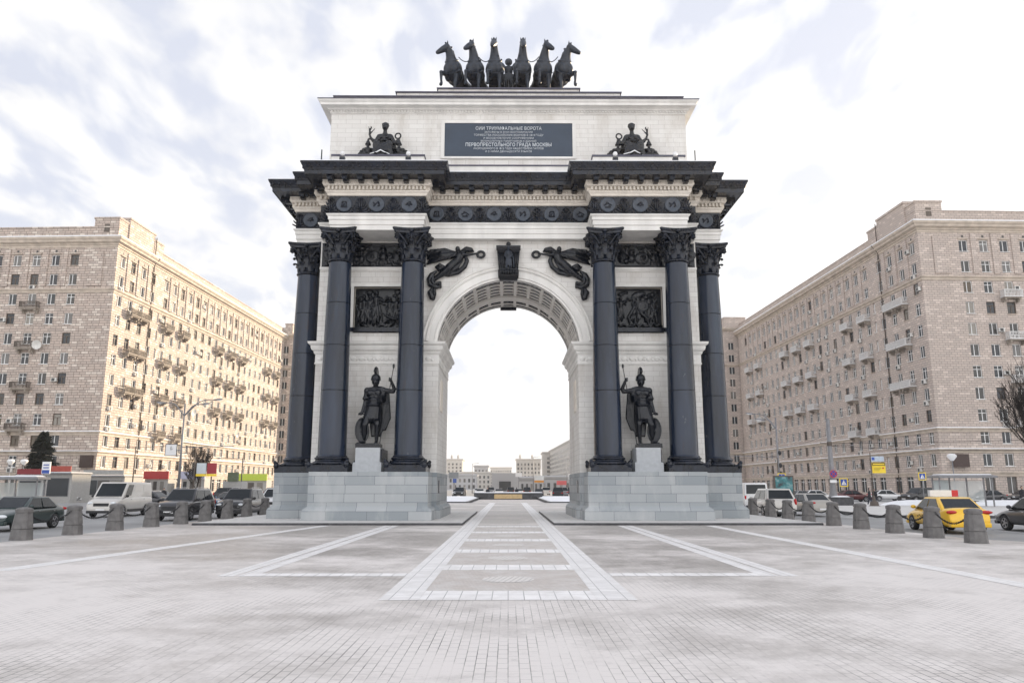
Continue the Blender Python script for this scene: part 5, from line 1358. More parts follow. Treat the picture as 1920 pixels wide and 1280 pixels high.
    for _, p, r, k, t in spots:
        if t == 'n': continue
        if q.random() < (.17 if sg < 0 else .26) and n < 90:
            dx = q.choice((0, 0, 1.05, -1.05)); zz = p[2] - (.75 if dx == 0 else -.4)
            if t == 'f': pos = (p[0] + dx, -.02, zz)
            else: pos = (Sn[0] * .02, p[1] + dx, zz)
            link('air_conditioner', ACM, B, pos, r); n += 1
    # drainpipe down the side
    mb = MB(); x = Sn[0] * .12; mb.tube([(x, 11.9, 46.2), (x, 11.9, 42.6), (x * 9.5, 11.9, 42.2), (x, 11.9, 41.0), (x, 11.9, .5)], .09, BALM, n=6); mb.build('drainpipe', B)
    return B, Sn, Fd, side_cols, fr_cols
REST_GLASS = [plain('far glass', c, .2, spec=.35, var=.3, scale=.3) for c in ((.03, .035, .04), (.09, .085, .08), (.2, .19, .175), (.05, .055, .06))]
BL = apartment('apartment_building', (-64.9, 121.0, 0), R(-2.3), -1, BRK_L, 'large Stalin-era apartment block on the left with sunlit long side and brown balconies', 11)
BR = apartment('apartment_building', (63.9, 112.8, 0), R(1.6), 1, BRK_R, 'large grey beige apartment block on the right with white balconies, in shade', 23, side_len=86.0, front_len=62.0)
# dish aerials on the left block
for (x, y, z, r, rz) in ((-11.3, -.7, 24.1, .75, 0.2), (.5, 31.0, 16.2, .75, 1.4), (.5, 54.0, 13.3, .6, 1.4)):
    mb = MB(); mb.T = Matrix.Rotation(rz, 4, 'Z') @ Matrix.Rotation(R(100), 4, 'X'); mb.lathe([(.02, 0), (r * .6, .08), (r, .25)], (0, 0, 0), 20, ACW, caps=False); mb.T = Matrix.Identity(4); mb.tube([(0, 0, 0), (0, .5, -.2)], .04, ACD, n=5)
    mb.build('dish_aerial', BL[0], (x, y, z), 0, recalc=False)
# projecting wings that close both street sides
def wing(name, loc, rz, w, d, H, wallm, label, sg, tower=True):
    B = tag(empty(name, loc, rz), label, 'building'); mb = MB()
    zr = [(4.55 + 3.3 * k, 6.4 + 3.3 * k) for k in range(11) if 6.6 + 3.3 * k < H - 1]
    cs = [1.8 + 3.2 * k for k in range(int(w / 3.2))]
    cs2 = [1.8 + 3.2 * k for k in range(int(d / 3.2))]
    rows = [(z0, z1, [(c - .69, c + .69) for c in cs]) for z0, z1 in zr]; rows2 = [(z0, z1, [(c - .69, c + .69) for c in cs2]) for z0, z1 in zr]
    Fd = (-1, 0) if sg < 0 else (1, 0); Sn = (1, 0) if sg < 0 else (-1, 0)
    facade(mb, (0, 0), Fd, (0, -1), w, (ROAD, H), rows, wallm); facade(mb, (0, 0), (0, 1), Sn, d, (ROAD, H), rows2, wallm)
    W = Fd[0] * w; mb.quad([(0, d, ROAD), (W, d, ROAD), (W, d, H), (0, d, H)], wallm); mb.quad([(W, 0, ROAD), (W, d, ROAD), (W, d, H), (W, 0, H)], wallm)
    mb.build('wall', B, recalc=False)
    mb = MB()
    for z0, z1, c_ in rows:
        for u0, u1 in c_:
            mb.box(*sorted((Fd[0] * u0, Fd[0] * u1)), .14, .2, z0, z1, REST_GLASS[rnd.randrange(4)]); mb.box(Fd[0] * (u0 + u1) / 2 - .06, Fd[0] * (u0 + u1) / 2 + .06, .08, .139, z0, z1, FRAMEW)
    for z0, z1, c_ in rows2:
        for u0, u1 in c_:
            mb.box(*sorted((-Sn[0] * .2, -Sn[0] * .14)), u0, u1, z0, z1, REST_GLASS[rnd.randrange(4)]); mb.box(*sorted((-Sn[0] * .139, -Sn[0] * .08)), (u0 + u1) / 2 - .06, (u0 + u1) / 2 + .06, z0, z1, FRAMEW)
    mb.build('windows', B, recalc=False)['kind'] = 'stuff'
    plan = rect(min(0, W), max(0, W), 0, d)
    mb = MB(); mb.sweep(plan, [(0, H - .9), (.3, H - .8), (.8, H - .3), (.85, H), (.2, H + .15)], STR, cap1=True); mb.build('cornice', B)
    for z in (33.4, 10.05, 6.95):
        if z < H - 2: mb = MB(); mb.sweep(plan, [(0, z - .4), (.15, z - .35), (.35, z), (0, z + .2)], STR); mb.build('string_course', B)
    mb = MB(); mb.sweep(offset(plan, -.4), [(0, H + .1), (0, H + 2.0), (-.5, H + 2.05)], wallm, cap1=True); mb.build('parapet', B)
    if tower:
        mb = MB(); mb.sweep(rect(min(Fd[0] * .5, W * .7), max(Fd[0] * .5, W * .7), .5, d * .6), [(0, H), (0, H + 2.8), (.1, H + 2.85), (.1, H + 3.2), (-.3, H + 3.25)], wallm, cap1=True); mb.build('corner_parapet', B)
    return B
wing('apartment_building', (-59.3, 205.2, 0), R(-2.3), 3.6, 20, 42.8, BRK_L, 'narrow projecting brick wing at the far end of the sunlit left block', -1)
wing('apartment_building', (57.8, 199.2, 0), R(1.6), 9.0, 17, 43.4, BRK_R, 'projecting shaded end wing beyond the right apartment block', 1)
# ---------------------------------------------------------------- vehicles (front towards -Y, ground at z = 0)
def paint(name, c, rough=.3): return plain(name, c, rough, metal=.15, var=.06, scale=1.0, coat=.6)
PAINTS = dict(green=paint('dark green paint', (.012, .03, .028)), silver=paint('silver beige paint', (.58, .555, .52)), dark=paint('dark grey paint', (.035, .035, .04)), black=paint('black paint', (.012, .012, .015)),
              white=paint('car white paint', (.72, .72, .72)), yellow=paint('taxi yellow paint', (.85, .50, .015)), blue=paint('blue paint', (.05, .09, .15)), grey=paint('mid grey paint', (.20, .20, .21)), wine=paint('wine red paint', (.10, .018, .02)), beige=paint('beige paint', (.35, .33, .30)))
LAMPW = plain('headlight glass', (.75, .78, .8), .1, var=.03); LAMPR = plain('red tail lamp', (.5, .01, .01), .2, var=.03)
TRIMB = plain('black car trim', (.02, .02, .022), .5); RIM = plain('alloy rim', (.45, .45, .47), .3, metal=.8)
SPEC = {
 'sedan': dict(W=1.76, wb=(-1.36, 1.32), r=.325, top=[(-2.24, .50, .78), (-2.18, .66, .86), (-2.0, .74, .93), (-1.5, .84, .97), (-1.0, .93, 1.0), (0, .95, 1.0), (1.2, .98, 1.0), (1.75, 1.02, .97), (2.1, 1.0, .92), (2.22, .86, .86), (2.26, .55, .82)], cab=(-1.05, -.25, .95, 1.75, .93, 1.43)),
 'suv': dict(W=1.86, wb=(-1.42, 1.38), r=.37, top=[(-2.32, .60, .80), (-2.28, .84, .88), (-2.1, .98, .94), (-1.6, 1.07, .98), (-1.05, 1.12, 1.0), (0, 1.10, 1.0), (1.3, 1.13, 1.0), (1.95, 1.16, .98), (2.22, 1.12, .95), (2.32, .95, .90), (2.34, .60, .86)], cab=(-1.1, -.35, 1.75, 2.22, 1.08, 1.74)),
 'van': dict(W=1.96, wb=(-1.65, 1.70), r=.35, top=[(-2.62, .55, .80), (-2.58, .90, .90), (-2.4, 1.05, .95), (-1.9, 1.18, .98), (-1.5, 1.26, 1.0), (0, 1.28, 1.0), (1.5, 1.28, 1.0), (2.4, 1.28, 1.0), (2.62, 1.26, .99), (2.66, 1.0, .97), (2.67, .55, .94)], cab=(-1.75, -.95, 2.52, 2.63, 1.20, 2.14)),
}
BODY_CACHE = {}
def car_body(kind):
    if kind in BODY_CACHE: return BODY_CACHE[kind]
    sp = SPEC[kind]; W = sp['W'] / 2; vs_ = []; n = 0
    for (y, zt, k) in sp['top']:
        w = W * k; zb = .24 if abs(y) < 2 else .30
        half = [(0, zb), (w * .80, zb), (w * .97, zb + .10), (w, (zb + zt) / 2 + .02), (w * .985, zt - .13), (w * .90, zt - .02), (w * .5, zt + .02), (0, zt + .03)]
        ring = half + [(-x, z) for x, z in reversed(half[1:-1])]
        n = len(ring); vs_ += [(x, y, z) for x, z in ring]
    fs_ = []; m = len(sp['top'])
    for j in range(m - 1):
        for i in range(n): fs_.append((j * n + i, j * n + (i + 1) % n, (j + 1) * n + (i + 1) % n, (j + 1) * n + i))
    fs_.append(tuple(range(n))); fs_.append(tuple((m - 1) * n + i for i in reversed(range(n))))
    me = bpy.data.meshes.new('b'); me.from_pydata(vs_, [], fs_)
    bm = bmesh.new(); bm.from_mesh(me); bmesh.ops.recalc_face_normals(bm, faces=bm.faces); bm.to_mesh(me); bm.free()
    o = bpy.data.objects.new('b', me); COL.objects.link(o)
    ss = o.modifiers.new('s', 'SUBSURF'); ss.levels = 2; ss.render_levels = 2
    cut = MB()
    for yw in sp['wb']:
        cut.T = Matrix.Translation((0, yw, sp['r'])) @ Matrix.Rotation(R(90), 4, 'Y')
        for s in (-1, 1): cut.lathe([(sp['r'] + .055, s * W - .26), (sp['r'] + .055, s * W + .26)], (0, 0, 0), 28, TRIMB)
    co = cut.build('cut')
    bo = o.modifiers.new('c', 'BOOLEAN'); bo.object = co; bo.operation = 'DIFFERENCE'; bo.solver = 'EXACT'
    dg = bpy.context.evaluated_depsgraph_get(); out = bpy.data.meshes.new_from_object(o.evaluated_get(dg))
    bpy.data.objects.remove(o); bpy.data.objects.remove(co)
    out.name = 'body'; out.materials.clear(); out.materials.append(TRIMB)
    out.polygons.foreach_set('material_index', [0] * len(out.polygons)); out.polygons.foreach_set('use_smooth', [True] * len(out.polygons))
    BODY_CACHE[kind] = out; return out
def bil(c, u, v, off):
    a, b_, c_, d = [Vector(p) for p in c]        # bottom-front, bottom-rear, top-rear, top-front
    p = (a * (1 - u) + b_ * u) * (1 - v) + (d * (1 - u) + c_ * u) * v
    nn = (b_ - a).cross(d - a).normalized(); return p + nn * off
def wheel_mesh(r):
    mb = MB(); M_ = Matrix.Rotation(R(90), 4, 'Y'); mb.T = M_
    mb.lathe([(r * .66, -.10), (r * .93, -.11), (r, -.07), (r, .07), (r * .93, .11), (r * .66, .10)], (0, 0, 0), 28, BLACK, caps=False)
    t = mb.build('tyre'); tm = t.data; bpy.data.objects.remove(t)
    mb = MB(); mb.T = M_
    mb.lathe([(r * .67, -.095), (r * .62, -.06), (r * .2, -.05), (r * .1, -.075)], (0, 0, 0), 24, BLACK); mb.lathe([(r * .67, .095), (r * .62, .06), (r * .2, .05), (r * .1, .075)], (0, 0, 0), 24, BLACK)
    mb.lathe([(r * .67, .10), (r * .60, .10), (r * .60, .06)], (0, 0, 0), 24, RIM, caps=False); mb.lathe([(r * .67, -.10), (r * .60, -.10), (r * .60, -.06)], (0, 0, 0), 24, RIM, caps=False)
    mb.T = Matrix.Identity(4)
    for k in range(5):
        a = k * 2 * math.pi / 5
        for s in (-.088, .088): mb.beam((s, 0, 0), (s, r * .63 * math.cos(a), r * .63 * math.sin(a)), .03, r * .17, RIM)
    o = mb.build('rim'); rm = o.data; bpy.data.objects.remove(o)
    return tm, rm
WHEELS = {k: wheel_mesh(v['r']) for k, v in SPEC.items()}
def make_car(name, kind, color, loc, rz, label, cat='car', group=None, taxi=False, rack=False, scale=1.0, rear_glass=True):
    sp = SPEC[kind]; W = sp['W'] / 2; P_ = PAINTS[color]
    t = tag(empty(name, loc, rz), label, cat, group); t.scale = (scale,) * 3
    me = car_body(kind).copy(); me.materials[0] = P_; link('body', me, t)
    y0, y1, y2, y3, zb, zt = sp['cab']; wb_, wt = W * .94, W * (.74 if kind != 'van' else .88)
    mb = MB()
    c = [(-wb_, y0, zb - .1), (wb_, y0, zb - .1), (wb_, y3, zb - .1), (-wb_, y3, zb - .1), (-wb_, y0, zb), (wb_, y0, zb), (wb_, y3, zb), (-wb_, y3, zb), (-wt, y1, zt), (wt, y1, zt), (wt, y2, zt), (-wt, y2, zt)]
    mb.add(c, [(0, 3, 2, 1), (8, 9, 10, 11), (4, 5, 9, 8), (5, 6, 10, 9), (6, 7, 11, 10), (7, 4, 8, 11), (0, 1, 5, 4), (1, 2, 6, 5), (2, 3, 7, 6), (3, 0, 4, 7)], P_, True)
    mb.build('cabin', t, bevel=.07)
    # glazing
    def pane(corner, u0, u1, v0, v1, nm, mat=DKGLASS):
        mb = MB(); q = [bil(corner, u, v, .012) for u, v in ((u0, v0), (u1, v0), (u1, v1), (u0, v1))]; i = [bil(corner, u, v, -.02) for u, v in ((u0, v0), (u1, v0), (u1, v1), (u0, v1))]
        mb.add(q + i, [(0, 1, 2, 3), (0, 4, 5, 1), (1, 5, 6, 2), (2, 6, 7, 3), (3, 7, 4, 0)], mat); mb.build(nm, t)
    right = [c[5], c[6], c[10], c[9]]; left = [c[7], c[4], c[8], c[11]]; front = [c[4], c[5], c[9], c[8]]; rear = [c[6], c[7], c[11], c[10]]
    if kind == 'van':
        pane(right, .05, .24, .12, .82, 'side_window'); pane(left, .76, .95, .12, .82, 'side_window')
        for k in range(2): pane(right, .30 + .34 * k, .60 + .34 * k, .35, .85, 'side_panel', P_); pane(left, .06 + .34 * k, .36 + .34 * k, .35, .85, 'side_panel', P_)
    else:
        m_ = (0.08, .46, .50, .90)
        pane(right, m_[0], m_[1], .06, .86, 'side_window'); pane(right, m_[2], m_[3], .06, .86, 'side_window')
        pane(left, 1 - m_[1], 1 - m_[0], .06, .86, 'side_window'); pane(left, 1 - m_[3], 1 - m_[2], .06, .86, 'side_window')
    pane(front, .07, .93, .06, .90, 'windscreen'); pane(rear, .08, .92, .12, .86, 'rear_window')
    tm, rm = WHEELS[kind]
    for yw in sp['wb']:
        for s in (-1, 1):
            w_ = link('wheel', tm, t, (s * (W - .13), yw, sp['r'])); link('rim', rm, w_)
    L0 = sp['top'][0][0]; L1 = sp['top'][-1][0]; zh = sp['top'][1][1]
    for s in (-1, 1):
        mb = MB(); mb.ell((s * W * .66, L0 + .14, zh - .04), (.22, .13, .085), LAMPW, Matrix.Rotation(s * -.25, 3, 'Z'), n=12, m=8); mb.build('headlight', t)
        mb = MB(); 
        if kind == 'sedan': mb.ell((s * W * .72, L1 - .10, .86), (.24, .13, .075), LAMPR, Matrix.Rotation(s * .3, 3, 'Z'), n=12, m=8)
        else: mb.ell((s * W * .86, L1 - .10, sp['top'][-2][1] + .02), (.09, .12, .2), LAMPR, n=10, m=8)
        mb.build('tail_light', t)
        mb = MB(); mb.ell((s * (W + .07), y0 + .28, zb + .08), (.11, .06, .08), P_ if kind != 'van' else TRIMB, n=8, m=6); mb.box(s * W * .9 - .06, s * W * .9 + .06, y0 + .25, y0 + .31, zb, zb + .05, TRIMB); mb.build('wing_mirror', t, recalc=False)
    if kind == 'van':
        mb = MB()
        for s in (-1, 1): mb.box(s * (W + .004) - .006, s * (W + .004) + .006, sp['wb'][0] + .5, sp['wb'][1] - .5, .34, .46, TRIMB)
        mb.build('side_moulding', t)
    mb = MB(); mb.box(-W * .46, W * .46, L0 - .02, L0 + .10, zh - .22, zh - .04, TRIMB); mb.build('grille', t, bevel=.02)
    mb = MB(); mb.box(-W * .86, W * .86, L0 - .03, L0 + .25, .26, .42, TRIMB if kind != 'sedan' else P_); mb.build('bumper', t, bevel=.04)
    mb = MB(); mb.box(-W * .86, W * .86, L1 - .25, L1 + .03, .28, .46, TRIMB if kind != 'sedan' else P_); mb.build('bumper', t, bevel=.04)
    for yy, d in ((L0 - .045, 1), (L1 + .035, -1)): mb = MB(); mb.box(-.26, .26, yy - .008, yy + .008, .42, .53, WHITEP); mb.build('number_plate', t)
    mb = MB()                                   # sill moulding, door gaps and handles stand 2-3 mm proud
    for s in (-1, 1):
        for yy in ((y0 + .35), (y0 + y3) / 2 + .1): mb.box(s * (W + .002) - .004, s * (W + .002) + .004, yy + .62, yy + .78, zb - .14, zb - .11, CHROME)
    mb.build('door_handles', t)
    if rack:
        for s in (-1, 1): mb = MB(); mb.tube([(s * wt * .88, y1 + .2, zt - .01), (s * wt * .88, y1 + .3, zt + .05), (s * wt * .88, y2 - .3, zt + .05), (s * wt * .88, y2 - .1, zt - .01)], .02, CHROME, n=6); mb.build('roof_rail', t)
    if taxi:
        mb = MB(); mb.box(-.30, .56, -.12, .12, zt + .02, zt + .28, WHITEP); mb.box(-.56, -.302, -.12, .12, zt + .02, zt + .28, REDP); mb.build('roof_sign', t)
        mb = MB(); 
        for s in (-1, 1):
            for k in range(8): mb.box(s * (W + .003) - .003, s * (W + .003) + .003, -.6 + .16 * k, -.52 + .16 * k, .60 + .05 * (k % 2), .65 + .05 * (k % 2), TRIMB)
        mb.build('chequer_band', t)
    return t
Z = ROAD
make_car('car', 'sedan', 'green', (-21.6, 34.4, Z), R(1), 'dark green saloon car leftmost in the near lane, behind the left bollards')
make_car('delivery_van', 'van', 'silver', (-25.0, 50.0, Z), R(3), 'beige panel van driving behind the left bollards', 'van')
make_car('car', 'suv', 'dark', (-18.6, 44.8, Z), R(1), 'dark off-roader with pale bonnet just right of the beige van', rack=True)
make_car('car', 'suv', 'black', (-16.6, 48.3, Z), R(2), 'black off-roader close to the arch plinth behind the left bollards', rack=True)
make_car('car', 'suv', 'white', (-17.0, 57.0, Z), R(0), 'white off-roader half hidden by the left arch plinth')
make_car('car', 'sedan', 'blue', (-23.6, 66.0, Z), R(-20), 'grey blue saloon seen between the two dark off-roaders')
make_car('car', 'sedan', 'dark', (-32.5, 71, Z), R(80), 'dark saloon driving behind the beige van')
make_car('car', 'sedan', 'wine', (-38.6, 82, Z), R(95), 'dark red saloon in front of the red shop sign')
make_car('taxi', 'sedan', 'yellow', (18.45, 32.7, Z), R(173), 'yellow taxi with a white and red roof sign', 'taxi', taxi=True)
make_car('car', 'sedan', 'dark', (22.3, 32.2, Z), R(178), 'dark grey saloon cut by the right edge of the photo, beside the taxi')
make_car('car', 'suv', 'silver', (16.2, 47.6, Z), R(176), 'silver off-roader nearest the arch on the right')
make_car('car', 'sedan', 'beige', (19.6, 50.5, Z), R(182), 'grey beige saloon right of the silver off-roader')
make_car('car', 'van', 'white', (19.2, 62.0, Z), R(178), 'white van behind the silver off-roader on the right', 'van')
make_car('car', 'suv', 'black', (48.0, 90.0, Z), R(-72), 'black off-roader parked in front of the right block, near the bus stop')
rowr = [(33.0, 88.5, 'grey', 'sedan', -60, 'grey saloon parked beside the poster stand'), (38.2, 95.5, 'white', 'sedan', 88, 'white saloon parked left of the no-stopping sign'), (43.5, 97.5, 'wine', 'sedan', 90, 'dark red saloon parked behind the tall pole'),
        (49.8, 101.5, 'white', 'sedan', 88, 'white saloon parked behind the standing pair'), (55.5, 99.5, 'black', 'suv', 92, 'black off-roader behind the yellow bus stop flag'), (57.5, 92.5, 'dark', 'sedan', -75, 'dark saloon just right of the black off-roader'), (64.0, 95.5, 'black', 'sedan', -80, 'black saloon parked left of the bus shelter'),
        (69.5, 97, 'grey', 'sedan', 85, 'pale grey saloon parked behind the bus shelter'), (76.0, 97, 'dark', 'sedan', 90, 'dark saloon parked right of the bus shelter'), (82.0, 98, 'black', 'suv', 90, 'black off-roader at the right edge in front of the block')]
for x, y, c_, k_, a, l in rowr: make_car('car', k_, c_, (x, y, Z), R(a), l, group='cars parked before the right block')
rowl = [(-39.5, 88, 'silver', 'sedan', 85, 'silver saloon under the curved street lamp on the left'), (-34.0, 96, 'black', 'suv', 90, 'black off-roader in front of the lilac awning'), (-29.5, 90, 'white', 'sedan', 70, 'white saloon above the black off-roader'), (-30.5, 104, 'dark', 'suv', 80, 'dark off-roader in front of the yellow green shop sign'), (-52.0, 90, 'grey', 'sedan', 95, 'grey saloon parked between the two shop pavilions'), (-60.0, 88, 'dark', 'sedan', 92, 'dark saloon beside the red roofed pavilion')]
for x, y, c_, k_, a, l in rowl: make_car('car', k_, c_, (x, y, Z), R(a), l, group='cars on the left side street')

# distant cars seen through the arch: few pixels each, one mesh with body, glass and wheels
def far_car_mesh(kind, color):
    sp = SPEC[kind]; W = sp['W'] / 2; mb = MB(); P_ = PAINTS[color]
    lo = MB(); y0, y1, y2, y3, zb, zt = sp['cab']; L0 = sp['top'][0][0]; L1 = sp['top'][-1][0]
    pts = [(L0, .3), (L0, zb - .25), (y0, zb), (y3, zb), (L1, zb - .1), (L1, .3)]
    n = len(pts); vs_ = [(s * W, y, z) for s in (-1, 1) for y, z in pts]
    mb.add(vs_, [tuple(range(n)), tuple(reversed(range(n, 2 * n)))] + [(i, (i + 1) % n, n + (i + 1) % n, n + i) for i in range(n)], P_)
    q = [(y0 + .02, zb - .01), (y1, zt - .06), (y2, zt - .06), (y3 - .02, zb - .01)]; wt = W * .8
    vs_ = [(s * (W * .95 if i in (0, 3) else wt), y, z) for s in (-1, 1) for i, (y, z) in enumerate(q)]
    mb.add(vs_, [(0, 1, 2, 3), (7, 6, 5, 4)] + [(i, i + 1, 5 + i, 4 + i) for i in range(3)], DKGLASS)
    mb.box(-wt, wt, y1, y2, zt - .06, zt, P_)
    for yw in sp['wb']:
        for s in (-1, 1): mb.T = Matrix.Translation((s * (W - .1), yw, sp['r'])) @ Matrix.Rotation(R(90), 4, 'Y'); mb.lathe([(sp['r'], -.12), (sp['r'], .12)], (0, 0, 0), 12, BLACK); mb.T = Matrix.Identity(4)
    for s in (-1, 1): mb.box(s * W * .7 - .15, s * W * .7 + .15, L0 - .02, L0, zb - .4, zb - .28, LAMPW); mb.box(s * W * .8 - .12, s * W * .8 + .12, L1, L1 + .02, zb - .35, zb - .2, LAMPR)
    mb.box(-W * .5, W * .5, L0 - .015, L0, .4, .62, TRIMB)
    o = mb.build('distant_car'); me = o.data; bpy.data.objects.remove(o); return me
FC = {(k, c): far_car_mesh(k, c) for k in ('sedan', 'suv') for c in ('white', 'grey', 'black', 'silver')}
random.seed(12)
far_spots = [(-12.2, 130, 'suv', 'white', 'left'), (-14.8, 138, 'sedan', 'white', 'left'), (-10.0, 152, 'sedan', 'silver', 'left'), (-8.9, 142, 'suv', 'black', 'left'), (-14.5, 165, 'sedan', 'grey', 'left'), (-11.0, 180, 'suv', 'white', 'left'),
             (-6.2, 170, 'sedan', 'white', 'left'), (-4.4, 196, 'suv', 'grey', 'middle'), (-2.0, 170, 'sedan', 'silver', 'middle'), (.6, 200, 'suv', 'black', 'middle'), (2.4, 172, 'sedan', 'white', 'middle'), (4.6, 190, 'suv', 'black', 'middle'),
             (6.4, 160, 'sedan', 'black', 'right'), (8.4, 176, 'suv', 'silver', 'right'), (10.4, 150, 'suv', 'grey', 'right'), (13.4, 166, 'suv', 'black', 'right'), (11.9, 134, 'sedan', 'white', 'right'), (15.6, 146, 'suv', 'white', 'right'), (8.6, 133, 'suv', 'black', 'right'), (14.2, 186, 'sedan', 'grey', 'right'), (-16.4, 190, 'suv', 'black', 'left'), (-8.2, 208, 'sedan', 'white', 'left')]
order = sorted(range(len(far_spots)), key=lambda i: far_spots[i][0])
ordn = ['first', 'second', 'third', 'fourth', 'fifth', 'sixth', 'seventh', 'eighth', 'ninth', 'tenth', 'eleventh', 'twelfth', 'thirteenth', 'fourteenth', 'fifteenth', 'sixteenth', 'seventeenth', 'eighteenth', 'nineteenth', 'twentieth', 'twenty-first', 'twenty-second']
for r_, i in enumerate(order):
    x, y, k_, c_, side = far_spots[i]
    o = link('distant_car', FC[(k_, c_)], None, (x, y, ROAD + .0), R(random.uniform(-6, 6)) + (math.pi if x > 0 else 0))
    tag(o, 'distant %s %s on the road beyond the arch, %s from the left' % (c_, 'off-roader' if k_ == 'suv' else 'saloon', ordn[r_]), 'car', 'distant cars seen through the arch')
# ---------------------------------------------------------------- bollards and chains
BOLG = plain('grey granite bollard', (0.15, 0.143, 0.14), 0.6, var=0.25, scale=5, bump=.3, bscale=30)
def bollard_mesh():
    mb = MB(); c = 0.0; k = 1.0
    def post(prof, *_a, **_k):                      # square post with cut corners
        ring = lambda r: [(r, -.62 * r), (r, .62 * r), (.62 * r, r), (-.62 * r, r), (-r, .62 * r), (-r, -.62 * r), (-.62 * r, -r), (.62 * r, -r)]
        vs_ = [(x, y, z) for r, z in prof for x, y in ring(r)]; m_ = len(prof)
        fs_ = [(j * 8 + i, j * 8 + (i + 1) % 8, (j + 1) * 8 + (i + 1) % 8, (j + 1) * 8 + i) for j in range(m_ - 1) for i in range(8)] + [tuple(range(8)), tuple((m_ - 1) * 8 + i for i in range(8))]
        mb.add(vs_, fs_, BOLG)
    mb.lathe = post
    mb.lathe([(.315 * k, 0), (.305 * k, .02), (.280 * k, .34)], (0, 0, 0), 8, BOLG, smooth=False, a0=c)
    mb.lathe([(.262 * k, .344), (.262 * k, .358)], (0, 0, 0), 8, BOLG, smooth=False, a0=c)
    mb.lathe([(.278 * k, .362), (.225 * k, .84), (.225 * k, .842)], (0, 0, 0), 8, BOLG, smooth=False, a0=c)
    mb.lathe([(.208 * k, .843), (.208 * k, .862)], (0, 0, 0), 8, BOLG, smooth=False, a0=c)
    mb.lathe([(.234 * k, .863), (.237 * k, .95), (.224 * k, .98), (.17 * k, 1.01), (.05, 1.03)], (0, 0, 0), 8, BOLG, smooth=False, a0=c)
    o = mb.build('bollard'); me = o.data; bpy.data.objects.remove(o); return me
BM = bollard_mesh()
ordl = ['nearest', 'second', 'third', 'fourth', 'fifth', 'sixth', 'seventh', 'eighth', 'ninth', 'tenth', 'eleventh']
left = [(-15.55, 25.0), (-15.47, 27.75), (-15.40, 30.55), (-15.20, 33.2), (-15.0, 35.7), (-14.9, 38.25), (-14.85, 41.1), (-14.8, 44.0), (-14.7, 46.9)]
right = [(14.18, 23.6), (14.22, 26.0), (14.25, 28.65), (14.28, 31.4), (14.28, 34.05), (14.22, 36.7), (14.22, 39.4), (14.3, 42.2), (14.25, 45.1)]
CH = plain('black iron chain', (.015, .015, .017), .45, metal=.5)
def chain(a, b_, sag):
    mb = MB(); n = 30; pts = []
    for k in range(n + 1):
        g = k / n; p = Vector(a).lerp(Vector(b_), g); p.z -= sag * 4 * g * (1 - g); pts.append(p)
    for k in range(n):
        c = (pts[k] + pts[k + 1]) / 2; d = (pts[k + 1] - pts[k]); q = d.to_track_quat('X', 'Z').to_matrix()
        if k % 2: q = q @ Matrix.Rotation(R(90), 3, 'X')
        L_ = d.length * .68; ring = [c + q @ Vector((L_ * math.cos(t * math.pi / 4), .032 * math.sin(t * math.pi / 4), 0)) for t in range(9)]
        mb.tube(ring, .010, CH, n=4)
    return mb.build('chain')
for side, row, z in (('left', left, PLAZA), ('right', right, PLAZA)):
    for i, (x, y) in enumerate(row):
        o = link('bollard', BM, None, (x, y, z), R(3 * (i % 3) - 3)); o.rotation_euler[0] = R((i % 3 - 1) * .5); o.scale = (.92, .92, 1)
        tag(o, 'grey stone bollard, %s from the camera in the %s row' % (ordl[i], side), 'bollard', 'stone bollards joined by chains')
        if i + 1 < len(row):
            x2, y2 = row[i + 1]; c = chain((x, y + .22, z + .82), (x2, y2 - .22, z + .82), .30)
            tag(c, 'black chain hanging between the %s and %s bollards of the %s row' % (ordl[i], ordl[i + 1], side), 'chain', 'chains between the bollards')

# ---------------------------------------------------------------- poles, lamps, signs
def pole_mesh(mb, x, y, z0, z1, r0, r1, mat): mb.tube([(x, y, z0), (x, y, z0 + (z1 - z0) * .5), (x, y, z1)], [r0, (r0 + r1) / 2, r1], mat, n=10)
def street_lamp(loc, h, arms, label, clutter=True, name='street_lamp'):
    t = tag(empty(name, loc), label, 'street lamp')
    mb = MB(); mb.lathe([(.26, 0), (.24, .5), (.17, .6)], (0, 0, 0), 12, GALV); pole_mesh(mb, 0, 0, .5, h, .17, .09, GALV); mb.build('pole', t)
    for (dx, dy, rise, L_) in arms:
        mb = MB(); pts = []
        for k in range(8):
            g = k / 7; pts.append((dx * L_ * g, dy * L_ * g, h - 1.4 + rise * math.sin(g * math.pi / 2) + 1.0 * min(1, g * 2)))
        mb.tube(pts, [.07] * 4 + [.05] * 4, GALV, n=8); arm = mb.build('arm', t)
        e = pts[-1]; an = math.atan2(dy, dx); mb = MB(); mb.ell((e[0] + dx * .5, e[1] + dy * .5, e[2] + .02), (.62, .18, .10), GALV, Matrix.Rotation(an, 3, 'Z') @ Matrix.Rotation(-.12, 3, 'Y'), n=12, m=8)
        mb.ell((e[0] + dx * .62, e[1] + dy * .62, e[2] - .05), (.36, .13, .07), WHITEP, Matrix.Rotation(an, 3, 'Z') @ Matrix.Rotation(-.12, 3, 'Y'), n=10, m=6); mb.build('lamp_head', arm)
    return t
t = street_lamp((-36.7, 86.0, ROAD), 11.1, [(-1, 0, .5, 2.2), (.98, .1, .9, 3.1), (.94, -.2, .3, 2.2)], 'tall grey street lamp with curved arms before the sunlit block')
mb = MB(); mb.tube([(0, 0, 6.2), (3, -.2, 6.25), (6.0, -.4, 6.3)], .045, GALV, n=6); mb.tube([(0, 0, 6.7), (3, -.2, 6.3)], .02, GALV, n=5); mb.build('bracket', t)
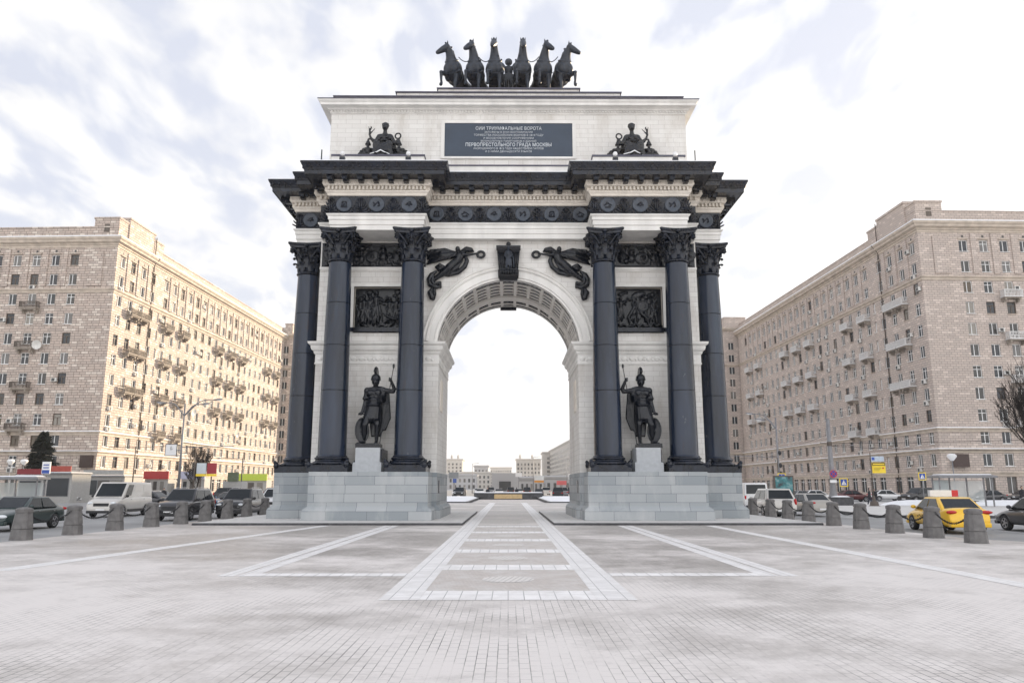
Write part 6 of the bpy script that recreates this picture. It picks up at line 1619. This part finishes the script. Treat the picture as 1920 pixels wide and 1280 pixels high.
mb = MB(); mb.box(-1.75, -.55, -.06, .06, 5.3, 6.5, WHITEP); mb.box(-1.82, -.48, -.04, .05, 5.23, 6.57, TRIMB); mb.beam((-1.16, -.075, 5.9), (-1.16, -.075, 6.3), .05, .02, BLACK); mb.beam((-1.16, -.075, 5.9), (-.95, -.075, 6.05), .05, .02, BLACK); mb.box(-.55, 0, -.03, .03, 5.8, 5.9, GALV); mb.build('clock_box', t, recalc=False)
t = street_lamp((33.0, 93.5, ROAD), 10.2, [(-1, 0, .9, 2.6), (-.95, .2, .2, 1.4)], 'grey street lamp with twin arms before the right block')
mb = MB(); mb.tube([(0, 0, 5.4), (-8, -.5, 5.6), (-16, -1, 5.5)], .04, GALV, n=6); mb.build('bracket', t)
for k, z in enumerate((3.4, 4.4, 5.9)): mb = MB(); mb.ell((.2, -.1, z), (.22, .2, .3), TRIMB, n=8, m=6); mb.build('fixture', t)
def simple_lamp(loc, h, L_, s, label):
    t = tag(empty('street_lamp', loc), label, 'street lamp'); mb = MB(); pole_mesh(mb, 0, 0, 0, h, .10, .06, BALM); mb.tube([(0, 0, h - .1), (s * L_, 0, h)], .04, BALM, n=6); mb.build('pole', t)
    mb = MB(); mb.ell((s * (L_ + .3), 0, h - .02), (.4, .13, .08), GALV, n=10, m=6); mb.build('lamp_head', t); return t
simple_lamp((-36.3, 89, ROAD), 5.7, 2.2, -1, 'thin dark lamp post left of the twin billboards')
simple_lamp((-34.6, 100, ROAD), 5.5, 2.8, -1, 'thin dark lamp post nearest the arch on the left side street')
simple_lamp((-50.6, 104, ROAD), 7.2, 3.0, -1, 'dark lamp post at the corner of the sunlit block')
simple_lamp((44.5, 106, ROAD), 7.5, 3.0, 1, 'dark lamp post behind the poster stand on the right')
# thick tapering trolley mast with the no-stopping sign
t = tag(empty('trolley_mast', (31.0, 73.5, ROAD)), 'tall tapering grey mast with no-stopping and crossing signs', 'pole')
mb = MB(); mb.lathe([(.62, 0), (.60, .3), (.45, .9), (.30, 1.4), (.26, 2.0), (.17, 8.3), (.10, 8.35)], (0, 0, 0), 14, GALV); mb.build('pole', t)
mb = MB(); mb.lathe([(.24, 5.7), (.24, 6.1)], (0, 0, 0), 10, BALM); mb.tube([(0, 0, 5.9), (-.9, 0, 6.0)], .03, BALM, n=5); mb.build('clamp', t)
def round_sign(par, x, y, z):
    mb = MB(); mb.T = Matrix.Translation((x, y, z)) @ Matrix.Rotation(R(90), 4, 'X')
    mb.lathe([(.36, -.02), (.36, .02)], (0, 0, 0), 28, REDP); mb.lathe([(.29, .022), (.29, .026)], (0, 0, 0), 28, plain('sign blue', (.02, .06, .35), .4))
    for a in (45, -45): mb.obox((0, 0, .032), (.58, .07, .01), Matrix.Rotation(R(a), 3, 'Z'), REDP)
    mb.T = Matrix.Identity(4); return mb.build('round_sign', par)
round_sign(t, 0, -.36, 3.05)
SB = plain('sign blue panel', (.02, .07, .36), .4)
def crossing_sign(par, x, y, z, w=.62):
    mb = MB(); mb.box(x - w / 2 - .09, x + w / 2 + .09, y - .01, y + .02, z - w / 2 - .09, z + w / 2 + .09, YELP); mb.box(x - w / 2, x + w / 2, y - .02, y - .011, z - w / 2, z + w / 2, SB)
    mb.add([(x - w * .38, y - .024, z - w * .36), (x + w * .38, y - .024, z - w * .36), (x, y - .024, z + w * .38)], [(0, 1, 2)], WHITEP)
    mb.beam((x - .02, y - .028, z - w * .3), (x + .02, y - .028, z + .02), .05, .004, BLACK); mb.beam((x + .10, y - .028, z - w * .3), (x + .02, y - .028, z - .02), .05, .004, BLACK); mb.ell((x + .02, y - .028, z + .09), (.035, .005, .035), BLACK, n=8, m=5)
    return mb.build('crossing_sign', par)
crossing_sign(t, .95, -.3, 2.25); mb = MB(); mb.box(0, .95, -.27, -.22, 2.2, 2.27, GALV); mb.build('sign_arm', t)
mb = MB(); mb.box(-.34, .28, -.34, -.30, 2.22, 2.48, WHITEP); mb.build('small_plate', t)
t = tag(empty('crossing_signpost', (30.6, 87.0, ROAD)), 'yellow edged crossing sign on a dark post near the poster stand', 'road sign'); mb = MB(); pole_mesh(mb, 0, 0, 0, 5.1, .06, .05, BALM); mb.build('pole', t); crossing_sign(t, .35, -.1, 2.9, .72)
t = tag(empty('crossing_signpost', (42.6, 79.0, ROAD)), 'yellow edged crossing sign standing left of the bus shelter', 'road sign'); mb = MB(); pole_mesh(mb, 0, 0, 0, 3.3, .04, .04, GALV); mb.build('pole', t); crossing_sign(t, 0, -.06, 2.9, .6)
# bus stop flag: dark post on a heavy foot
t = tag(empty('bus_stop_flag', (32.7, 69.0, ROAD)), 'yellow and white bus stop flag on a dark post with heavy foot', 'sign')
mb = MB(); mb.lathe([(.62, 0), (.60, .12), (.38, .22), (.34, .5), (.14, .62), (.12, .95), (.06, 1.1)], (0, 0, 0), 16, BALM); pole_mesh(mb, 0, 0, 1, 4.9, .05, .04, BALM); mb.build('pole', t)
mb = MB(); mb.box(.08, 1.28, -.04, .04, 3.05, 4.0, YELP); mb.box(.10, 1.26, -.05, -.041, 3.72, 3.97, BLACK); mb.box(.16, 1.2, -.056, -.051, 3.78, 3.9, YELP); mb.ell((1.05, -.05, 3.5), (.08, .01, .08), REDP, n=8, m=5)
for k in range(3): mb.box(.2, .9 - .1 * k, -.046, -.041, 3.5 - .12 * k, 3.53 - .12 * k, BLACK)
mb.build('timetable_panel', t, recalc=False)
mb = MB(); mb.box(.04, 1.2, -.04, .04, 4.08, 4.55, plain('pale blue panel', (.45, .52, .6), .4)); mb.box(.10, .35, -.05, -.041, 4.2, 4.45, SB); mb.build('header_panel', t)
# lit poster stand
t = tag(empty('poster_stand', (26.3, 73.5, ROAD)), 'dark framed poster stand with a turquoise picture, by the right carriageway', 'poster stand')
mb = MB(); mb.box(-.95, .95, -.15, .15, .2, 2.9, BALM); mb.box(-.5, .5, -.1, .1, -.0, .2, BALM); mb.build('frame', t, bevel=.02)
def poster_mat():
    m, nt, b = newmat('poster picture'); N = nt.nodes.new; L = nt.links.new
    tc = N('ShaderNodeTexCoord'); no = N('ShaderNodeTexNoise'); no.inputs['Scale'].default_value = 1.3; no.inputs['Detail'].default_value = 4; L(tc.outputs['Object'], no.inputs['Vector'])
    rp = N('ShaderNodeValToRGB'); L(no.outputs['Fac'], rp.inputs[0]); e = rp.color_ramp.elements; e[0].position = .42; e[0].color = (.012, .02, .03, 1); e[1].position = .72; e[1].color = (.35, .45, .45, 1)
    x = e.new(.56); x.color = (.03, .20, .22, 1); L(rp.outputs[0], b.inputs['Base Color']); b.inputs['Roughness'].default_value = .15; return m
mb = MB(); mb.box(-.82, .82, -.165, -.152, .4, 2.78, poster_mat()); mb.build('poster', t)
# flower tub
t = tag(empty('planter', (30.8, 71.5, ROAD + .16)), 'low dark planter box on the snowy island', 'planter'); mb = MB(); mb.box(-1.0, 1.0, -.5, .5, 0, .75, KERB); mb.build('box', t, bevel=.03); mb = MB(); mb.ell((0, 0, .74), (.92, .44, .14), SNOW); mb.build('snow_cover', t)

# ---------------------------------------------------------------- bus shelters, pavilions, billboards
def shelter(loc, rz, w, label, lit=None):
    t = tag(empty('bus_shelter', loc, rz), label, 'bus shelter'); h = 2.45
    for sx in (-1, -.33, .33, 1):
        for y in (.0, 1.3):
            if y == 0 and abs(sx) < 1: continue
            mb = MB(); mb.box(sx * w / 2 - .05, sx * w / 2 + .05, y - .05, y + .05, 0, h, GALV); mb.build('post', t)
    mb = MB(); mb.sweep(rect(-w / 2 - .3, w / 2 + .3, -.5, 1.6), [(-.15, h), (0, h + .03), (0, h + .16), (-.3, h + .26)], GALV, cap0=True, cap1=True); mb.build('roof', t)
    mb = MB(); mb.sweep(rect(-w / 2 - .25, w / 2 + .25, -.45, 1.55), [(-.25, h + .262), (-.35, h + .33)], SNOW, cap1=True); mb.build('snow_cover', t)
    for k in range(3):
        mb = MB(); x0 = -w / 2 + k * w / 3 + .08; mb.box(x0, x0 + w / 3 - .16, 1.29, 1.31, .35, 2.2, SHG); mb.build('glass_panel', t)
    mb = MB(); mb.box(-w / 2 + .5, w / 2 - .8, .85, 1.2, .42, .48, BALM); 
    for x in (-w / 2 + .8, w / 2 - 1.1): mb.box(x, x + .06, .95, 1.1, 0, .42, BALM)
    mb.build('bench', t)
    return t
def clear_glass():
    m, nt, b = newmat('clear shelter glass'); b.inputs['Base Color'].default_value = (.75, .8, .8, 1); b.inputs['Roughness'].default_value = .05; b.inputs['Alpha'].default_value = .35; return m
SHG = clear_glass()
t = shelter((39.9, 67.0, ROAD + .16), R(-4), 4.4, 'grey glass bus shelter with snowy roof, behind the taxi')
mb = MB(); mb.box(-2.1, -.8, 1.34, 1.5, .3, 2.25, plain('pale advert panel', (.45, .5, .5), .3, var=.1)); mb.build('advert_panel', t)
t = shelter((-44.3, 66.5, ROAD), R(4), 7.2, 'long bus shelter at the left edge, behind the dark green saloon')
mb = MB(); mb.box(-3.6, -1.2, -.25, -.1, .35, 2.3, plain('glowing pale green advert', (.62, .80, .66), .3, var=.08, scale=.6, emit=.35)); mb.box(-3.68, -1.12, -.22, -.08, .27, 2.38, GALV); mb.build('lit_advert', t)
def pavilion(loc, w, d, h, rz, sign_c, label, sign=True, header=None):
    t = tag(empty('shop_pavilion', loc, rz), label, 'kiosk'); mb = MB(); mb.box(-w / 2, w / 2, 0, d, 0, h, PAVW); mb.build('wall', t)
    n = int(w / 1.5); 
    for k in range(n):
        mb = MB(); x0 = -w / 2 + .2 + k * (w - .4) / n; x1 = x0 + (w - .4) / n - .12
        mb.box(x0, x1, -.06, -.02, .8, h - .5, REST_GLASS[k % 3]); mb.box(x0 - .05, x1 + .05, -.04, .0, .75, h - .45, GALV); mb.build('shop_window', t)
    mb = MB(); mb.box(-w / 2 - .15, w / 2 + .15, -.5, d + .1, h, h + .14, GALV); mb.box(-w / 2 - .1, w / 2 + .1, -.45, d, h + .14, h + .2, SNOW); mb.build('roof', t)
    if sign: mb = MB(); mb.box(-w / 2, w / 2, -.42, -.3, h + .24, h + .86, sign_c); mb.build('sign_board', t)
    return t
PAVW = plain('pavilion panel', (.36, .35, .335), .5, var=.1)
REDS = plain('faded red sign', (.36, .06, .04), .45, var=.1); REDK = plain('dark red sign', (.20, .012, .02), .45, var=.1)
pavilion((-51.2, 88, ROAD), 2.9, 4, 3.3, R(0), REDS, 'small white pavilion with orange red fascia beside the beige van')
pavilion((-55.0, 89, ROAD), 2.9, 4, 3.0, R(0), REDK, 'grey pavilion with dark red fascia behind the left bus shelter')
pavilion((-54.4, 104.0, ROAD), 5.4, 5, 3.2, R(0), plain('grey fascia', (.33, .33, .32), .5), 'grey shuttered pavilion at the foot of the sunlit corner')
t = tag(empty('stop_sign', (-49.8, 83, ROAD)), 'square blue and white stop sign on a thin post above the pavilions', 'sign'); mb = MB(); pole_mesh(mb, 0, 0, 0, 3.9, .05, .05, GALV); mb.build('pole', t)
mb = MB(); mb.box(-.45, .45, -.05, .05, 3.2, 4.5, WHITEP); mb.box(-.40, .40, -.06, -.051, 3.25, 3.62, SB); mb.box(-.3, .3, -.06, -.051, 3.8, 3.92, SB); mb.box(-.3, .3, -.06, -.051, 4.1, 4.22, SB); mb.build('panel', t)
for (x, lab_) in ((-63.4, 'white globe lamp on a short post, leftmost of the pair by the fir'), (-61.7, 'white globe lamp on a short post, nearer the fir')):
    t = tag(empty('globe_lamp', (x, 98, ROAD)), lab_, 'street lamp', 'globe lamps by the fir'); mb = MB(); pole_mesh(mb, 0, 0, 0, 4.6, .07, .05, GALV); mb.build('pole', t)
    mb = MB(); mb.lathe([(.12, 4.55), (.42, 4.95), (.46, 5.1), (.3, 5.25), (.05, 5.3)], (0, 0, 0), 14, WHITEP); mb.build('lamp_shade', t)
t = tag(empty('globe_lamp', (43.0, 74, ROAD + .16)), 'white cup lamp standing above the right bus shelter', 'street lamp', 'globe lamps by the shelter'); mb = MB(); pole_mesh(mb, 0, 0, 0, 4.2, .07, .05, GALV); mb.build('pole', t)
mb = MB(); mb.lathe([(.12, 4.15), (.40, 4.5), (.44, 4.65), (.28, 4.8), (.05, 4.85)], (0, 0, 0), 14, WHITEP); mb.build('lamp_shade', t)
# shop signs along the foot of the sunlit block (awnings over their doors)
for x, y, w, z, c_, l in ((-51.2, 112, 3.6, 3.5, (.36, .03, .03), 'red shop sign board with a grey half at the left block'), (-46.3, 113, 3.6, 3.5, (.42, .43, .55), 'lilac shop awning behind the curved lamp'), (-42.6, 128, 5.0, 3.4, (.45, .55, .06), 'yellow green shop sign board at the far left block')):
    t = tag(empty('street_shop', (x, y, ROAD)), l, 'shop sign'); mb = MB(); mb.box(-w / 2, w / 2, 0, .25, z - .55, z + .55, plain('sign board', c_, .45, var=.08)); mb.build('sign_board', t)
    mb = MB(); mb.box(-w / 2 + .1, w / 2 - .1, .3, 3.2, 0, z - .56, PAVW); mb.build('wall', t)
    for k in range(3): mb = MB(); x0 = -w / 2 + .4 + k * (w - .6) / 3; mb.box(x0, x0 + w / 3 - .7, .24, .29, .5, z - .9, REST_GLASS[k]); mb.build('shop_window', t)
for x, y, c_, l in ((-35.1, 88, (.55, .60, .63), 'pale half of the twin billboard on the left side street'), (-33.9, 88, (.30, .02, .03), 'dark red half of the twin billboard on the left side street')):
    t = tag(empty('billboard', (x, y, ROAD)), l, 'billboard', 'twin billboards'); mb = MB(); mb.box(-.52, .52, -.08, .08, 3.3, 4.5, plain('billboard face', c_, .4, var=.15, scale=.8)); mb.build('panel', t); mb = MB(); mb.box(-.55, .55, -.1, .1, 3.02, 3.28, YELP); mb.build('ledge', t); mb = MB(); pole_mesh(mb, 0, 0, 0, 3.0, .08, .08, BALM); mb.build('pole', t)
mb = MB(); o = None
t = tag(empty('kiosk', (-34.3, 96, ROAD)), 'small green roofed kiosk by the far left shops', 'kiosk'); mb.box(-1.2, 1.2, 0, 1.8, 0, 2.5, PAVW); mb.build('wall', t); mb = MB(); mb.box(-.6, .6, -.2, .4, 2.5, 3.6, plain('olive box', (.10, .12, .07), .6)); mb.build('roof', t)
# plaque beside the right block's corner entrance and the awning
mb = MB(); mb.box(-1.15, 1.15, -.3, .0, 0, 1.9, plain('brown screen', (.07, .045, .04), .6)); o = mb.build('brown_screen'); o.location = (66.6, 112.5, 4.4); tag(o, 'brown square screen on the corner of the right block', 'screen')

mb = MB(); mb.box(-1.0, 1.0, -.3, .0, 0, 1.9, plain('dark brown screen', (.05, .03, .025), .6)); o = mb.build('brown_screen'); o.location = (-66.3, 120.9, 4.5); tag(o, 'dark brown square screen at the foot of the left block, by its corner', 'screen')
# ---------------------------------------------------------------- people
COATS = [plain('dark coat', (.02, .02, .025), .8), plain('skin', (.5, .33, .25), .6), plain('dark trousers', (.025, .03, .045), .8)]
def person(loc, rz, label, h=1.75, coat=COATS[0], stride=.0):
    S = Sculpt(); S.ell((0, 0, 1.64), (.085, .10, .12)); S.cap((0, 0, 1.52), .055, (0, 0, 1.45), .07); S.cap((-.13, 0, 1.38), .09, (.13, 0, 1.38), .09); S.ell((0, 0, 1.2), (.20, .14, .24)); S.ell((0, 0, .98), (.20, .15, .2))
    for s in (-1, 1):
        S.chain([(s * .20, 0, 1.38), (s * .26, .03, 1.1), (s * .24, -.08, .85)], [.065, .055, .045]); S.ell((s * .24, -.1, .80), (.035, .045, .06))
        for k in range(4): S.cap((s * .24, -.125 + .018 * k, .78), .012, (s * .235, -.12 + .018 * k, .72), .010)
        S.chain([(s * .10, 0, .92), (s * .11, -.02 + stride * s, .5), (s * .11, .03 + stride * s * 1.6, .1)], [.11, .08, .055]); S.cap((s * .11, .04 + stride * s * 1.6, .05), .05, (s * .12, -.12 + stride * s * 1.6, .04), .045)
    S.ell((0, -.1, 1.62), (.02, .03, .025))
    me = S.mesh('body', .024, 1, [COATS[2], coat, COATS[1], COATS[0]], colour=lambda c: 0 if c.z < .82 else (1 if c.z < 1.5 else (2 if (c.y < -.02 and c.z < 1.69) else 3)))
    o = link('person', me, None, loc, rz); o.scale = (h / 1.75,) * 3; tag(o, label, 'person'); return o
person((-35.6, 80, ROAD), R(40), 'person in a dark coat standing behind the parked off-roader on the left')
person((35.6, 76.0, ROAD), R(60), 'person in dark clothes standing left in the pair beside the bus stop flag', stride=.12)
person((36.4, 76.6, ROAD), R(-60), 'person in dark clothes standing right in the pair beside the bus stop flag', h=1.66)
person((42.4, 63.5, ROAD + .16), R(20), 'person in a black coat waiting at the right end of the bus shelter')
person((48.6, 86, ROAD), R(100), 'person in a dark jacket walking past the black off-roader', stride=.15)
person((-3.1, 116.5, ROAD), R(10), 'distant walker left of the low stage beyond the arch', stride=.15)
person((1.4, 128, ROAD), R(190), 'distant walker behind the low stage beyond the arch', stride=.15)

# ---------------------------------------------------------------- trees
BARK = plain('dark bark', (.035, .028, .024), .9, var=.3, scale=8, bump=.6, bscale=20)
def bare_tree(loc, h, label, seed, name='bare_tree', dens=5):
    q = random.Random(seed); t = tag(empty(name, loc), label, 'tree'); mb = MB(); tw = MB()
    def grow(p, d, L_, r, lev):
        pts = [p]; rs = [r]; n = 4
        for k in range(n):
            d = (d + Vector((q.uniform(-.14, .14), q.uniform(-.14, .14), q.uniform(.02, .16)))).normalized(); p = p + d * (L_ / n); pts.append(p); rs.append(max(.014, r * (1 - .16 * (k + 1))))
        (mb if lev < 2 else tw).tube(pts, rs, BARK, n=7 if lev < 2 else 4)
        if lev >= 5: return
        for k in range(4 if lev < 4 else 2):
            a = pts[q.randrange(1 if lev else 2, n + 1)]
            ax = Vector((q.uniform(-1, 1), q.uniform(-1, 1), q.uniform(.0, .8))).normalized(); nd = (d * .75 + ax * .66).normalized()
            grow(a, nd, L_ * q.uniform(.55, .8), rs[-1] * q.uniform(.55, .75) if lev else r * .5, lev + 1)
        grow(pts[-1], d, L_ * .72, rs[-1], lev + 1)
    grow(Vector((0, 0, 0)), Vector((0, 0, 1)), h * .34, h * .022, 0)
    mb.build('trunk', t, recalc=False); tw.build('crown', t, recalc=False); return t
bare_tree((48.6, 70.0, ROAD), 13.5, 'tall bare tree with dark twigs at the right edge', 4)
bare_tree((-71.0, 100.0, ROAD), 8.5, 'small bare tree behind the left bus shelter', 9)
bare_tree((-44.0, 109.0, ROAD), 7.5, 'small bare tree before the sunlit block', 15)
def fir(loc, h, label):
    q = random.Random(2); t = tag(empty('fir_tree', loc), label, 'tree'); mb = MB(); mb.tube([(0, 0, 0), (0, 0, h)], [.22, .04], BARK, n=8); mb.build('trunk', t); mb = MB(); G = NEEDLE
    z = h * .10
    while z < h:
        g = z / h; L_ = (1 - g) ** .8 * h * .40 + .35
        for k in range(15):
            a = q.uniform(0, 6.283); l = L_ * q.uniform(.6, 1.08); ca, sa = math.cos(a), math.sin(a); zz = z + q.uniform(-.2, .2)
            for s_ in range(7):
                f0 = (s_ + .5) / 7; c = Vector((ca * l * f0, sa * l * f0, zz - l * .28 * f0 + .3 * f0 * f0)); w = .30 * (1 - f0 * .55)
                for sd_ in (-1, 1):
                    tip = c + Vector((ca * .35 - sa * sd_ * w * 1.6, sa * .35 + ca * sd_ * w * 1.6, -.18 + q.uniform(-.1, .1)))
                    mb.add([c + Vector((-sa * .09, ca * .09, .05)), c - Vector((-sa * .09, ca * .09, .05)), tip], [(0, 1, 2)], G)
                    mb.add([c + Vector((0, 0, .1)), c - Vector((0, 0, .1)), tip], [(0, 1, 2)], G)
        z += h * .028
    mb.build('crown', t, recalc=False); return t
NEEDLE = plain('dark fir needles', (.008, .013, .010), .9, var=.5, scale=2)
fir((-68.3, 112.5, ROAD), 9.5, 'dark green fir tree in front of the left block')

# ---------------------------------------------------------------- overhead wires
def wire(a, b_, sag, label, r=.018, n=12):
    mb = MB(); pts = []
    for k in range(n + 1):
        g = k / n; p = Vector(a).lerp(Vector(b_), g); p.z -= sag * 4 * g * (1 - g); pts.append(p)
    mb.tube(pts, r, CH, n=4); o = mb.build('overhead_wire'); tag(o, label, 'wire', 'overhead wires'); return o
wire((31.0, 73.5, 5.7), (75, 60, 7.6), .7, 'thin black wire rising right from the grey mast'); wire((33, 93.5, 6.3), (31.0, 73.5, 6.6), .3, 'short wire between the twin-arm lamp and the grey mast')
wire((31.0, 73.5, 5.4), (80, 85, 6.4), .6, 'lower black wire running right from the grey mast'); wire((33, 93.5, 5.3), (29, 118, 6.0), .3, 'thin wire running back from the twin-arm lamp')
wire((-36.7, 86, 6.2), (-75, 92, 6.3), .7, 'thin wire running left from the curved lamp'); wire((-36.7, 86, 6.5), (-30, 118, 6.8), .5, 'thin wire from the curved lamp towards the arch')
# lamp arms that reach into the frame from a mast beyond the right edge
t = tag(empty('street_lamp', (58.0, 62.0, ROAD)), 'grey street lamp at the right edge, only its two long arms in view', 'street lamp')
mb = MB(); pole_mesh(mb, 0, 0, 0, 12.5, .16, .1, GALV); mb.build('pole', t)
for dy, z1, L_ in ((-.8, 14.6, 12.4), (1.2, 14.0, 10.8)):
    mb = MB(); mb.tube([(0, 0, 11.8), (-L_ * .5, dy * .5, 11.8 + (z1 - 11.8) * .55), (-L_, dy, z1)], .06, GALV, n=7); arm = mb.build('arm', t)
    mb = MB(); mb.ell((-L_ - .6, dy, z1 + .1), (.95, .22, .13), GALV, Matrix.Rotation(.12, 3, 'Y'), n=12, m=8); mb.ell((-L_ - .8, dy, z1 + .02), (.5, .17, .1), WHITEP, Matrix.Rotation(.12, 3, 'Y'), n=10, m=6); mb.build('lamp_head', arm)
mb = MB(); mb.tube([(0, 0, 7.6), (-9.5, 0, 7.75)], .06, BALM, n=6); 
for k in range(3): mb.tube([(-9.3 + k * .5, 0, 7.75), (-9.4 + k * .5, 0, 7.1)], .025, BALM, n=5)
mb.build('bracket', t)
# ---------------------------------------------------------------- beyond the arch
t = tag(empty('low_stage', (0, 117, ROAD)), 'low dark hexagonal stage with a tan front panel, beyond the arch', 'stage')
pl = [(-3.0, -3.4), (3.0, -3.4), (5.1, -1.2), (5.3, 2.5), (-5.3, 2.5), (-5.1, -1.2)]
mb = MB(); mb.sweep(pl, [(-.05, 0), (0, .08), (0, .80), (.08, .84), (.08, .96)], KERB, cap1=True); mb.build('wall', t)
mb = MB(); mb.sweep(pl, [(.05, .962), (-.2, 1.04)], SNOW, cap1=True); mb.build('snow_cover', t)
mb = MB(); mb.box(-2.05, 2.05, -3.46, -3.40, .12, .76, plain('tan panel', (.52, .38, .20), .6)); mb.build('front_panel', t)
FARL = blocks('far pale facade', (0.50, 0.47, 0.43), (0.46, 0.43, 0.40), (0.3, 0.28, 0.26), 2.0, 0.8, 0.03, stain=.2, bump=.2)
FARG2 = plain('far grey wall', (.36, .36, .37), .7, var=.1, scale=.05)
def far_block(name, label, x, y, w, d, h, rows, cols, mat, rz=0, cor=True, colon=False, roofbits=0, sidec=0):
    t = tag(empty(name, (x, y, ROAD), rz), label, 'building'); mb = MB(); mb.box(0, w, 0, d, 0, h, mat); mb.build('wall', t)
    mb = MB()
    for r_ in range(rows):
        z0 = h * (.08 + .84 * r_ / rows); zh = h * .84 / rows * .58
        for c_ in range(cols):
            x0 = w * (c_ + .28) / cols; x1 = w * (c_ + .72) / cols
            mb.box(x0, x1, -.12, .02, z0, z0 + zh, REST_GLASS[(r_ * 7 + c_ * 3) % 4])
        for c_ in range(sidec):
            y0 = d * (c_ + .3) / sidec; y1 = d * (c_ + .7) / sidec; mb.box(-.12, .02, y0, y1, z0, z0 + zh, REST_GLASS[(r_ * 5 + c_ * 3) % 4])
    mb.build('windows', t, recalc=False)['kind'] = 'stuff'
    if cor: mb = MB(); mb.sweep(rect(0, w, 0, d), [(0, h - 1.2), (.5, h - .8), (.9, h - .1), (.9, h + .2), (0, h + .6)], mat, cap1=True); mb.build('cornice', t)
    if colon:
        mb = MB()
        for k in range(cols + 1): mb.box(w * k / cols - .4, w * k / cols + .4, -1.2, -.2, h * .66, h - 1.2, mat)
        mb.build('colonnade', t, recalc=False)
    if roofbits:
        for k in range(roofbits): mb = MB(); xx = w * (k + .3) / roofbits; mb.lathe([(1.0, 0), (.8, 1.6), (1.1, 2.0), (.5, 3.6), (.1, 4.4)], (xx, 1.5, h + .4), 8, mat); mb.build('roof_ornament', t)
    return t
far_block('far_building', 'pale tower block with roof ornaments at the left edge of the arch opening', -61, 720, 18, 30, 27, 7, 5, FARL, roofbits=3)
far_block('far_building', 'pale colonnaded tower with roof ornaments, right of centre through the arch', 7.5, 700, 22, 24, 26.5, 6, 7, FARL, colon=True, roofbits=2)
far_block('far_building', 'grey blank low hall in the middle of the arch opening', -5.6, 260, 9.0, 18, 6.4, 1, 1, FARG2, cor=False)
far_block('far_building', 'low flat roofed building with a box on top, left of the grey hall', -37, 560, 24, 20, 12, 3, 8, FARL)
far_block('far_building', 'small cube building above the low roofs, left of centre', -27, 610, 11, 14, 18, 4, 4, FARG2)
far_block('far_building', 'wide low pale building at the far left of the arch opening', -46, 480, 26, 18, 9, 2, 9, FARG2)
far_block('far_building', 'distant pale building behind the grey hall', -22, 950, 26, 20, 25, 6, 9, FARL)
far_block('far_building', 'long shaded facade with many windows at the right of the arch opening', 38.0, 455, 40, 150, 29.5, 8, 9, FARL, rz=R(2.0), sidec=26)
far_block('far_building', 'plain pale end wall left of the long facade', 27.5, 606, 34, 26, 28.5, 7, 3, FARL)
far_block('far_building', 'low grey shop row at the foot of the long facade', 16, 330, 16, 60, 6, 1, 6, FARG2, sidec=8)
far_block('far_building', 'low grey building between the hall and the tower', 4.6, 300, 9, 20, 5.2, 1, 5, FARG2)
# signs and lamps along the far road
def far_sign(x, y, w, h, z, c_, label, base=None):
    t = tag(empty('far_billboard', (x, y, ROAD)), label, 'billboard'); mb = MB(); mb.box(-w / 2, w / 2, -.1, .1, z, z + h, plain('far sign face', c_, .5, var=.15, scale=.6)); mb.build('panel', t)
    if base: mb = MB(); mb.box(-w / 2, w / 2, -.14, .12, z - .6, z - .02, plain('sign base', base, .5)); mb.build('ledge', t)
    mb = MB(); mb.box(-.12, .12, -.1, .1, 0, z - (.62 if base else .02), GALV); mb.build('pole', t)
far_sign(8.6, 215, 2.6, 1.3, 3.6, (.6, .62, .62), 'white billboard with an orange strip beyond the arch', (.6, .25, .03)); far_sign(20.5, 240, 3.4, 1.8, 4.0, (.72, .72, .72), 'white billboard at the right edge of the arch opening')
far_sign(14.2, 205, 2.6, 1.1, 2.3, (.6, .12, .12), 'small red billboard beyond the arch on the right'); far_sign(-15.6, 220, 2.8, 1.7, 4.2, (.20, .22, .24), 'dark grey billboard beyond the arch on the left'); far_sign(-13.2, 190, .9, 1.0, 2.8, (.03, .08, .32), 'small blue road sign beyond the arch on the left')
far_sign(3.2, 235, 2.0, 1.2, 4.8, (.7, .7, .7), 'small white panel on the corner of the grey hall')
for x, y, h, l in ((-9.8, 210, 8, 'thin distant lamp post left of the grey hall'), (6.2, 190, 9, 'thin distant lamp post right of the grey hall'), (17.5, 230, 10, 'thin distant lamp post near the right edge of the arch opening')):
    t = tag(empty('far_lamp', (x, y, ROAD)), l, 'street lamp'); mb = MB(); pole_mesh(mb, 0, 0, 0, h, .11, .06, GALV); mb.tube([(0, 0, h), (1.8, 0, h + .2)], .05, GALV, n=5); mb.build('pole', t)
# woods and roofs that close the horizon
def treeline():
    q = random.Random(8); mb = MB(); m = plain('far winter woods', (.16, .15, .145), .95, var=.25, scale=.02)
    for k in range(900):
        x = q.uniform(-1500, 1500); y = q.uniform(1250, 1500); s = q.uniform(5, 11)
        for j in range(3): mb.ell((x + q.uniform(-6, 6), y, s * .6 + q.uniform(-1, 2)), (s * q.uniform(.4, .9), s * .5, s * q.uniform(.5, 1.0)), m, n=6, m=4)
    o = mb.build('far_woods', recalc=False); tag(o, 'low line of bare winter woods closing the horizon', 'woods', kind='stuff'); return o
treeline()
# the air between: pale winter haze
hz = MB(); hz.box(-1600, 1600, -120, 1620, ROAD - 1.3, 60, None)
def haze_mat():
    m = bpy.data.materials.new('winter haze'); m.use_nodes = True; nt = m.node_tree; nt.nodes.clear()
    o = nt.nodes.new('ShaderNodeOutputMaterial'); v = nt.nodes.new('ShaderNodeVolumePrincipled'); v.inputs['Color'].default_value = (.96, .96, .97, 1); v.inputs['Density'].default_value = 0.00022; v.inputs['Anisotropy'].default_value = 0.3
    nt.links.new(v.outputs[0], o.inputs['Volume']); return m
hz.mats = [haze_mat()]; hz.m = [0] * len(hz.f)
o = hz.build('haze'); tag(o, kind='stuff')
